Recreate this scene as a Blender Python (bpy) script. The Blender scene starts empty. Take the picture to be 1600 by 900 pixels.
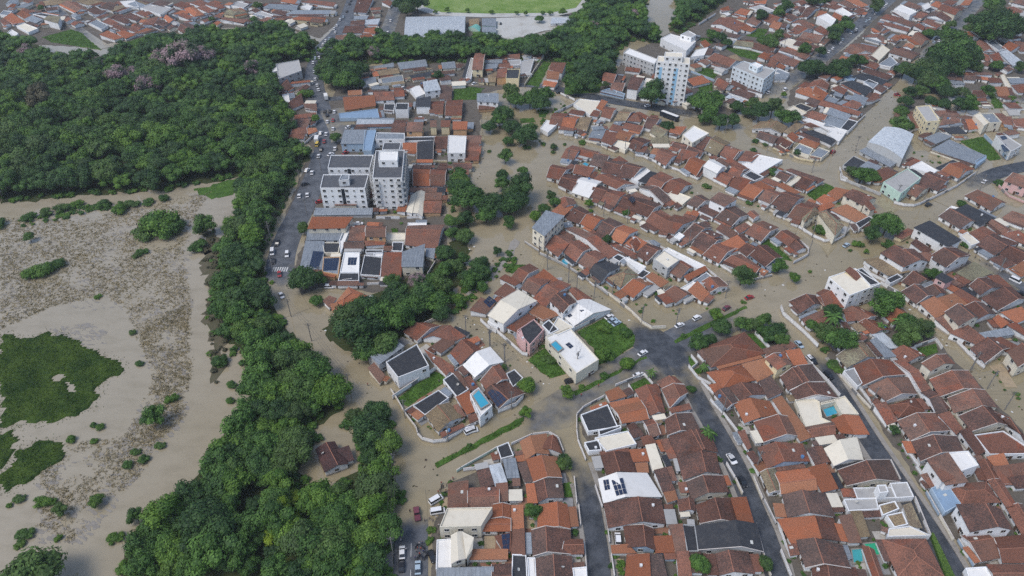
import bpy, bmesh, math, random
import numpy as np
from mathutils import Vector, Matrix

# ------------------------------------------------------------------ camera, sky, sun, exposure
scene = bpy.context.scene
col = scene.collection
FPX, PITCH, CAM_H = 1109.0, math.radians(38.66), 185.0
cam_data = bpy.data.cameras.new("camera")
cam_data.sensor_width = 36.0
cam_data.lens = FPX * 36.0 / 1600.0
cam_data.clip_start, cam_data.clip_end = 1.0, 12000.0
cam = bpy.data.objects.new("camera", cam_data)
cam.location = (0, 0, CAM_H)
cam.rotation_euler = (math.pi / 2 - PITCH, 0, 0)
col.objects.link(cam)
scene.camera = cam

SUN_EL, SUN_AZ = math.radians(58), math.radians(235)      # azimuth clockwise from +Y
world = bpy.data.worlds.new("World")
scene.world = world
world.use_nodes = True
wn = world.node_tree.nodes
sky = wn.new("ShaderNodeTexSky")
sky.sky_type = 'NISHITA'
sky.sun_disc = False
sky.sun_elevation, sky.sun_rotation = SUN_EL, SUN_AZ
sky.air_density, sky.dust_density, sky.ozone_density = 1.0, 2.0, 1.0
bg = wn["Background"]
bg.inputs[1].default_value = 0.125
world.node_tree.links.new(sky.outputs[0], bg.inputs[0])
sun_data = bpy.data.lights.new("sun", 'SUN')
sun_data.energy = 1.25
sun_data.angle = math.radians(24)
sun_data.color = (1.0, 0.97, 0.93)
sun = bpy.data.objects.new("sun", sun_data)
sun.rotation_euler = (math.pi / 2 - SUN_EL, 0, math.pi - SUN_AZ)
sun.location = (0, 200, 400)
col.objects.link(sun)
scene.view_settings.view_transform = 'Standard'
scene.view_settings.look = 'None'
scene.view_settings.gamma = 1.0
scene.view_settings.use_curve_mapping = False
scene.view_settings.exposure = 0.60
scene.render.engine = 'CYCLES'
scene.cycles.max_bounces = 5
scene.cycles.diffuse_bounces = 2
scene.cycles.glossy_bounces = 2
scene.cycles.transmission_bounces = 1
scene.cycles.volume_bounces = 0
scene.cycles.use_denoising = False

# ------------------------------------------------------------------ helpers
CP, SP = math.cos(PITCH), math.sin(PITCH)
def P(x, y, z=0.0):
    """photograph pixel -> point of the place at height z"""
    cx, cy = (x - 800) / FPX, (y - 450) / FPX
    d = Vector((cx, CP - cy * SP, -SP - cy * CP))
    t = (z - CAM_H) / d.z
    return Vector((0, 0, CAM_H)) + d * t
def ppm(y):
    return FPX * (SP + (y - 450) / FPX * CP) / CAM_H
def to_px(p):
    v = Vector(p) - Vector((0, 0, CAM_H))
    dz = v.y * CP - v.z * SP
    return 800 + FPX * v.x / dz, 450 + FPX * (-v.y * SP - v.z * CP) / dz
rng = random.Random(7)
def inside(px, py, poly):
    c = False
    n = len(poly)
    for i in range(n):
        x1, y1 = poly[i][0], poly[i][1]
        x2, y2 = poly[i - 1][0], poly[i - 1][1]
        if (y1 > py) != (y2 > py) and px < (x2 - x1) * (py - y1) / (y2 - y1) + x1:
            c = not c
    return c
ONES = "first second third fourth fifth sixth seventh eighth ninth tenth eleventh twelfth thirteenth fourteenth fifteenth sixteenth seventeenth eighteenth nineteenth".split()
TENS = {2: "twent", 3: "thirt", 4: "fort", 5: "fift", 6: "sixt", 7: "sevent", 8: "eight", 9: "ninet"}
def ordinal(n):
    if n < 20: return ONES[n - 1]
    if n >= 100: return "hundred-and-" + ordinal(n - 100) if n > 100 else "hundredth"
    t, o = divmod(n, 10)
    return TENS[t] + "ieth" if o == 0 else TENS[t] + "y-" + ONES[o - 1]

def link(o, parent=None):
    col.objects.link(o)
    if parent: o.parent = parent
    return o
def tag(o, label=None, cat=None, group=None, kind=None):
    if label: o["label"] = label
    if cat: o["category"] = cat
    if group: o["group"] = group
    if kind: o["kind"] = kind
    return o
def empty(name, loc, rz=0.0):
    o = bpy.data.objects.new(name, None)
    o.empty_display_size = 0.5
    o.location = loc
    o.rotation_euler = (0, 0, rz)
    return link(o)

class MB:
    """collects faces (world or local coordinates) and links them as ONE mesh object"""
    def __init__(s): s.v, s.f, s.m, s.r = [], [], [], []
    def face(s, pts, m=0, r=0.0):
        b = len(s.v)
        s.v.extend([tuple(p) for p in pts])
        s.f.append(tuple(range(b, b + len(pts)))); s.m.append(m); s.r.append(r)
    def faces(s, verts, faces, m=0, r=0.0):
        b = len(s.v)
        s.v.extend([tuple(p) for p in verts])
        for f in faces:
            s.f.append(tuple(i + b for i in f)); s.m.append(m); s.r.append(r)
    def prism(s, poly, z0, z1, m=0, r=0.0, bottom=False, mtop=None):
        n = len(poly); b = len(s.v)
        s.v.extend([(p[0], p[1], z0) for p in poly]); s.v.extend([(p[0], p[1], z1) for p in poly])
        for i in range(n):
            j = (i + 1) % n
            s.f.append((b + i, b + j, b + n + j, b + n + i)); s.m.append(m); s.r.append(r)
        s.f.append(tuple(b + n + i for i in range(n))); s.m.append(m if mtop is None else mtop); s.r.append(r)
        if bottom:
            s.f.append(tuple(b + i for i in reversed(range(n)))); s.m.append(m); s.r.append(r)
    def box(s, c, h, m=0, r=0.0, rz=0.0):
        ca, sa = math.cos(rz), math.sin(rz)
        pts = [(c[0] + x * h[0] * ca - y * h[1] * sa, c[1] + x * h[0] * sa + y * h[1] * ca) for x, y in ((-1, -1), (1, -1), (1, 1), (-1, 1))]
        s.prism(pts, c[2] - h[2], c[2] + h[2], m, r, True)
    def bar(s, a, b, w, m=0, r=0.0, n=4):
        a, b = Vector(a), Vector(b)
        d = (b - a).normalized()
        u = d.cross(Vector((0, 0, 1)))
        if u.length < 1e-3: u = Vector((1, 0, 0))
        u.normalize(); v = d.cross(u)
        k = len(s.v)
        for p in (a, b):
            for i in range(n):
                t = 2 * math.pi * (i + .5) / n
                s.v.append(tuple(p + (u * math.cos(t) + v * math.sin(t)) * w))
        for i in range(n):
            j = (i + 1) % n
            s.f.append((k + i, k + j, k + n + j, k + n + i)); s.m.append(m); s.r.append(r)
        s.f.append(tuple(k + i for i in reversed(range(n)))); s.m.append(m); s.r.append(r)
        s.f.append(tuple(k + n + i for i in range(n))); s.m.append(m); s.r.append(r)
    def mesh(s, name, mats, smooth=False, uv=True, origin=None):
        me = bpy.data.meshes.new(name)
        v = s.v
        if origin is not None:
            ox, oy, oz = origin
            v = [(a - ox, b - oy, c - oz) for a, b, c in v]
        me.from_pydata(v, [], s.f)
        for mt in (mats if isinstance(mats, (list, tuple)) else [mats]): me.materials.append(mt)
        if any(s.m): me.polygons.foreach_set("material_index", s.m)
        at = me.attributes.new("rnd", 'FLOAT', 'FACE')
        at.data.foreach_set("value", s.r)
        if smooth: me.polygons.foreach_set("use_smooth", [True] * len(s.f))
        if uv:
            l = me.uv_layers.new(name="UVMap").data
            for p in me.polygons:
                nrm = p.normal
                u = Vector((-nrm.y, nrm.x, 0))
                if u.length < 0.05: u = Vector((1, 0, 0))
                u.normalize(); w = nrm.cross(u)
                for li in p.loop_indices:
                    c = Vector(s.v[me.loops[li].vertex_index])
                    l[li].uv = (c.dot(u), c.dot(w))
        me.update()
        return me
    def build(s, name, mats, parent=None, origin=None, smooth=False, uv=True):
        me = s.mesh(name, mats, smooth, uv, origin)
        o = bpy.data.objects.new(name, me)
        return link(o, parent)

# ------------------------------------------------------------------ materials
class NT:
    def __init__(s, name):
        s.mat = bpy.data.materials.new(name); s.mat.use_nodes = True
        s.t = s.mat.node_tree; s.b = s.t.nodes["Principled BSDF"]
    def n(s, typ, **kw):
        nd = s.t.nodes.new(typ)
        for k, v in kw.items(): setattr(nd, k, v)
        return nd
    def l(s, a, b): s.t.links.new(a, b)
    def val(s, sock, v):
        if hasattr(v, "is_output"): s.l(v, sock)
        else: sock.default_value = v
    def math(s, op, a, b=None, clamp=False):
        nd = s.n("ShaderNodeMath", operation=op); nd.use_clamp = clamp
        s.val(nd.inputs[0], a)
        if b is not None: s.val(nd.inputs[1], b)
        return nd.outputs[0]
    def noise(s, vec, scale, detail=3.0, rough=0.55):
        nd = s.n("ShaderNodeTexNoise"); s.l(vec, nd.inputs["Vector"])
        nd.inputs["Scale"].default_value = scale; nd.inputs["Detail"].default_value = detail; nd.inputs["Roughness"].default_value = rough
        return nd.outputs["Fac"]
    def ramp(s, f, lo, hi):
        nd = s.n("ShaderNodeMapRange"); nd.interpolation_type = 'SMOOTHSTEP'
        s.val(nd.inputs[0], f); nd.inputs[1].default_value = lo; nd.inputs[2].default_value = hi
        return nd.outputs[0]
    def mix(s, f, a, b, blend='MIX'):
        nd = s.n("ShaderNodeMix", data_type='RGBA', blend_type=blend)
        s.val(nd.inputs[0], f); s.val(nd.inputs[6], a); s.val(nd.inputs[7], b)
        return nd.outputs[2]
    def attr(s, name):
        nd = s.n("ShaderNodeAttribute"); nd.attribute_name = name
        return nd.outputs["Fac"]
    def mapping(s, vec, scale):
        nd = s.n("ShaderNodeMapping"); s.l(vec, nd.inputs[0]); nd.inputs["Scale"].default_value = scale
        return nd.outputs[0]
    def bump(s, h, strength, dist):
        nd = s.n("ShaderNodeBump"); s.l(h, nd.inputs["Height"])
        nd.inputs["Strength"].default_value = strength; nd.inputs["Distance"].default_value = dist
        s.l(nd.outputs[0], s.b.inputs["Normal"])
def c4(c, k=1.0): return (c[0] * k, c[1] * k, c[2] * k, 1)
def geo(nt): return nt.n("ShaderNodeNewGeometry").outputs["Position"]
def uvm(nt):
    nd = nt.n("ShaderNodeUVMap"); nd.uv_map = "UVMap"
    return nd.outputs[0]
def finish(nt, color, rough=0.8, spec=0.3):
    nt.val(nt.b.inputs["Base Color"], color); nt.val(nt.b.inputs["Roughness"], rough)
    nt.b.inputs["Specular IOR Level"].default_value = spec
    return nt.mat
def tint(nt, color, amt=0.35):
    """darker or lighter from piece to piece, by the piece's own number"""
    f = nt.attr("rnd")
    k = nt.math('ADD', nt.math('MULTIPLY', f, amt * 2), 1 - amt)
    cc = nt.n("ShaderNodeCombineColor")
    for i in range(3): nt.l(k, cc.inputs[i])
    return nt.mix(1.0, color, cc.outputs[0], 'MULTIPLY')

def mat_tile(name, base, stain, lo, hi, patch=(.34, .10, .05), pk=.8):
    """clay tile: blotches of lichen and soot, odd replaced patches, rows and columns as relief"""
    nt = NT(name); uv = uvm(nt); pos = geo(nt)
    spots = nt.noise(nt.mapping(uv, (2.3, 1.1, 1)), 1.0, 4.0, 0.8)
    big = nt.noise(pos, 0.20, 3.0)
    f = nt.math('ADD', nt.math('MULTIPLY', spots, 0.9), nt.math('MULTIPLY', big, 0.45))
    f = nt.math('ADD', f, nt.math('MULTIPLY', nt.attr("rnd"), 0.14))
    f = nt.ramp(f, lo, hi)
    vo = nt.n("ShaderNodeTexVoronoi"); nt.l(nt.mapping(uv, (.30, .22, 1)), vo.inputs["Vector"]); vo.inputs["Scale"].default_value = 1.0
    sep = nt.n("ShaderNodeSeparateColor"); nt.l(vo.outputs["Color"], sep.inputs[0])
    c0 = nt.mix(nt.math('MULTIPLY', nt.ramp(sep.outputs[0], pk, pk + .05), .6), c4(base), c4(patch))
    c = nt.mix(f, c0, c4(stain))
    fine = nt.noise(nt.mapping(uv, (5.5, 3.0, 1)), 1.0, 2.0)
    c = nt.mix(nt.math('MULTIPLY', nt.ramp(fine, .48, .72), .45), c, c4(base, 1.35))
    c = nt.mix(nt.math('MULTIPLY', nt.ramp(fine, .52, .30), .5), c, c4(stain))
    hv = nt.math('FRACT', nt.math('MULTIPLY', nt.attr("rnd"), 7.3))
    c = nt.mix(nt.math('MULTIPLY', nt.ramp(hv, .35, 1.0), .5), c, nt.mix(f, c4((base[0] * .75, base[1] * 1.25, base[2] * 1.45)), c4((.085, .072, .066))))
    c = tint(nt, c, 0.30)
    wv = nt.n("ShaderNodeTexWave"); wv.bands_direction = 'X'
    nt.l(uv, wv.inputs["Vector"]); wv.inputs["Scale"].default_value = 1.25
    wy = nt.n("ShaderNodeTexWave"); wy.bands_direction = 'Y'; wy.wave_profile = 'SAW'
    nt.l(uv, wy.inputs["Vector"]); wy.inputs["Scale"].default_value = 0.8
    h = nt.math('ADD', wv.outputs["Fac"], nt.math('MULTIPLY', wy.outputs["Fac"], 0.5))
    nt.bump(nt.math('ADD', h, nt.math('MULTIPLY', spots, 1.5)), 0.7, 0.12)
    return finish(nt, c, 0.85, 0.2)
def mat_plain(name, base, dirt=(.12, .11, .1), amt=0.35, rough=0.8, spec=0.3, scale=0.5, bump=0.0, var=0.08):
    nt = NT(name); pos = geo(nt)
    f = nt.math('MULTIPLY', nt.ramp(nt.noise(pos, scale, 4.0, .65), .45, .8), amt)
    f2 = nt.math('MULTIPLY', nt.ramp(nt.noise(pos, scale * 6, 3.0, .6), .4, .8), amt * .5)
    c = nt.mix(nt.math('ADD', f, f2, True), c4(base), c4(dirt))
    c = tint(nt, c, var)
    if bump: nt.bump(nt.noise(pos, 3.0, 3.0), bump, 0.1)
    return finish(nt, c, rough, spec)
def mat_wall(name, base):
    nt = NT(name); pos = geo(nt)
    streak = nt.noise(nt.mapping(pos, (1.6, 1.6, 0.18)), 1.0, 4.0, .65)
    big = nt.noise(pos, 0.12, 2.0)
    f = nt.math('MULTIPLY', nt.ramp(streak, .48, .8), 0.45)
    c = nt.mix(f, c4(base), c4((base[0] * .42, base[1] * .40, base[2] * .36)))
    c = nt.mix(nt.math('MULTIPLY', nt.ramp(big, .4, .7), .14), c, c4((.42, .38, .32)))
    sz = nt.n("ShaderNodeSeparateXYZ"); nt.l(pos, sz.inputs[0])
    hgt = nt.math('SUBTRACT', sz.outputs[2], nt.math('MULTIPLY', nt.noise(pos, .5, 2.0), .9))
    c = nt.mix(nt.math('MULTIPLY', nt.ramp(hgt, .5, -.1), .75), c, c4((.20, .155, .10)))
    c = tint(nt, c, 0.12)
    return finish(nt, c, 0.85, 0.25)
def mat_sheet(name, base, seam=0.55):
    """corrugated roof sheets with overlaps and stains"""
    nt = NT(name); uv = uvm(nt); pos = geo(nt)
    st = nt.noise(nt.mapping(uv, (1.1, .25, 1)), 1.0, 4.0, .6)
    c = nt.mix(nt.math('MULTIPLY', nt.ramp(st, .4, .75), .6), c4(base), c4(base, .5))
    br = nt.n("ShaderNodeTexBrick"); nt.l(uv, br.inputs["Vector"])
    br.inputs["Scale"].default_value = 1.0; br.inputs["Brick Width"].default_value = 1.1; br.inputs["Row Height"].default_value = 2.4
    br.inputs["Mortar Size"].default_value = 0.05; br.offset = 0.0
    br.inputs["Color1"].default_value = (1, 1, 1, 1); br.inputs["Color2"].default_value = (.86, .86, .86, 1); br.inputs["Mortar"].default_value = (seam, seam, seam, 1)
    c = nt.mix(1.0, c, br.outputs["Color"], 'MULTIPLY')
    c = tint(nt, c, 0.15)
    wv = nt.n("ShaderNodeTexWave"); wv.bands_direction = 'X'; nt.l(uv, wv.inputs["Vector"]); wv.inputs["Scale"].default_value = 1.8
    nt.bump(wv.outputs["Fac"], .5, .05)
    return finish(nt, c, 0.55, 0.4)

M = {}
ROOF = {
    'o': mat_tile("new_orange_tile", (.365, .135, .070), (.165, .075, .05), .78, 1.15, (.40, .13, .06)),
    'r': mat_tile("red_brown_tile", (.252, .113, .076), (.078, .051, .042), .66, 1.0),
    'd': mat_tile("weathered_dark_tile", (.208, .103, .076), (.055, .041, .037), .56, .92, (.22, .085, .05), .86),
    't': mat_tile("tan_tile", (.33, .25, .15), (.12, .085, .06), .60, .95, (.36, .28, .17)),
    'x': mat_tile("dark_maroon_tile", (.105, .052, .046), (.04, .028, .028), .56, .92, (.13, .06, .05), .9),
    'h': mat_plain("grey_felt_roof", (.075, .080, .090), (.17, .165, .16), .5, .7),
    'k': mat_plain("charcoal_roof", (.032, .034, .039), (.085, .08, .075), .5, .6),
    'w': mat_plain("white_roof", (.71, .70, .67), (.40, .37, .32), .3, .6),
    'c': mat_plain("cream_roof", (.66, .61, .50), (.35, .30, .22), .3, .7),
    'y': mat_sheet("grey_fibre_sheet", (.25, .28, .31)),
    'e': mat_plain("pale_grey_deck", (.37, .365, .35), (.2, .19, .18), .4, .7),
    'b': mat_plain("blue_grey_deck", (.22, .32, .44), (.12, .14, .16), .4, .6),
    'n': mat_plain("mint_roof", (.16, .42, .36), (.12, .2, .17), .4, .6),
    'p': mat_plain("pink_deck", (.52, .38, .40), (.3, .22, .22), .4, .7),
    'g': mat_plain("concrete_deck", (.27, .27, .27), (.12, .12, .12), .5, .8),
}
ROOF['W'] = mat_sheet("white_metal_sheet", (.50, .54, .57), .8)
WALL = {k: mat_wall("render_" + n, c) for k, n, c in (
    ('w', "white", (.76, .77, .77)), ('c', "cream", (.70, .65, .53)), ('p', "pink", (.60, .38, .36)), ('b', "blue", (.34, .45, .56)),
    ('y', "yellow", (.70, .60, .38)), ('l', "pale_blue", (.60, .67, .71)), ('g', "grey", (.40, .41, .41)), ('n', "mint", (.48, .65, .56)), ('o', "orange", (.56, .34, .18)))}
M['trim'] = mat_plain("white_mortar", (.55, .51, .47), (.25, .2, .16), .5)
M['cap'] = mat_plain("ridge_tile", (.33, .15, .10), (.12, .07, .05), .5)
M['metal'] = mat_plain("dull_metal", (.25, .26, .27), (.1, .1, .1), .3, .5, .5)
M['glass'] = mat_plain("dark_glass", (.022, .027, .033), (.05, .05, .05), .2, .12, .6)
M['frame'] = mat_plain("white_frame", (.6, .6, .58))
M['door'] = mat_plain("brown_door", (.11, .06, .035))
M['gate'] = mat_plain("grey_gate", (.22, .22, .22))
def mat_solar():
    nt = NT("solar_cells"); uv = uvm(nt)
    br = nt.n("ShaderNodeTexBrick"); nt.l(uv, br.inputs["Vector"]); br.offset = 0
    br.inputs["Scale"].default_value = 1; br.inputs["Brick Width"].default_value = .5; br.inputs["Row Height"].default_value = .5
    br.inputs["Mortar Size"].default_value = .015
    br.inputs["Color1"].default_value = (.010, .018, .045, 1); br.inputs["Color2"].default_value = (.013, .022, .052, 1); br.inputs["Mortar"].default_value = (.05, .07, .11, 1)
    return finish(nt, br.outputs["Color"], .15, .6)
M['solar'] = mat_solar()
M['pool'] = mat_plain("pool_water", (.05, .34, .48), (.04, .28, .42), .3, .08, .6, .3, 0)
M['poolt'] = mat_plain("teal_pool_water", (.06, .36, .38), (.04, .25, .3), .3, .08, .6, .3, 0)
M['pooln'] = mat_plain("green_pool_tarp", (.03, .38, .20), (.03, .25, .15), .4, .4, .4)
M['court'] = mat_plain("pale_green_court", (.34, .42, .38), (.22, .2, .15), .5, .6)

def muddy(nt, pos):
    """silt: grey-tan in the lagoon, browner in the streets, with drifting streaks"""
    n1 = nt.noise(pos, 0.014, 3.0); n2 = nt.noise(nt.mapping(pos, (.10, .22, 1)), 1.0, 4.0, .6)
    sx = nt.n("ShaderNodeSeparateXYZ"); nt.l(pos, sx.inputs[0])
    lag = nt.ramp(nt.math('ADD', sx.outputs[0], nt.math('MULTIPLY', nt.noise(pos, .02, 2.0), 40.0)), -60.0, -125.0)
    base = nt.mix(lag, c4((.262, .218, .132)), c4((.308, .270, .198)))
    c = nt.mix(nt.ramp(n1, .34, .66), base, nt.mix(.5, base, c4((.335, .290, .212))))
    return nt.mix(nt.math('MULTIPLY', nt.ramp(n2, .42, .72), .34), c, c4((.192, .160, .098)))
def mat_water():
    nt = NT("muddy_flood_water"); pos = geo(nt)
    c = muddy(nt, pos)
    nt.bump(nt.math('ADD', nt.noise(pos, 0.9, 3.0), nt.math('MULTIPLY', nt.noise(pos, .12, 2.0), 2.0)), 0.05, 0.3)
    return finish(nt, c, 0.05, 0.6)
M['water'] = mat_water()
def mat_road(name, lo, hi):
    nt = NT(name); pos = geo(nt)
    a1 = nt.noise(pos, 0.25, 4.0, .6); a2 = nt.noise(pos, 2.5, 3.0, .6)
    asp = nt.mix(nt.ramp(a1, .3, .7), c4(lo), c4(hi))
    asp = nt.mix(nt.math('MULTIPLY', nt.ramp(a2, .5, .8), .3), asp, c4((.17, .165, .15)))
    wet = nt.attr("wet")
    k = nt.math('ADD', nt.math('MULTIPLY', wet, 1.7), nt.math('SUBTRACT', nt.math('MULTIPLY', nt.noise(pos, .11, 4.0, .6), 1.3), 1.0))
    k = nt.ramp(k, .05, .85)
    c = nt.mix(k, asp, muddy(nt, pos))
    r = nt.math('SUBTRACT', .55, nt.math('MULTIPLY', k, .35))
    nt.bump(nt.noise(pos, 4.0, 2.0), .1, .05)
    return finish(nt, c, r, .4)
M['road'] = mat_road("worn_grey_asphalt", (.058, .063, .071), (.118, .125, .137))
M['lane'] = mat_road("dark_wet_asphalt", (.028, .032, .038), (.072, .078, .088))
M['pave'] = mat_plain("worn_pavement", (.30, .28, .25), (.13, .11, .09), .6, .85, .3, .35, .2)
M['yard'] = mat_plain("yard_ground", (.135, .12, .10), (.05, .042, .034), .7, .9, .2, .25, .3)
M['earth'] = mat_plain("damp_earth", (.115, .10, .065), (.05, .065, .025), .8, .9, .2, .06, .3)
M['floor'] = mat_plain("forest_floor", (.045, .060, .022), (.060, .050, .028), .6, .95, .1, .2, .5)
M['paint'] = mat_plain("road_paint", (.62, .62, .60), (.25, .25, .25), .6)
M['pale'] = mat_plain("pale_concrete", (.50, .50, .47), (.30, .27, .22), .6, .8, .3, .08)
def mat_leaf(name, dark, light, hue=0.35, pink=None):
    nt = NT(name)
    rnd = nt.attr("rnd")
    oi = nt.n("ShaderNodeObjectInfo").outputs["Random"]
    pos = geo(nt)
    f = nt.math('ADD', nt.math('MULTIPLY', rnd, .75), nt.math('MULTIPLY', nt.noise(pos, .07, 2.0), .4))
    c = nt.mix(nt.ramp(f, .18, .95), c4(dark), c4(light))
    c = nt.mix(nt.math('MULTIPLY', nt.ramp(oi, .45, 1.0), hue), c, c4((dark[0] * .7, dark[1] * .7, dark[2] * .95)))
    c = nt.mix(nt.math('MULTIPLY', nt.ramp(oi, .42, .0), hue * 1.3), c, c4((.075, .105, .035)))
    if pink is not None:
        tc = nt.n("ShaderNodeTexCoord").outputs["Object"]
        g = nt.math('ADD', nt.noise(tc, 1.3, 2.0), nt.math('MULTIPLY', rnd, .2))
        c = nt.mix(nt.ramp(g, .47, .68), c, c4(pink))
    finish(nt, c, .65, .25)
    return nt.mat
M['leaf'] = mat_leaf("leaves_mid_green", (.024, .064, .012), (.098, .198, .036))
M['leafd'] = mat_leaf("leaves_deep_green", (.017, .046, .013), (.062, .130, .030))
M['leafb'] = mat_leaf("leaves_bright_green", (.040, .098, .012), (.130, .230, .032), .25)
M['leafy'] = mat_leaf("leaves_yellow_green", (.10, .17, .012), (.24, .33, .03), .15)
M['leafp'] = mat_leaf("leaves_pink_bloom", (.026, .058, .022), (.065, .12, .04), .2, (.27, .185, .20))
M['leafo'] = mat_leaf("leaves_olive_brown", (.045, .050, .025), (.12, .105, .06), .3)
M['bark'] = mat_plain("bark", (.07, .05, .035), (.03, .03, .02), .6)
def mat_grass(name, a, b, s=.25):
    nt = NT(name); pos = geo(nt)
    f = nt.math('ADD', nt.math('MULTIPLY', nt.noise(pos, s, 4.0, .65), .7), nt.math('MULTIPLY', nt.noise(pos, s * 9, 3.0), .35))
    c = nt.mix(nt.ramp(f, .35, .72), c4(a), c4(b))
    nt.bump(nt.noise(pos, 2.2, 4.0, .7), .8, .4)
    return finish(nt, c, .9, .15)
M['lawn'] = mat_grass("lawn_grass", (.035, .080, .014), (.085, .165, .030))
M['field'] = mat_grass("sports_field_grass", (.11, .20, .03), (.24, .31, .11), .06)
M['mat'] = mat_grass("floating_grass", (.017, .042, .007), (.062, .102, .015), .10)
M['blade'] = mat_leaf("grass_blades", (.024, .056, .007), (.085, .140, .020), .0)
M['reed'] = mat_leaf("dry_reeds", (.135, .125, .060), (.42, .335, .185), .0)
M['debris'] = mat_plain("floating_weed_rafts", (.235, .215, .185), (.16, .15, .14), .6, .6, .3, .8)
M['concrete'] = mat_plain("pole_concrete", (.22, .21, .20))
M['wire'] = mat_plain("wire", (.10, .10, .10))
M['black'] = mat_plain("tyre_black", (.012, .012, .012))
M['lamp'] = mat_plain("lamp_glass", (.6, .6, .55), (.3, .3, .3), .2, .2, .5)
CARC = {'w': ("white", (.72, .72, .72)), 'k': ("black", (.018, .018, .02)), 'l': ("silver blue", (.36, .45, .52)), 'r': ("red", (.32, .03, .03)),
        'p': ("maroon", (.16, .045, .06)), 'y': ("yellow", (.60, .42, .06)), 'B': ("dark blue", (.02, .025, .04)), 'T': ("white", (.62, .62, .6))}
CARM = {k: mat_plain("car_paint_" + v[0].replace(" ", "_"), v[1], (v[1][0] * .6, v[1][1] * .6, v[1][2] * .6), .15, .25, .5) for k, v in CARC.items()}
M['stripe'] = mat_plain("sky_blue_paint", (.30, .52, .70), (.2, .3, .4), .2)
M['bandw'] = mat_plain("white_paint", (.72, .74, .75), (.4, .4, .4), .2)
M['tank'] = mat_plain("blue_tank_plastic", (.10, .22, .40), (.06, .1, .16), .3, .5, .4)

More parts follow.
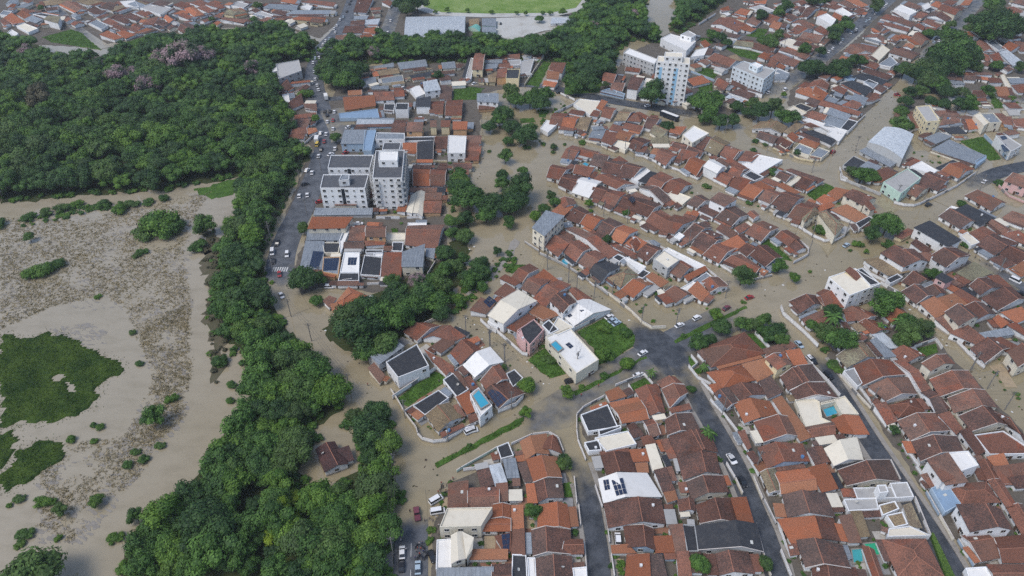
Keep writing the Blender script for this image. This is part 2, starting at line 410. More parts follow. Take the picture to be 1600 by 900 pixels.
DATA = """
T 620 720 5
R A1
h gr1w 560 215 795 205 795 355 560 358
+ mr1w 555 155 555 355 400 365 405 180
+ mr1w 775 180 865 170 870 310 795 315
h go1w 650 450 885 450 885 548 650 550
+ go1w 742 345 742 448 885 448 885 345
+ fc2c 400 372 735 365 650 505 345 512
l 345 520 640 515 640 575 345 615
h gc2c 515 560 540 760 425 800 425 585
+ mc2c 517 560 600 600 590 690 542 760
+ fw1w 315 622 425 612 425 828 308 838
+ mo1w 590 690 860 690 860 768 510 772
+ mr1w 765 590 890 562 890 705 830 700
s 815 575 885 565 880 690 832 708
h my1g 325 838 745 830 745 985 315 985
+ gd1w 745 815 895 805 895 985 745 985
h mw1g 722 40 812 20 862 165 770 200
h my1g 830 -10 925 -20 958 128 862 132
h fk1w 905 735 1008 740 1020 985 900 985
+ fw1w 1020 760 1080 762 1092 985 1030 985
R A2
h go1w 1015 -10 1065 165 1285 130 1245 -25
+ md1w 1010 5 1062 160 1000 165 940 25
h gd1w 1075 175 1105 320 1302 285 1280 135
+ mo1w 1073 178 1100 325 1022 328 1008 182
h go1w 1112 350 1102 535 1352 530 1327 345
+ mo1w 985 350 992 528 897 528 890 350
h gd1w 1060 545 1070 742 1360 725 1350 540
+ gr1w 1315 612 1450 612 1460 728 1290 728
+ mr1w 995 532 1002 730 895 732 900 538
h gd1w 1080 770 1095 985 1372 985 1362 752
+ fw1w 1375 840 1480 830 1490 985 1395 985
t g 1060 400 70
t g 1310 30 60
b 1370 430 35
b 1395 565 35
b 1040 715 30
b 270 540 35
b 260 620 35
l 1295 165 1375 165 1385 285 1300 290
k wv 268 330 345 285
k wv 275 405 365 390
k pp 165 465 150 365
k wc 42 765 42 670
k kc 36 860 36 780
k lc 165 880 165 790
k kc 265 725 285 770
T 800 675 4
R B1
h fc1w 525 35 722 -5 772 72 592 115
+ fk1w 455 65 540 48 558 110 482 116
h gd1w 560 150 595 268 775 250 735 130
+ mo1w 735 110 835 105 860 180 760 186
+ mo1w 770 195 845 190 855 250 785 255
+ mc1w 835 85 895 75 945 220 880 240
+ mr1w 805 35 870 25 905 70 825 85
R B2
h gd1w 985 40 1040 155 1280 120 1230 0
h gd1w 1040 165 1075 295 1297 255 1272 135
+ mr1w 945 225 1000 215 1030 300 985 305
b 540 200 20
k wc 1352 140 1388 200
k kc 1425 285 1455 338
T 900 720 5
R B1
h gw1w 185 145 225 328 660 278 548 100
s 210 150 255 142 268 222 225 232
s 275 150 365 130 400 255 315 275
+ md1w 612 75 700 55 772 230 682 250
+ mo1w 685 248 772 232 795 300 715 325
h gd1w 228 335 262 520 690 490 655 308
h gd1b 375 510 400 672 615 692 600 530
+ mo1b 610 590 745 585 770 712 625 718
+ mo1w 275 660 402 650 470 720 285 722
+ mr1w 725 505 832 495 865 705 775 715
k ws 330 640 325 580
h mo1w 570 730 585 985 380 985 402 738
+ md1w 573 730 588 985 730 985 672 738
+ mr1w 785 715 880 710 915 985 810 985
R B2
h gd1c 870 165 910 300 1187 242 1142 120
h gd1w 940 350 980 487 1265 482 1210 295
+ mo1w 1212 292 1268 482 1388 482 1330 285
+ gd1w 795 305 810 395 932 388 920 300
h gk1g 930 515 965 692 1450 706 1402 495
+ fk1g 835 500 928 508 955 700 870 702
h gd1w 1095 730 1130 890 1392 880 1342 715
t g 970 800 85
t g 1480 800 62
b 345 810 40
b 270 820 28
b 740 740 28
T 1100 720 5
R C1
h gt1w 440 95 510 250 612 235 552 60
h go1w 555 90 822 60 880 222 605 256
+ mo1w 820 55 950 20 1045 212 920 242
h gd1w 620 270 660 437 1017 432 942 258
h mo1w 862 432 912 602 685 642 580 458
+ md1g 868 432 915 602 1062 622 1012 450
+ mo1w 1020 490 1100 498 1130 630 1070 622
+ mr1w 1055 435 1150 420 1232 636 1135 637
h gd1w 730 625 800 832 1137 832 1072 660
+ mr1w 655 660 722 645 748 730 675 740
h gd1w 850 840 860 985 1175 985 1132 832
+ gr1w 1235 670 1345 985 1430 985 1332 700
p t 1155 695 1235 690 1240 785 1170 795
p n 1250 650 1345 642 1385 730 1330 735
T 1280 720 5
R C2
h gd1c 155 75 225 192 622 162 542 -5
h fe1w 200 300 440 292 460 375 235 387
+ fe1w 275 212 560 205 592 287 305 292
+ fe2w 455 190 520 187 540 240 475 248
+ fe1w 557 175 685 168 737 276 605 286
+ ft1w 470 345 590 315 622 372 500 422
+ ft1w 530 425 650 400 690 492 590 516
+ mt1w 655 350 720 330 805 522 712 507
+ fc1w 550 530 705 510 862 580 540 590
+ mt1w 245 395 332 395 397 586 320 592
h ir1w 498 622 620 897 967 897 827 616
hedge 870 570 890 560 1060 900 990 900
b 105 300 45
R D1
h mr2w 850 0 965 160 1118 105 1040 -25
+ mr1w 795 110 870 88 947 190 870 207
h ir1w 1010 190 1300 165 1405 322 1112 337
+ fb1b 880 215 990 170 1102 330 985 395
h gd2w 1080 345 1185 552 1502 536 1417 382
h gr1w 1110 590 1300 560 1422 750 1265 782
h gr1w 1345 605 1620 580 1620 792 1435 792
h gr1w 1310 812 1640 812 1640 985 1390 985
+ fw1w 1150 840 1300 830 1390 985 1200 985
R D2
h gr1w 1240 0 1312 150 1412 140 1330 -5
h gr1w 1320 160 1460 360 1542 350 1420 145
h gr1w 1462 362 1600 600 1700 560 1585 345
+ mr1w 1380 40 1620 30 1620 90 1420 110
+ md1w 1480 130 1620 110 1620 210 1540 215
T 720 560 5
R A2
h mo1w 545 605 585 735 505 790 462 650
+ mo1w 548 605 588 735 690 745 668 590
+ gr1w 690 610 620 700 790 740 745 615
+ mo1w 425 765 495 750 505 800 435 808
R A1
h fk1w 285 690 370 655 410 755 315 780
w n 1.6 280 700 0 860 -30 880
w w 1.8 20 870 180 850
R B1
h fk1w 945 440 1145 365 1220 530 1000 565
+ fk1w 1080 560 1240 520 1250 540 1090 600
h go1w 1185 385 1400 330 1465 470 1260 505
+ mo1w 1130 262 1230 222 1295 295 1165 333
+ mo1w 1165 345 1380 302 1400 330 1185 385
R B0
h gr1w 1365 250 1480 440 1595 420 1530 205
h gr1w 1425 495 1500 475 1560 590 1480 620
+ mr1w 1405 615 1470 600 1500 660 1430 685
w w 1.6 1210 210 1430 120 1500 200
w w 1.6 905 560 905 440 960 380 1120 295
w w 1.8 1310 210 1365 300
w w 1.6 975 790 915 640 905 560
w w 1.6 395 670 560 595 690 580 760 620 800 725
l 1310 205 1430 150 1490 210 1370 270
l 0 730 310 570 480 490 490 510 330 595 0 765
l 890 255 1050 175 1440 -20 1450 0 1060 205 900 285
b 65 680 25
t s 510 425 50
t s 825 260 55
t s 510 210 65
b 950 225 30
b 1310 35 50
b 1120 140 45
t g 800 800 55
p1 1490 100 45
k wv 45 570 120 555
k ks 820 185 885 170
k wc 1355 140 1425 120
T 540 480 4.09
R E1
h my2g 140 285 285 195 365 250 215 360
+ mr1c 145 390 185 355 250 435 215 480
h gr1w 375 155 460 210 600 120 510 100
+ gr1w 500 200 620 120 760 185 690 215
+ mr1w 550 250 650 180 692 230 610 290
h fk2w 270 350 450 245 520 370 340 440
+ mr1w 510 275 680 370 690 420 560 350
h gr1w 675 290 735 360 860 275 780 205
+ mo1w 775 210 840 185 860 210 810 235
+ mr1w 560 345 600 320 690 380 640 430
h gw1w 760 370 830 440 1000 350 920 262
h gr1w 865 470 910 530 1040 460 980 370
+ fk1w 1030 425 1080 400 1130 450 1070 505
h gd1w 890 545 985 640 1135 550 1020 475
s 905 545 955 505 1030 590 970 640
h mo1w 710 575 790 540 850 650 775 680
+ mr1w 785 690 845 675 860 710 795 740
+ fw2w 800 560 850 520 930 625 860 690
p b 815 565 850 530 915 615 865 645
h gt1w 520 690 595 790 740 700 660 615
+ mr1w 610 800 745 745 755 765 620 830
+ mr1w 690 630 720 620 765 690 740 710
h fk1w 440 625 590 535 650 580 510 680
h fk1w 630 465 690 425 780 520 710 565
+ mr1w 690 420 720 410 800 525 780 530
l 340 580 540 400 640 430 620 490 400 630 350 620
w w 2.2 300 575 575 390
w w 2.0 375 670 440 630
w w 1.8 450 770 460 810 490 840 560 858 640 850 770 770 940 690
w w 2.2 975 665 1090 620 1135 570 1130 550
w c 1.8 290 530 330 590 380 680 450 770
w c 2.0 485 115 560 80 660 45
w w 2.0 700 410 760 370
w w 2.0 780 490 870 440 900 420
t s 1160 500 58
t g 1010 385 25
P 1060 655
P 655 860
P 380 710
P 1015 345
P 770 165
P 925 250
k wv 765 805 835 775
R A0
t f 60 690 55
t f 150 790 115
t f 215 690 60
T 1020 560 5
R B2
h gr1w 35 180 75 240 240 205 170 145
+ gr1w 75 240 140 380 270 270 240 205
+ mr1w 130 390 280 350 300 395 150 425
h gd1w 100 480 120 600 370 570 300 430
h gd1w 140 610 205 770 500 730 400 580
R B1
h md1w 0 285 0 430 100 420 50 280
+ mr1w 0 205 40 205 65 270 0 280
p1 440 570 65
b 300 240 35
b 520 790 30
R C1
h io1w 430 110 550 230 800 165 700 50
+ mo1w 700 45 880 0 950 110 820 180
+ mo1w 440 205 520 190 545 235 480 265
h gd1w 480 275 580 390 670 340 590 225
+ gd1w 600 225 690 330 890 280 830 200
+ md1w 830 180 920 140 1015 260 900 310
h mo1w 760 310 840 455 715 500 635 350
+ mo1w 765 310 845 455 975 440 910 335
h gr1w 795 500 875 650 1120 605 1060 460
+ mo1w 940 330 1010 300 1240 605 1150 640
+ mr1w 665 575 720 560 770 690 740 710
h gr1b 830 700 900 855 1220 800 1160 670
+ md1w 1205 710 1260 690 1320 810 1270 830
h gr2y 880 0 975 85 1090 45 1000 -40
R C2
h gd1w 1000 140 1070 250 1335 180 1240 50
h gd1w 1080 250 1130 325 1440 310 1340 190
h fc1c 1120 325 1265 320 1300 340 1320 460 1385 490 1200 525
+ fc1c 1420 320 1500 295 1605 430 1480 430
+ fc1c 1315 345 1420 320 1425 335 1318 362
p b 1330 400 1415 372 1455 425 1360 455
h gr1w 1190 540 1410 500 1425 590 1250 615
h mo1w 1490 440 1575 590 1470 580 1395 480
+ mo1w 1493 440 1578 590 1690 590 1610 450
h gc1w 1345 705 1420 835 1640 790 1590 620
w w 1.8 450 325 560 440 660 570
w w 2 760 740 830 890
w b 2 740 730 800 850 840 900
w w 1.8 380 180 470 270
P 540 445
P 805 870
k wc 590 755 645 820
k ks 1240 10 1260 30
t g 310 240 30
b 1420 60 45
R C1
p1 400 60 35
T 1280 560 5
R D1
h gr1w 275 60 345 210 665 125 545 15
+ fg1w 195 100 275 75 335 190 300 215
h gr1w 390 220 530 330 760 280 690 150
h ir1w 545 370 620 460 820 410 740 310
+ mr1w 435 360 520 340 615 485 530 515
h gr1w 620 490 720 640 1015 565 920 430
h gd1w 730 650 800 800 1120 725 1070 610
h mr2w 850 790 1010 740 1160 960 990 985
+ fw2w 1010 740 1160 725 1240 830 1090 880
R D2
h gr1w 580 25 650 15 870 240 800 270
h gd1w 800 270 870 245 1000 410 920 435
h mr1w 930 440 1020 415 1120 550 1070 590
h md1w 1100 570 1170 545 1300 720 1230 755
R D3
h gr2c 805 35 875 95 1055 40 990 -30
h gr1c 870 165 950 295 1260 240 1160 100
h gr1c 1010 310 1060 420 1390 380 1290 250
h gd1c 1100 450 1200 565 1460 520 1340 385
h gd1w 1340 400 1460 520 1640 720 1590 590
h gr1w 1225 600 1440 570 1620 690 1620 740 1340 745
h mo1w 1310 770 1440 740 1480 830 1380 850
h mr1w 1360 850 1640 810 1640 985 1440 985
w w 1.8 195 100 340 260 530 520
w c 1.6 160 130 400 390
w c 1.8 940 315 1060 435 1140 540
w w 1.8 650 670 780 840
P 400 370
P 1310 240
P 1445 405
P 1180 100
t g 590 560 45
b 120 30 45
b 150 85 40
T 720 400 5
R F1
h gr1w 405 160 485 200 605 105 535 65
+ mr1w 305 175 350 145 470 200 420 230
h gr1w 480 250 580 300 700 190 600 145
+ mo1w 580 165 650 105 755 185 690 205
h mr1w 265 290 350 215 440 275 350 330
+ mr1w 75 420 160 325 260 380 195 450
s 175 355 220 310 278 350 225 405
h gc2w 225 460 340 520 580 355 445 275
+ fk1w 215 510 255 480 330 525 285 550
h gr1w 575 325 665 395 850 230 760 195
+ gr1w 850 270 920 350 1020 330 900 250
h gd2w 700 350 800 440 900 360 810 280
h gw1w 800 455 890 540 1160 420 980 335
s 920 415 945 405 965 425 940 438
s 830 465 858 448 872 465 845 482
h mo1w 540 440 600 375 770 455 640 505
h mr1w 365 555 520 455 580 485 440 590
h fk2p 450 580 570 500 640 575 540 685
+ fp2p 440 600 470 575 505 670 480 660
+ fk2w 640 540 690 500 760 570 700 600
+ fc2w 690 600 760 480 880 555 760 610
h fw2c 680 640 850 570 1060 800 900 900
p b 705 690 740 665 795 720 760 745
s 815 690 845 672 882 705 855 725
l 900 590 1130 480 1250 500 1370 620 1340 710 1180 820 1070 850 1030 720
l 520 810 600 750 680 690 880 900 700 960 580 870
b 1130 570 55
b 1290 600 60
t g 1130 780 65
b 690 800 50
t s 1295 835 60
w w 2 275 580 480 760 520 770
w w 2 155 500 230 570 275 590
w w 2.2 890 570 1160 440
w w 2 700 190 790 180
w c 1.8 1100 250 1200 330 1330 430 1420 520 1490 560 1600 555
P 905 265
P 1040 330
P 1410 530
P 1180 330
P 225 720
P 905 890
P 345 830
P 840 200
P 675 110
k wc 1130 490 1190 460
k lc 1160 515 1215 490
k lc 1190 540 1245 510
k wc 1390 775 1455 740
R F0
t f 150 110 70
t f 60 170 70
t f 170 240 50
t f 0 380 40
l 370 60 500 70 400 140 340 110
l 0 200 60 180 200 120 220 160 0 290
T 1040 460 5
R C1
h ir1w 275 430 360 565 770 460 610 300
+ mr1w 245 445 290 430 330 490 300 510
R C2
h mr1w 760 430 880 390 960 440 800 480
+ mr1w 895 395 960 360 1030 400 970 430
h io2y 785 480 870 580 975 545 930 450
h mo1w 940 440 1050 425 1110 545 1000 550
h gd1w 905 640 960 745 1230 680 1110 555
h gr1w 985 755 1060 820 1340 810 1200 690
t f 260 370 75
t f 440 250 70
t f 600 230 65
t f 690 235 60
t f 770 205 60
t f 780 290 60
t f 870 280 70
t f 800 340 55
t f 900 350 60
t f 350 350 50
t s 395 165 55
l 60 365 300 240 620 85 630 105 330 265 80 385
l 640 310 700 310 800 415 740 430
l 180 480 240 520 250 550 200 560
l 220 590 310 560 320 600 250 625
w w 1.8 200 480 250 540 200 580
w w 2 700 300 810 415
w w 2.2 900 95 920 150 1000 220 1100 310 1190 400
w w 1.8 180 560 250 650 350 700
w w 2 1150 560 1260 670 1360 790
b 135 320 25
b 610 60 22
p1 305 560 40
b 1300 540 45
b 1350 580 45
P 80 245
P 465 30
k pc 445 125 505 90
k ws 215 200 275 170
k wc 80 255 140 230
k rc 640 30 670 20
k lc 1020 370 1065 415
k ws 1110 490 1155 535
k ks 1255 620 1290 650
R D1
h gd1w 970 55 1060 140 1215 75 1170 10
+ mr1w 1065 190 1270 100 1270 160 1090 225
+ mr1c 1180 20 1340 0 1400 100 1230 90
h gr1w 1370 120 1500 105 1570 190 1420 210
p1 1320 165 75
t g 1250 290 85
t g 1370 350 110
t g 1150 240 50
b 1240 430 40
h gt1w 1340 480 1420 570 1640 490 1540 370
T 1280 400 5
R D1
h fc3w 85 165 280 100 470 215 240 300
+ mr3y 205 115 240 85 335 150 290 190
+ fk3w 290 110 340 95 470 210 400 225
h gr1w -20 290 60 250 190 370 60 430
h gr1w 180 430 330 520 450 470 310 400
h go1w 490 455 590 535 745 490 630 405
h gr1w 315 520 420 610 560 570 420 500
h mw1w 415 615 500 600 640 715 550 720
+ my1w 400 660 450 640 600 780 510 790
+ my1w 620 715 750 710 780 760 690 780
h gr1w 560 750 670 840 830 780 700 700
R D3
t f 500 360 110
t f 570 340 90
t f 690 520 85
t f 800 570 90
t f 700 620 100
t f 640 660 70
p1 490 540 45
p1 650 510 70
t g 110 440 75
l 745 720 920 690 930 750 830 790
w w 2 740 710 910 650 960 720
w w 2 480 210 640 300 770 400
R J1
h mt1w 380 50 560 20 700 120 540 150
h gd2w 600 -10 690 70 835 30 740 -50
h gd1c 650 200 740 240 860 190 760 120
+ fk1w 530 180 610 140 650 165 560 210
h gd2w 890 -10 1000 80 1170 -10 1060 -60
h mk2p 910 165 960 130 1050 180 990 210
h mt1p 1080 130 1210 50 1350 130 1190 190
h gd1w 650 280 760 370 880 310 790 230
+ gd1w 830 250 890 320 990 290 940 230
h mo1w 795 370 900 320 1020 420 910 480
+ mo1w 930 330 1050 295 1170 370 1010 420
h gd2c 990 440 1095 540 1240 480 1120 385
+ gd1w 1130 400 1220 500 1380 450 1280 370
+ mr1w 910 490 1000 460 1085 560 1020 590
h mr1w 1030 600 1160 540 1300 650 1220 685
+ mr1w 1100 620 1140 600 1200 640 1160 660
+ my1g 1260 600 1480 560 1520 610 1320 645
h mo1w 1360 490 1400 460 1480 520 1420 560
h gd1w 1190 720 1300 830 1480 720 1370 640
+ mr1w 1280 680 1420 635 1580 720 1480 750
h gr2c 1480 750 1560 860 1700 800 1620 690
R J2
h mr1w 1060 290 1110 260 1260 350 1200 390
h gd1w 1180 230 1260 300 1440 240 1310 170
h gd1w 1280 330 1400 420 1600 340 1500 250
h mo1w 1430 440 1580 400 1640 480 1540 520
h mr1w 1470 540 1540 520 1640 600 1640 640
h mr1w 1320 160 1400 150 1500 240 1430 250
t g 890 140 55
w c 1.8 630 290 770 400 900 510 1030 620
w w 1.8 1080 670 1200 790 1290 870
P 1180 890
P 1385 150
k wv 1495 175 1570 210
k kc 1570 290 1600 300
T 820 280 5
R G2
h gr1w 275 155 300 230 400 190 380 155
+ mo1w 210 255 300 290 375 215 290 185
h my3c 65 375 155 435 300 290 165 250
h gd1w 335 310 425 345 515 265 430 215
h go1w 440 345 530 390 620 310 520 270
h gd1w 565 405 645 450 770 355 660 305
h go1w 680 460 760 500 880 400 760 360
h gr1w 800 480 830 450 900 500 860 560
+ mo1w 790 500 860 445 950 495 880 555
h gd1w 880 595 960 640 1080 550 970 510
+ my1w 970 480 1010 475 1060 505 1020 520
h fc2g 1015 620 1090 560 1200 630 1115 690
h fw1w 1090 560 1130 540 1400 670 1340 690
h gr1w 1130 720 1215 770 1310 690 1230 640
h mo1w 1250 755 1400 680 1425 710 1280 790
+ fy1w 1310 800 1420 730 1480 780 1400 810
h gr1w 1390 800 1450 880 1590 840 1510 770
R G1
h gr1w 160 520 260 600 390 490 290 440
h gr1w 300 560 400 640 510 540 420 480
h gr1w 425 650 520 710 640 600 550 560
+ mr1w 440 720 490 690 510 730 480 750
h gk1w 510 720 600 795 740 685 620 640
h it1b 655 770 750 840 885 750 800 700
h go1w 760 860 850 920 1000 820 900 780
+ mo1w 950 760 1000 730 1120 800 1060 840
h gr1w 1100 880 1180 960 1300 900 1200 845
h mo1w 1280 870 1350 800 1440 890 1380 950
+ fw1w 1220 850 1310 800 1360 820 1290 870
h gr1w 330 390 400 380 720 570 640 610
h mr1w 685 520 730 510 870 580 820 600
h fk1w 690 610 730 585 780 610 740 640
+ fw1w 780 620 800 610 940 680 900 720
+ fk1w 870 750 930 705 975 730 920 770
p b 285 640 310 620 345 655 320 675
t g 500 190 35
t g 640 470 40
b 520 245 25
t g 790 265 35
w g 1.6 120 580 250 640 360 700 470 770 600 860 650 900
w w 1.8 590 850 650 890
w w 1.6 1580 870 1580 830 1500 765 1420 700
w w 1.6 900 480 1000 500 1100 550
w w 1.6 840 300 940 350
w g 1.4 0 490 110 560
P 110 590
P 800 345
P 340 810
P 175 700
P 615 290
R H1
h gd1w 265 40 370 90 445 10 320 -30
h gw1c 375 100 500 140 600 20 450 -10
h gd1w 510 135 590 155 690 90 560 45
h gr1w 600 165 700 210 790 110 690 90
h gd1w 740 210 960 290 1060 200 820 120
+ mr1w 830 130 870 100 990 150 930 190
s 805 150 840 130 870 165 840 185
h gr1w 950 330 1060 390 1140 310 1040 250
+ mr1w 1010 290 1060 240 1140 290 1080 325
h gr1w 1060 400 1170 420 1320 320 1170 280
h gd1w 1240 430 1310 470 1450 380 1360 340
h gd1w 1310 510 1420 570 1540 470 1420 410
h gr1w 1400 590 1520 650 1640 540 1560 490
T 840 140 5
R H1
h gr1w 75 680 170 700 260 620 120 590
+ mr1w 200 620 260 580 310 600 250 640
h gd1w 170 740 290 770 350 680 210 660
R H2
h gr1w 190 530 280 545 360 460 270 440
h gr1w 330 510 450 540 490 490 360 460
h gd1w 410 580 520 610 565 520 470 500
h gr1w 280 650 400 680 450 610 310 590
h gd1w 500 640 620 660 700 570 570 540
+ mr1w 570 560 640 520 700 560 640 590
h gd1w 620 680 740 690 840 610 690 570
+ fc1y 670 640 700 640 710 670 670 675
h mk1w 790 710 880 640 950 660 860 730
+ fw1w 740 690 850 620 880 640 790 720
h gr1w 840 760 940 800 1060 690 960 645
h gr1w 960 780 1090 820 1200 740 1110 695
+ fc1c 1010 830 1060 790 1190 840 1130 890
h gr1w 450 700 620 770 760 740 560 660
h gd1w 800 770 860 750 1040 850 980 890
p b 350 580 370 568 400 582 385 598
b 345 410 30
P 680 490
P 240 590
R K1
h gr1w 95 270 180 280 240 190 130 185
+ fw1w 25 300 70 240 160 260 80 330
h go1w 190 280 280 300 320 220 220 215
+ mr1w 165 310 280 320 280 300 190 285
h mt1w 290 290 380 320 420 220 330 220
h my1w 400 370 500 380 530 310 430 320
h mr1w 500 400 580 430 660 350 540 320
+ mr1w 560 310 590 270 670 290 640 330
h go1w 610 380 710 400 760 350 660 320
+ fc1c 580 430 620 395 730 420 680 470
h gd1w 715 445 790 480 880 400 790 375
+ mr1w 770 480 810 430 860 450 830 490
h gr1w 920 540 1000 590 1090 510 960 470
h gr1w 1100 520 1200 550 1270 500 1140 470
h go1w 1150 610 1240 670 1320 570 1220 530
h gw2w 1300 600 1400 650 1465 600 1370 550
h gr1w 1380 690 1480 740 1540 680 1430 640
h gr1w 1490 650 1560 700 1620 640 1540 600
h gr1w 1500 730 1620 790 1660 740 1560 690
R K2
h mr1w 245 180 350 200 370 170 270 155
+ fc1w 290 110 330 75 480 90 420 200
p n 305 165 320 135 420 150 405 185
h mo1w 460 140 500 80 545 95 500 160
+ mr1w 410 200 440 160 490 170 470 210
h gr1w 500 210 570 225 620 150 520 135
h gt1w 600 240 690 240 760 170 680 150
h ir1w 700 240 800 250 830 200 740 180
+ mr1w 770 180 800 175 870 210 850 235
h gr1w 670 300 800 330 830 290 700 265
h gd1w 830 290 900 310 970 230 880 215
h gt1c 880 330 960 380 1040 320 940 280
+ mt1c 890 380 1010 360 1020 420 900 420
h mo1w 1030 330 1050 290 1160 290 1110 350
h fw2c 1140 350 1220 285 1330 340 1210 410
h gd1w 1050 440 1160 470 1170 430 1080 410
h gd1w 1210 430 1290 465 1370 380 1280 350
h gd1w 1160 480 1270 520 1300 480 1200 440
h gt1w 1310 470 1400 510 1500 420 1390 365
h gr1w 1430 510 1520 550 1600 480 1490 440
h gd1w 1400 550 1480 600 1530 570 1450 540
t f 1010 285 50
w w 2 130 185 290 110 310 80
w c 1.6 370 400 590 450 690 490
w w 1.6 800 510 960 580 1100 630 1250 700
t g 125 445 28
b 40 420 20
b 210 430 15
b 20 400 12
b 120 490 22
P 1110 620
P 750 545
k B 950 190 1110 250
T 1040 260 5
R H1
h gd1w 170 290 250 320 350 270 280 225
+ mr2w 350 260 460 310 555 250 420 205
+ md1w 260 340 370 390 430 350 320 300
h gd1w 400 400 520 460 640 380 540 315
h gr1w 640 370 690 410 735 385 690 345
h gd1w 150 520 220 560 360 480 290 440
+ fw1w 70 545 105 515 145 540 110 570
h gd1w 215 600 300 640 440 540 330 500
h gr1w 340 680 420 740 560 640 430 600
+ mo1w 440 600 560 540 640 620 520 670
h gr1w 630 520 750 580 880 480 760 430
h gr1w 860 550 960 620 1050 560 950 500
+ gd1w 940 600 1020 660 1100 640 1040 570
h gd1b 650 680 780 780 905 710 790 620
h gr1w 470 740 700 830 740 790 590 690
h gd1w 570 650 640 700 730 640 660 610
h mr1w 400 490 440 450 560 520 510 560
h mr1w 540 480 620 440 660 470 580 520
l 740 590 800 570 960 700 990 740 900 720
t g 600 855 90
t g 890 780 60
t s 1010 865 45
b 1130 820 18
b 650 270 38
b 325 150 35
P 175 630
P 800 360
P 1110 700
w w 1.8 1040 580 1115 640 1110 690 1060 720 1000 750
w g 1.4 660 890 830 850
w w 1.6 410 760 520 830
w w 1.6 190 630 300 690
w w 1.6 60 500 0 470
R K1
h gr1w 380 90 480 140 545 80 440 40
h gr1w 490 50 560 80 650 20 570 0
h fk1w 610 60 700 110 760 80 660 30
h gr1w 500 150 590 190 690 120 610 90
h go1w 580 210 690 250 780 190 680 140
+ mo1w 680 140 740 115 850 170 790 200
h gr1w 730 250 820 290 920 220 820 180
h gd1w 830 290 960 340 1080 240 950 200
h gr1w 960 390 1060 420 1200 310 1060 290
h mr1w 1080 300 1110 270 1200 300 1160 330
h it2c 1070 400 1090 430 1200 360 1160 320
+ it2c 1190 360 1320 530 1385 460 1260 350
h mo1w 1180 310 1290 280 1320 310 1210 350
+ mo1w 1300 340 1420 300 1570 390 1480 430
+ fk1w 1490 440 1590 390 1620 410 1520 480
h gd2c 1395 225 1540 300 1640 250 1500 190
+ mr2c 1550 290 1590 270 1640 330 1600 340
h mo1w 1270 210 1330 165 1440 190 1340 260
+ mo1w 1180 260 1240 220 1340 260 1230 300
h gd1w 860 80 940 120 1000 70 920 40
+ fc1c 950 130 1030 75 1065 95 980 150
h gd1w 1010 150 1090 180 1180 120 1090 85
+ md1w 950 30 990 20 1230 100 1180 130
h mo1w 870 150 920 130 1050 200 1000 215
h mr1w 750 110 790 90 890 130 850 155
l 1090 210 1250 130 1330 170 1170 270
b 1200 480 60
b 1250 510 50
w w 1.8 1040 470 1150 540 1240 580 1330 575 1400 540
w c 1.6 810 340 970 430
P 1140 560
P 1400 550
T 1280 260 5
R M1
h fe2n 510 120 690 20 790 90 640 205
h gr1c 640 190 760 240 860 170 760 130
h gd1w 770 130 930 190 1020 100 870 40
h mr1w 910 150 960 130 1000 160 940 180
h go1w 960 30 1090 90 1210 20 1090 -30
h mo1w 430 70 520 10 600 50 490 120
h fw1w 720 0 800 -40 920 30 880 60
t g 330 70 70
t g 270 40 50
t g 410 75 55
w w 1.8 165 60 170 100 210 110
w w 1.8 585 280 660 300 740 305 790 290 900 240 1080 150 1220 50
w g 2 210 110 480 220
P 805 290
P 590 270
P 1080 140
P 1200 120
P 1250 190
k ks 830 310 880 290
k wc 1275 130 1305 105
k lc 195 625 230 605
t g 535 445 105
t f 415 535 70
b 310 605 45
b 550 610 60
b 240 655 18
t s 370 665 20
R J1
h mr1y 590 540 690 485 755 510 650 565
h mk2w 755 480 870 430 1100 570 1000 620
h md1w 720 600 760 570 880 650 830 680
h gd2w 490 680 660 780 840 740 640 630
h gd2w 890 720 990 780 1170 700 1040 630
h mr1w 760 680 830 670 940 680 850 740
h mt1w 360 730 560 700 680 790 540 830
R J2
h gd1w 945 390 1100 480 1220 430 1060 340
h mk1w 1070 340 1160 300 1360 400 1250 460
+ fw1w 1000 340 1040 310 1210 355 1150 370
h gr1w 1150 230 1340 340 1450 280 1280 205
h mr1w 1180 520 1280 470 1390 530 1260 580
+ fc1w 1110 540 1160 515 1250 590 1190 610
h gd1w 1240 610 1370 690 1520 610 1370 530
h gd1w 1420 680 1560 760 1680 690 1530 630
h mo1w 1510 790 1620 730 1680 790 1600 850
h gr1w 1330 440 1440 530 1510 500 1370 420
h mr1w 1430 530 1560 500 1640 560 1640 620
h gr1w 1440 400 1620 470 1700 420 1540 360
R N1
h gr2p 1450 110 1620 170 1700 110 1530 60
w p 1.6 1400 150 1480 230 1600 280
b 1110 290 45
b 1410 130 40
b 1140 610 40
w w 1.8 1380 740 1480 820
w w 1.8 350 780 400 840 520 900
P 1385 860
T 1100 140 5
R L1
h gt1w 380 310 440 250 650 290 600 340
+ it1w 390 290 470 320 620 300 530 230
h gd1w 410 370 540 420 590 370 450 325
h gd1w 550 410 650 460 700 420 610 370
+ mo1w 650 360 690 330 740 370 700 400
h fk1c 590 430 650 385 700 410 640 460
h mt1w 620 330 730 250 780 280 680 350
h md1w 740 350 900 410 900 370 780 330
+ mk1w 780 330 860 320 1030 390 990 430
h io1c 740 410 870 460 905 420 790 375
+ fy1c 700 470 750 420 850 460 820 510
+ fy1c 830 510 900 450 980 480 920 530
h gd1w 770 270 850 300 970 330 900 290
h fw1w 780 240 820 225 1110 320 1050 400 960 340 990 320
h my1w 940 280 970 240 1080 280 1060 300
h gr1w 810 215 930 250 970 205 860 170
h my1w 920 240 960 200 1110 250 1080 310
h my1w 960 190 990 140 1150 200 1110 240
h fk1w 1070 300 1130 230 1200 250 1130 320
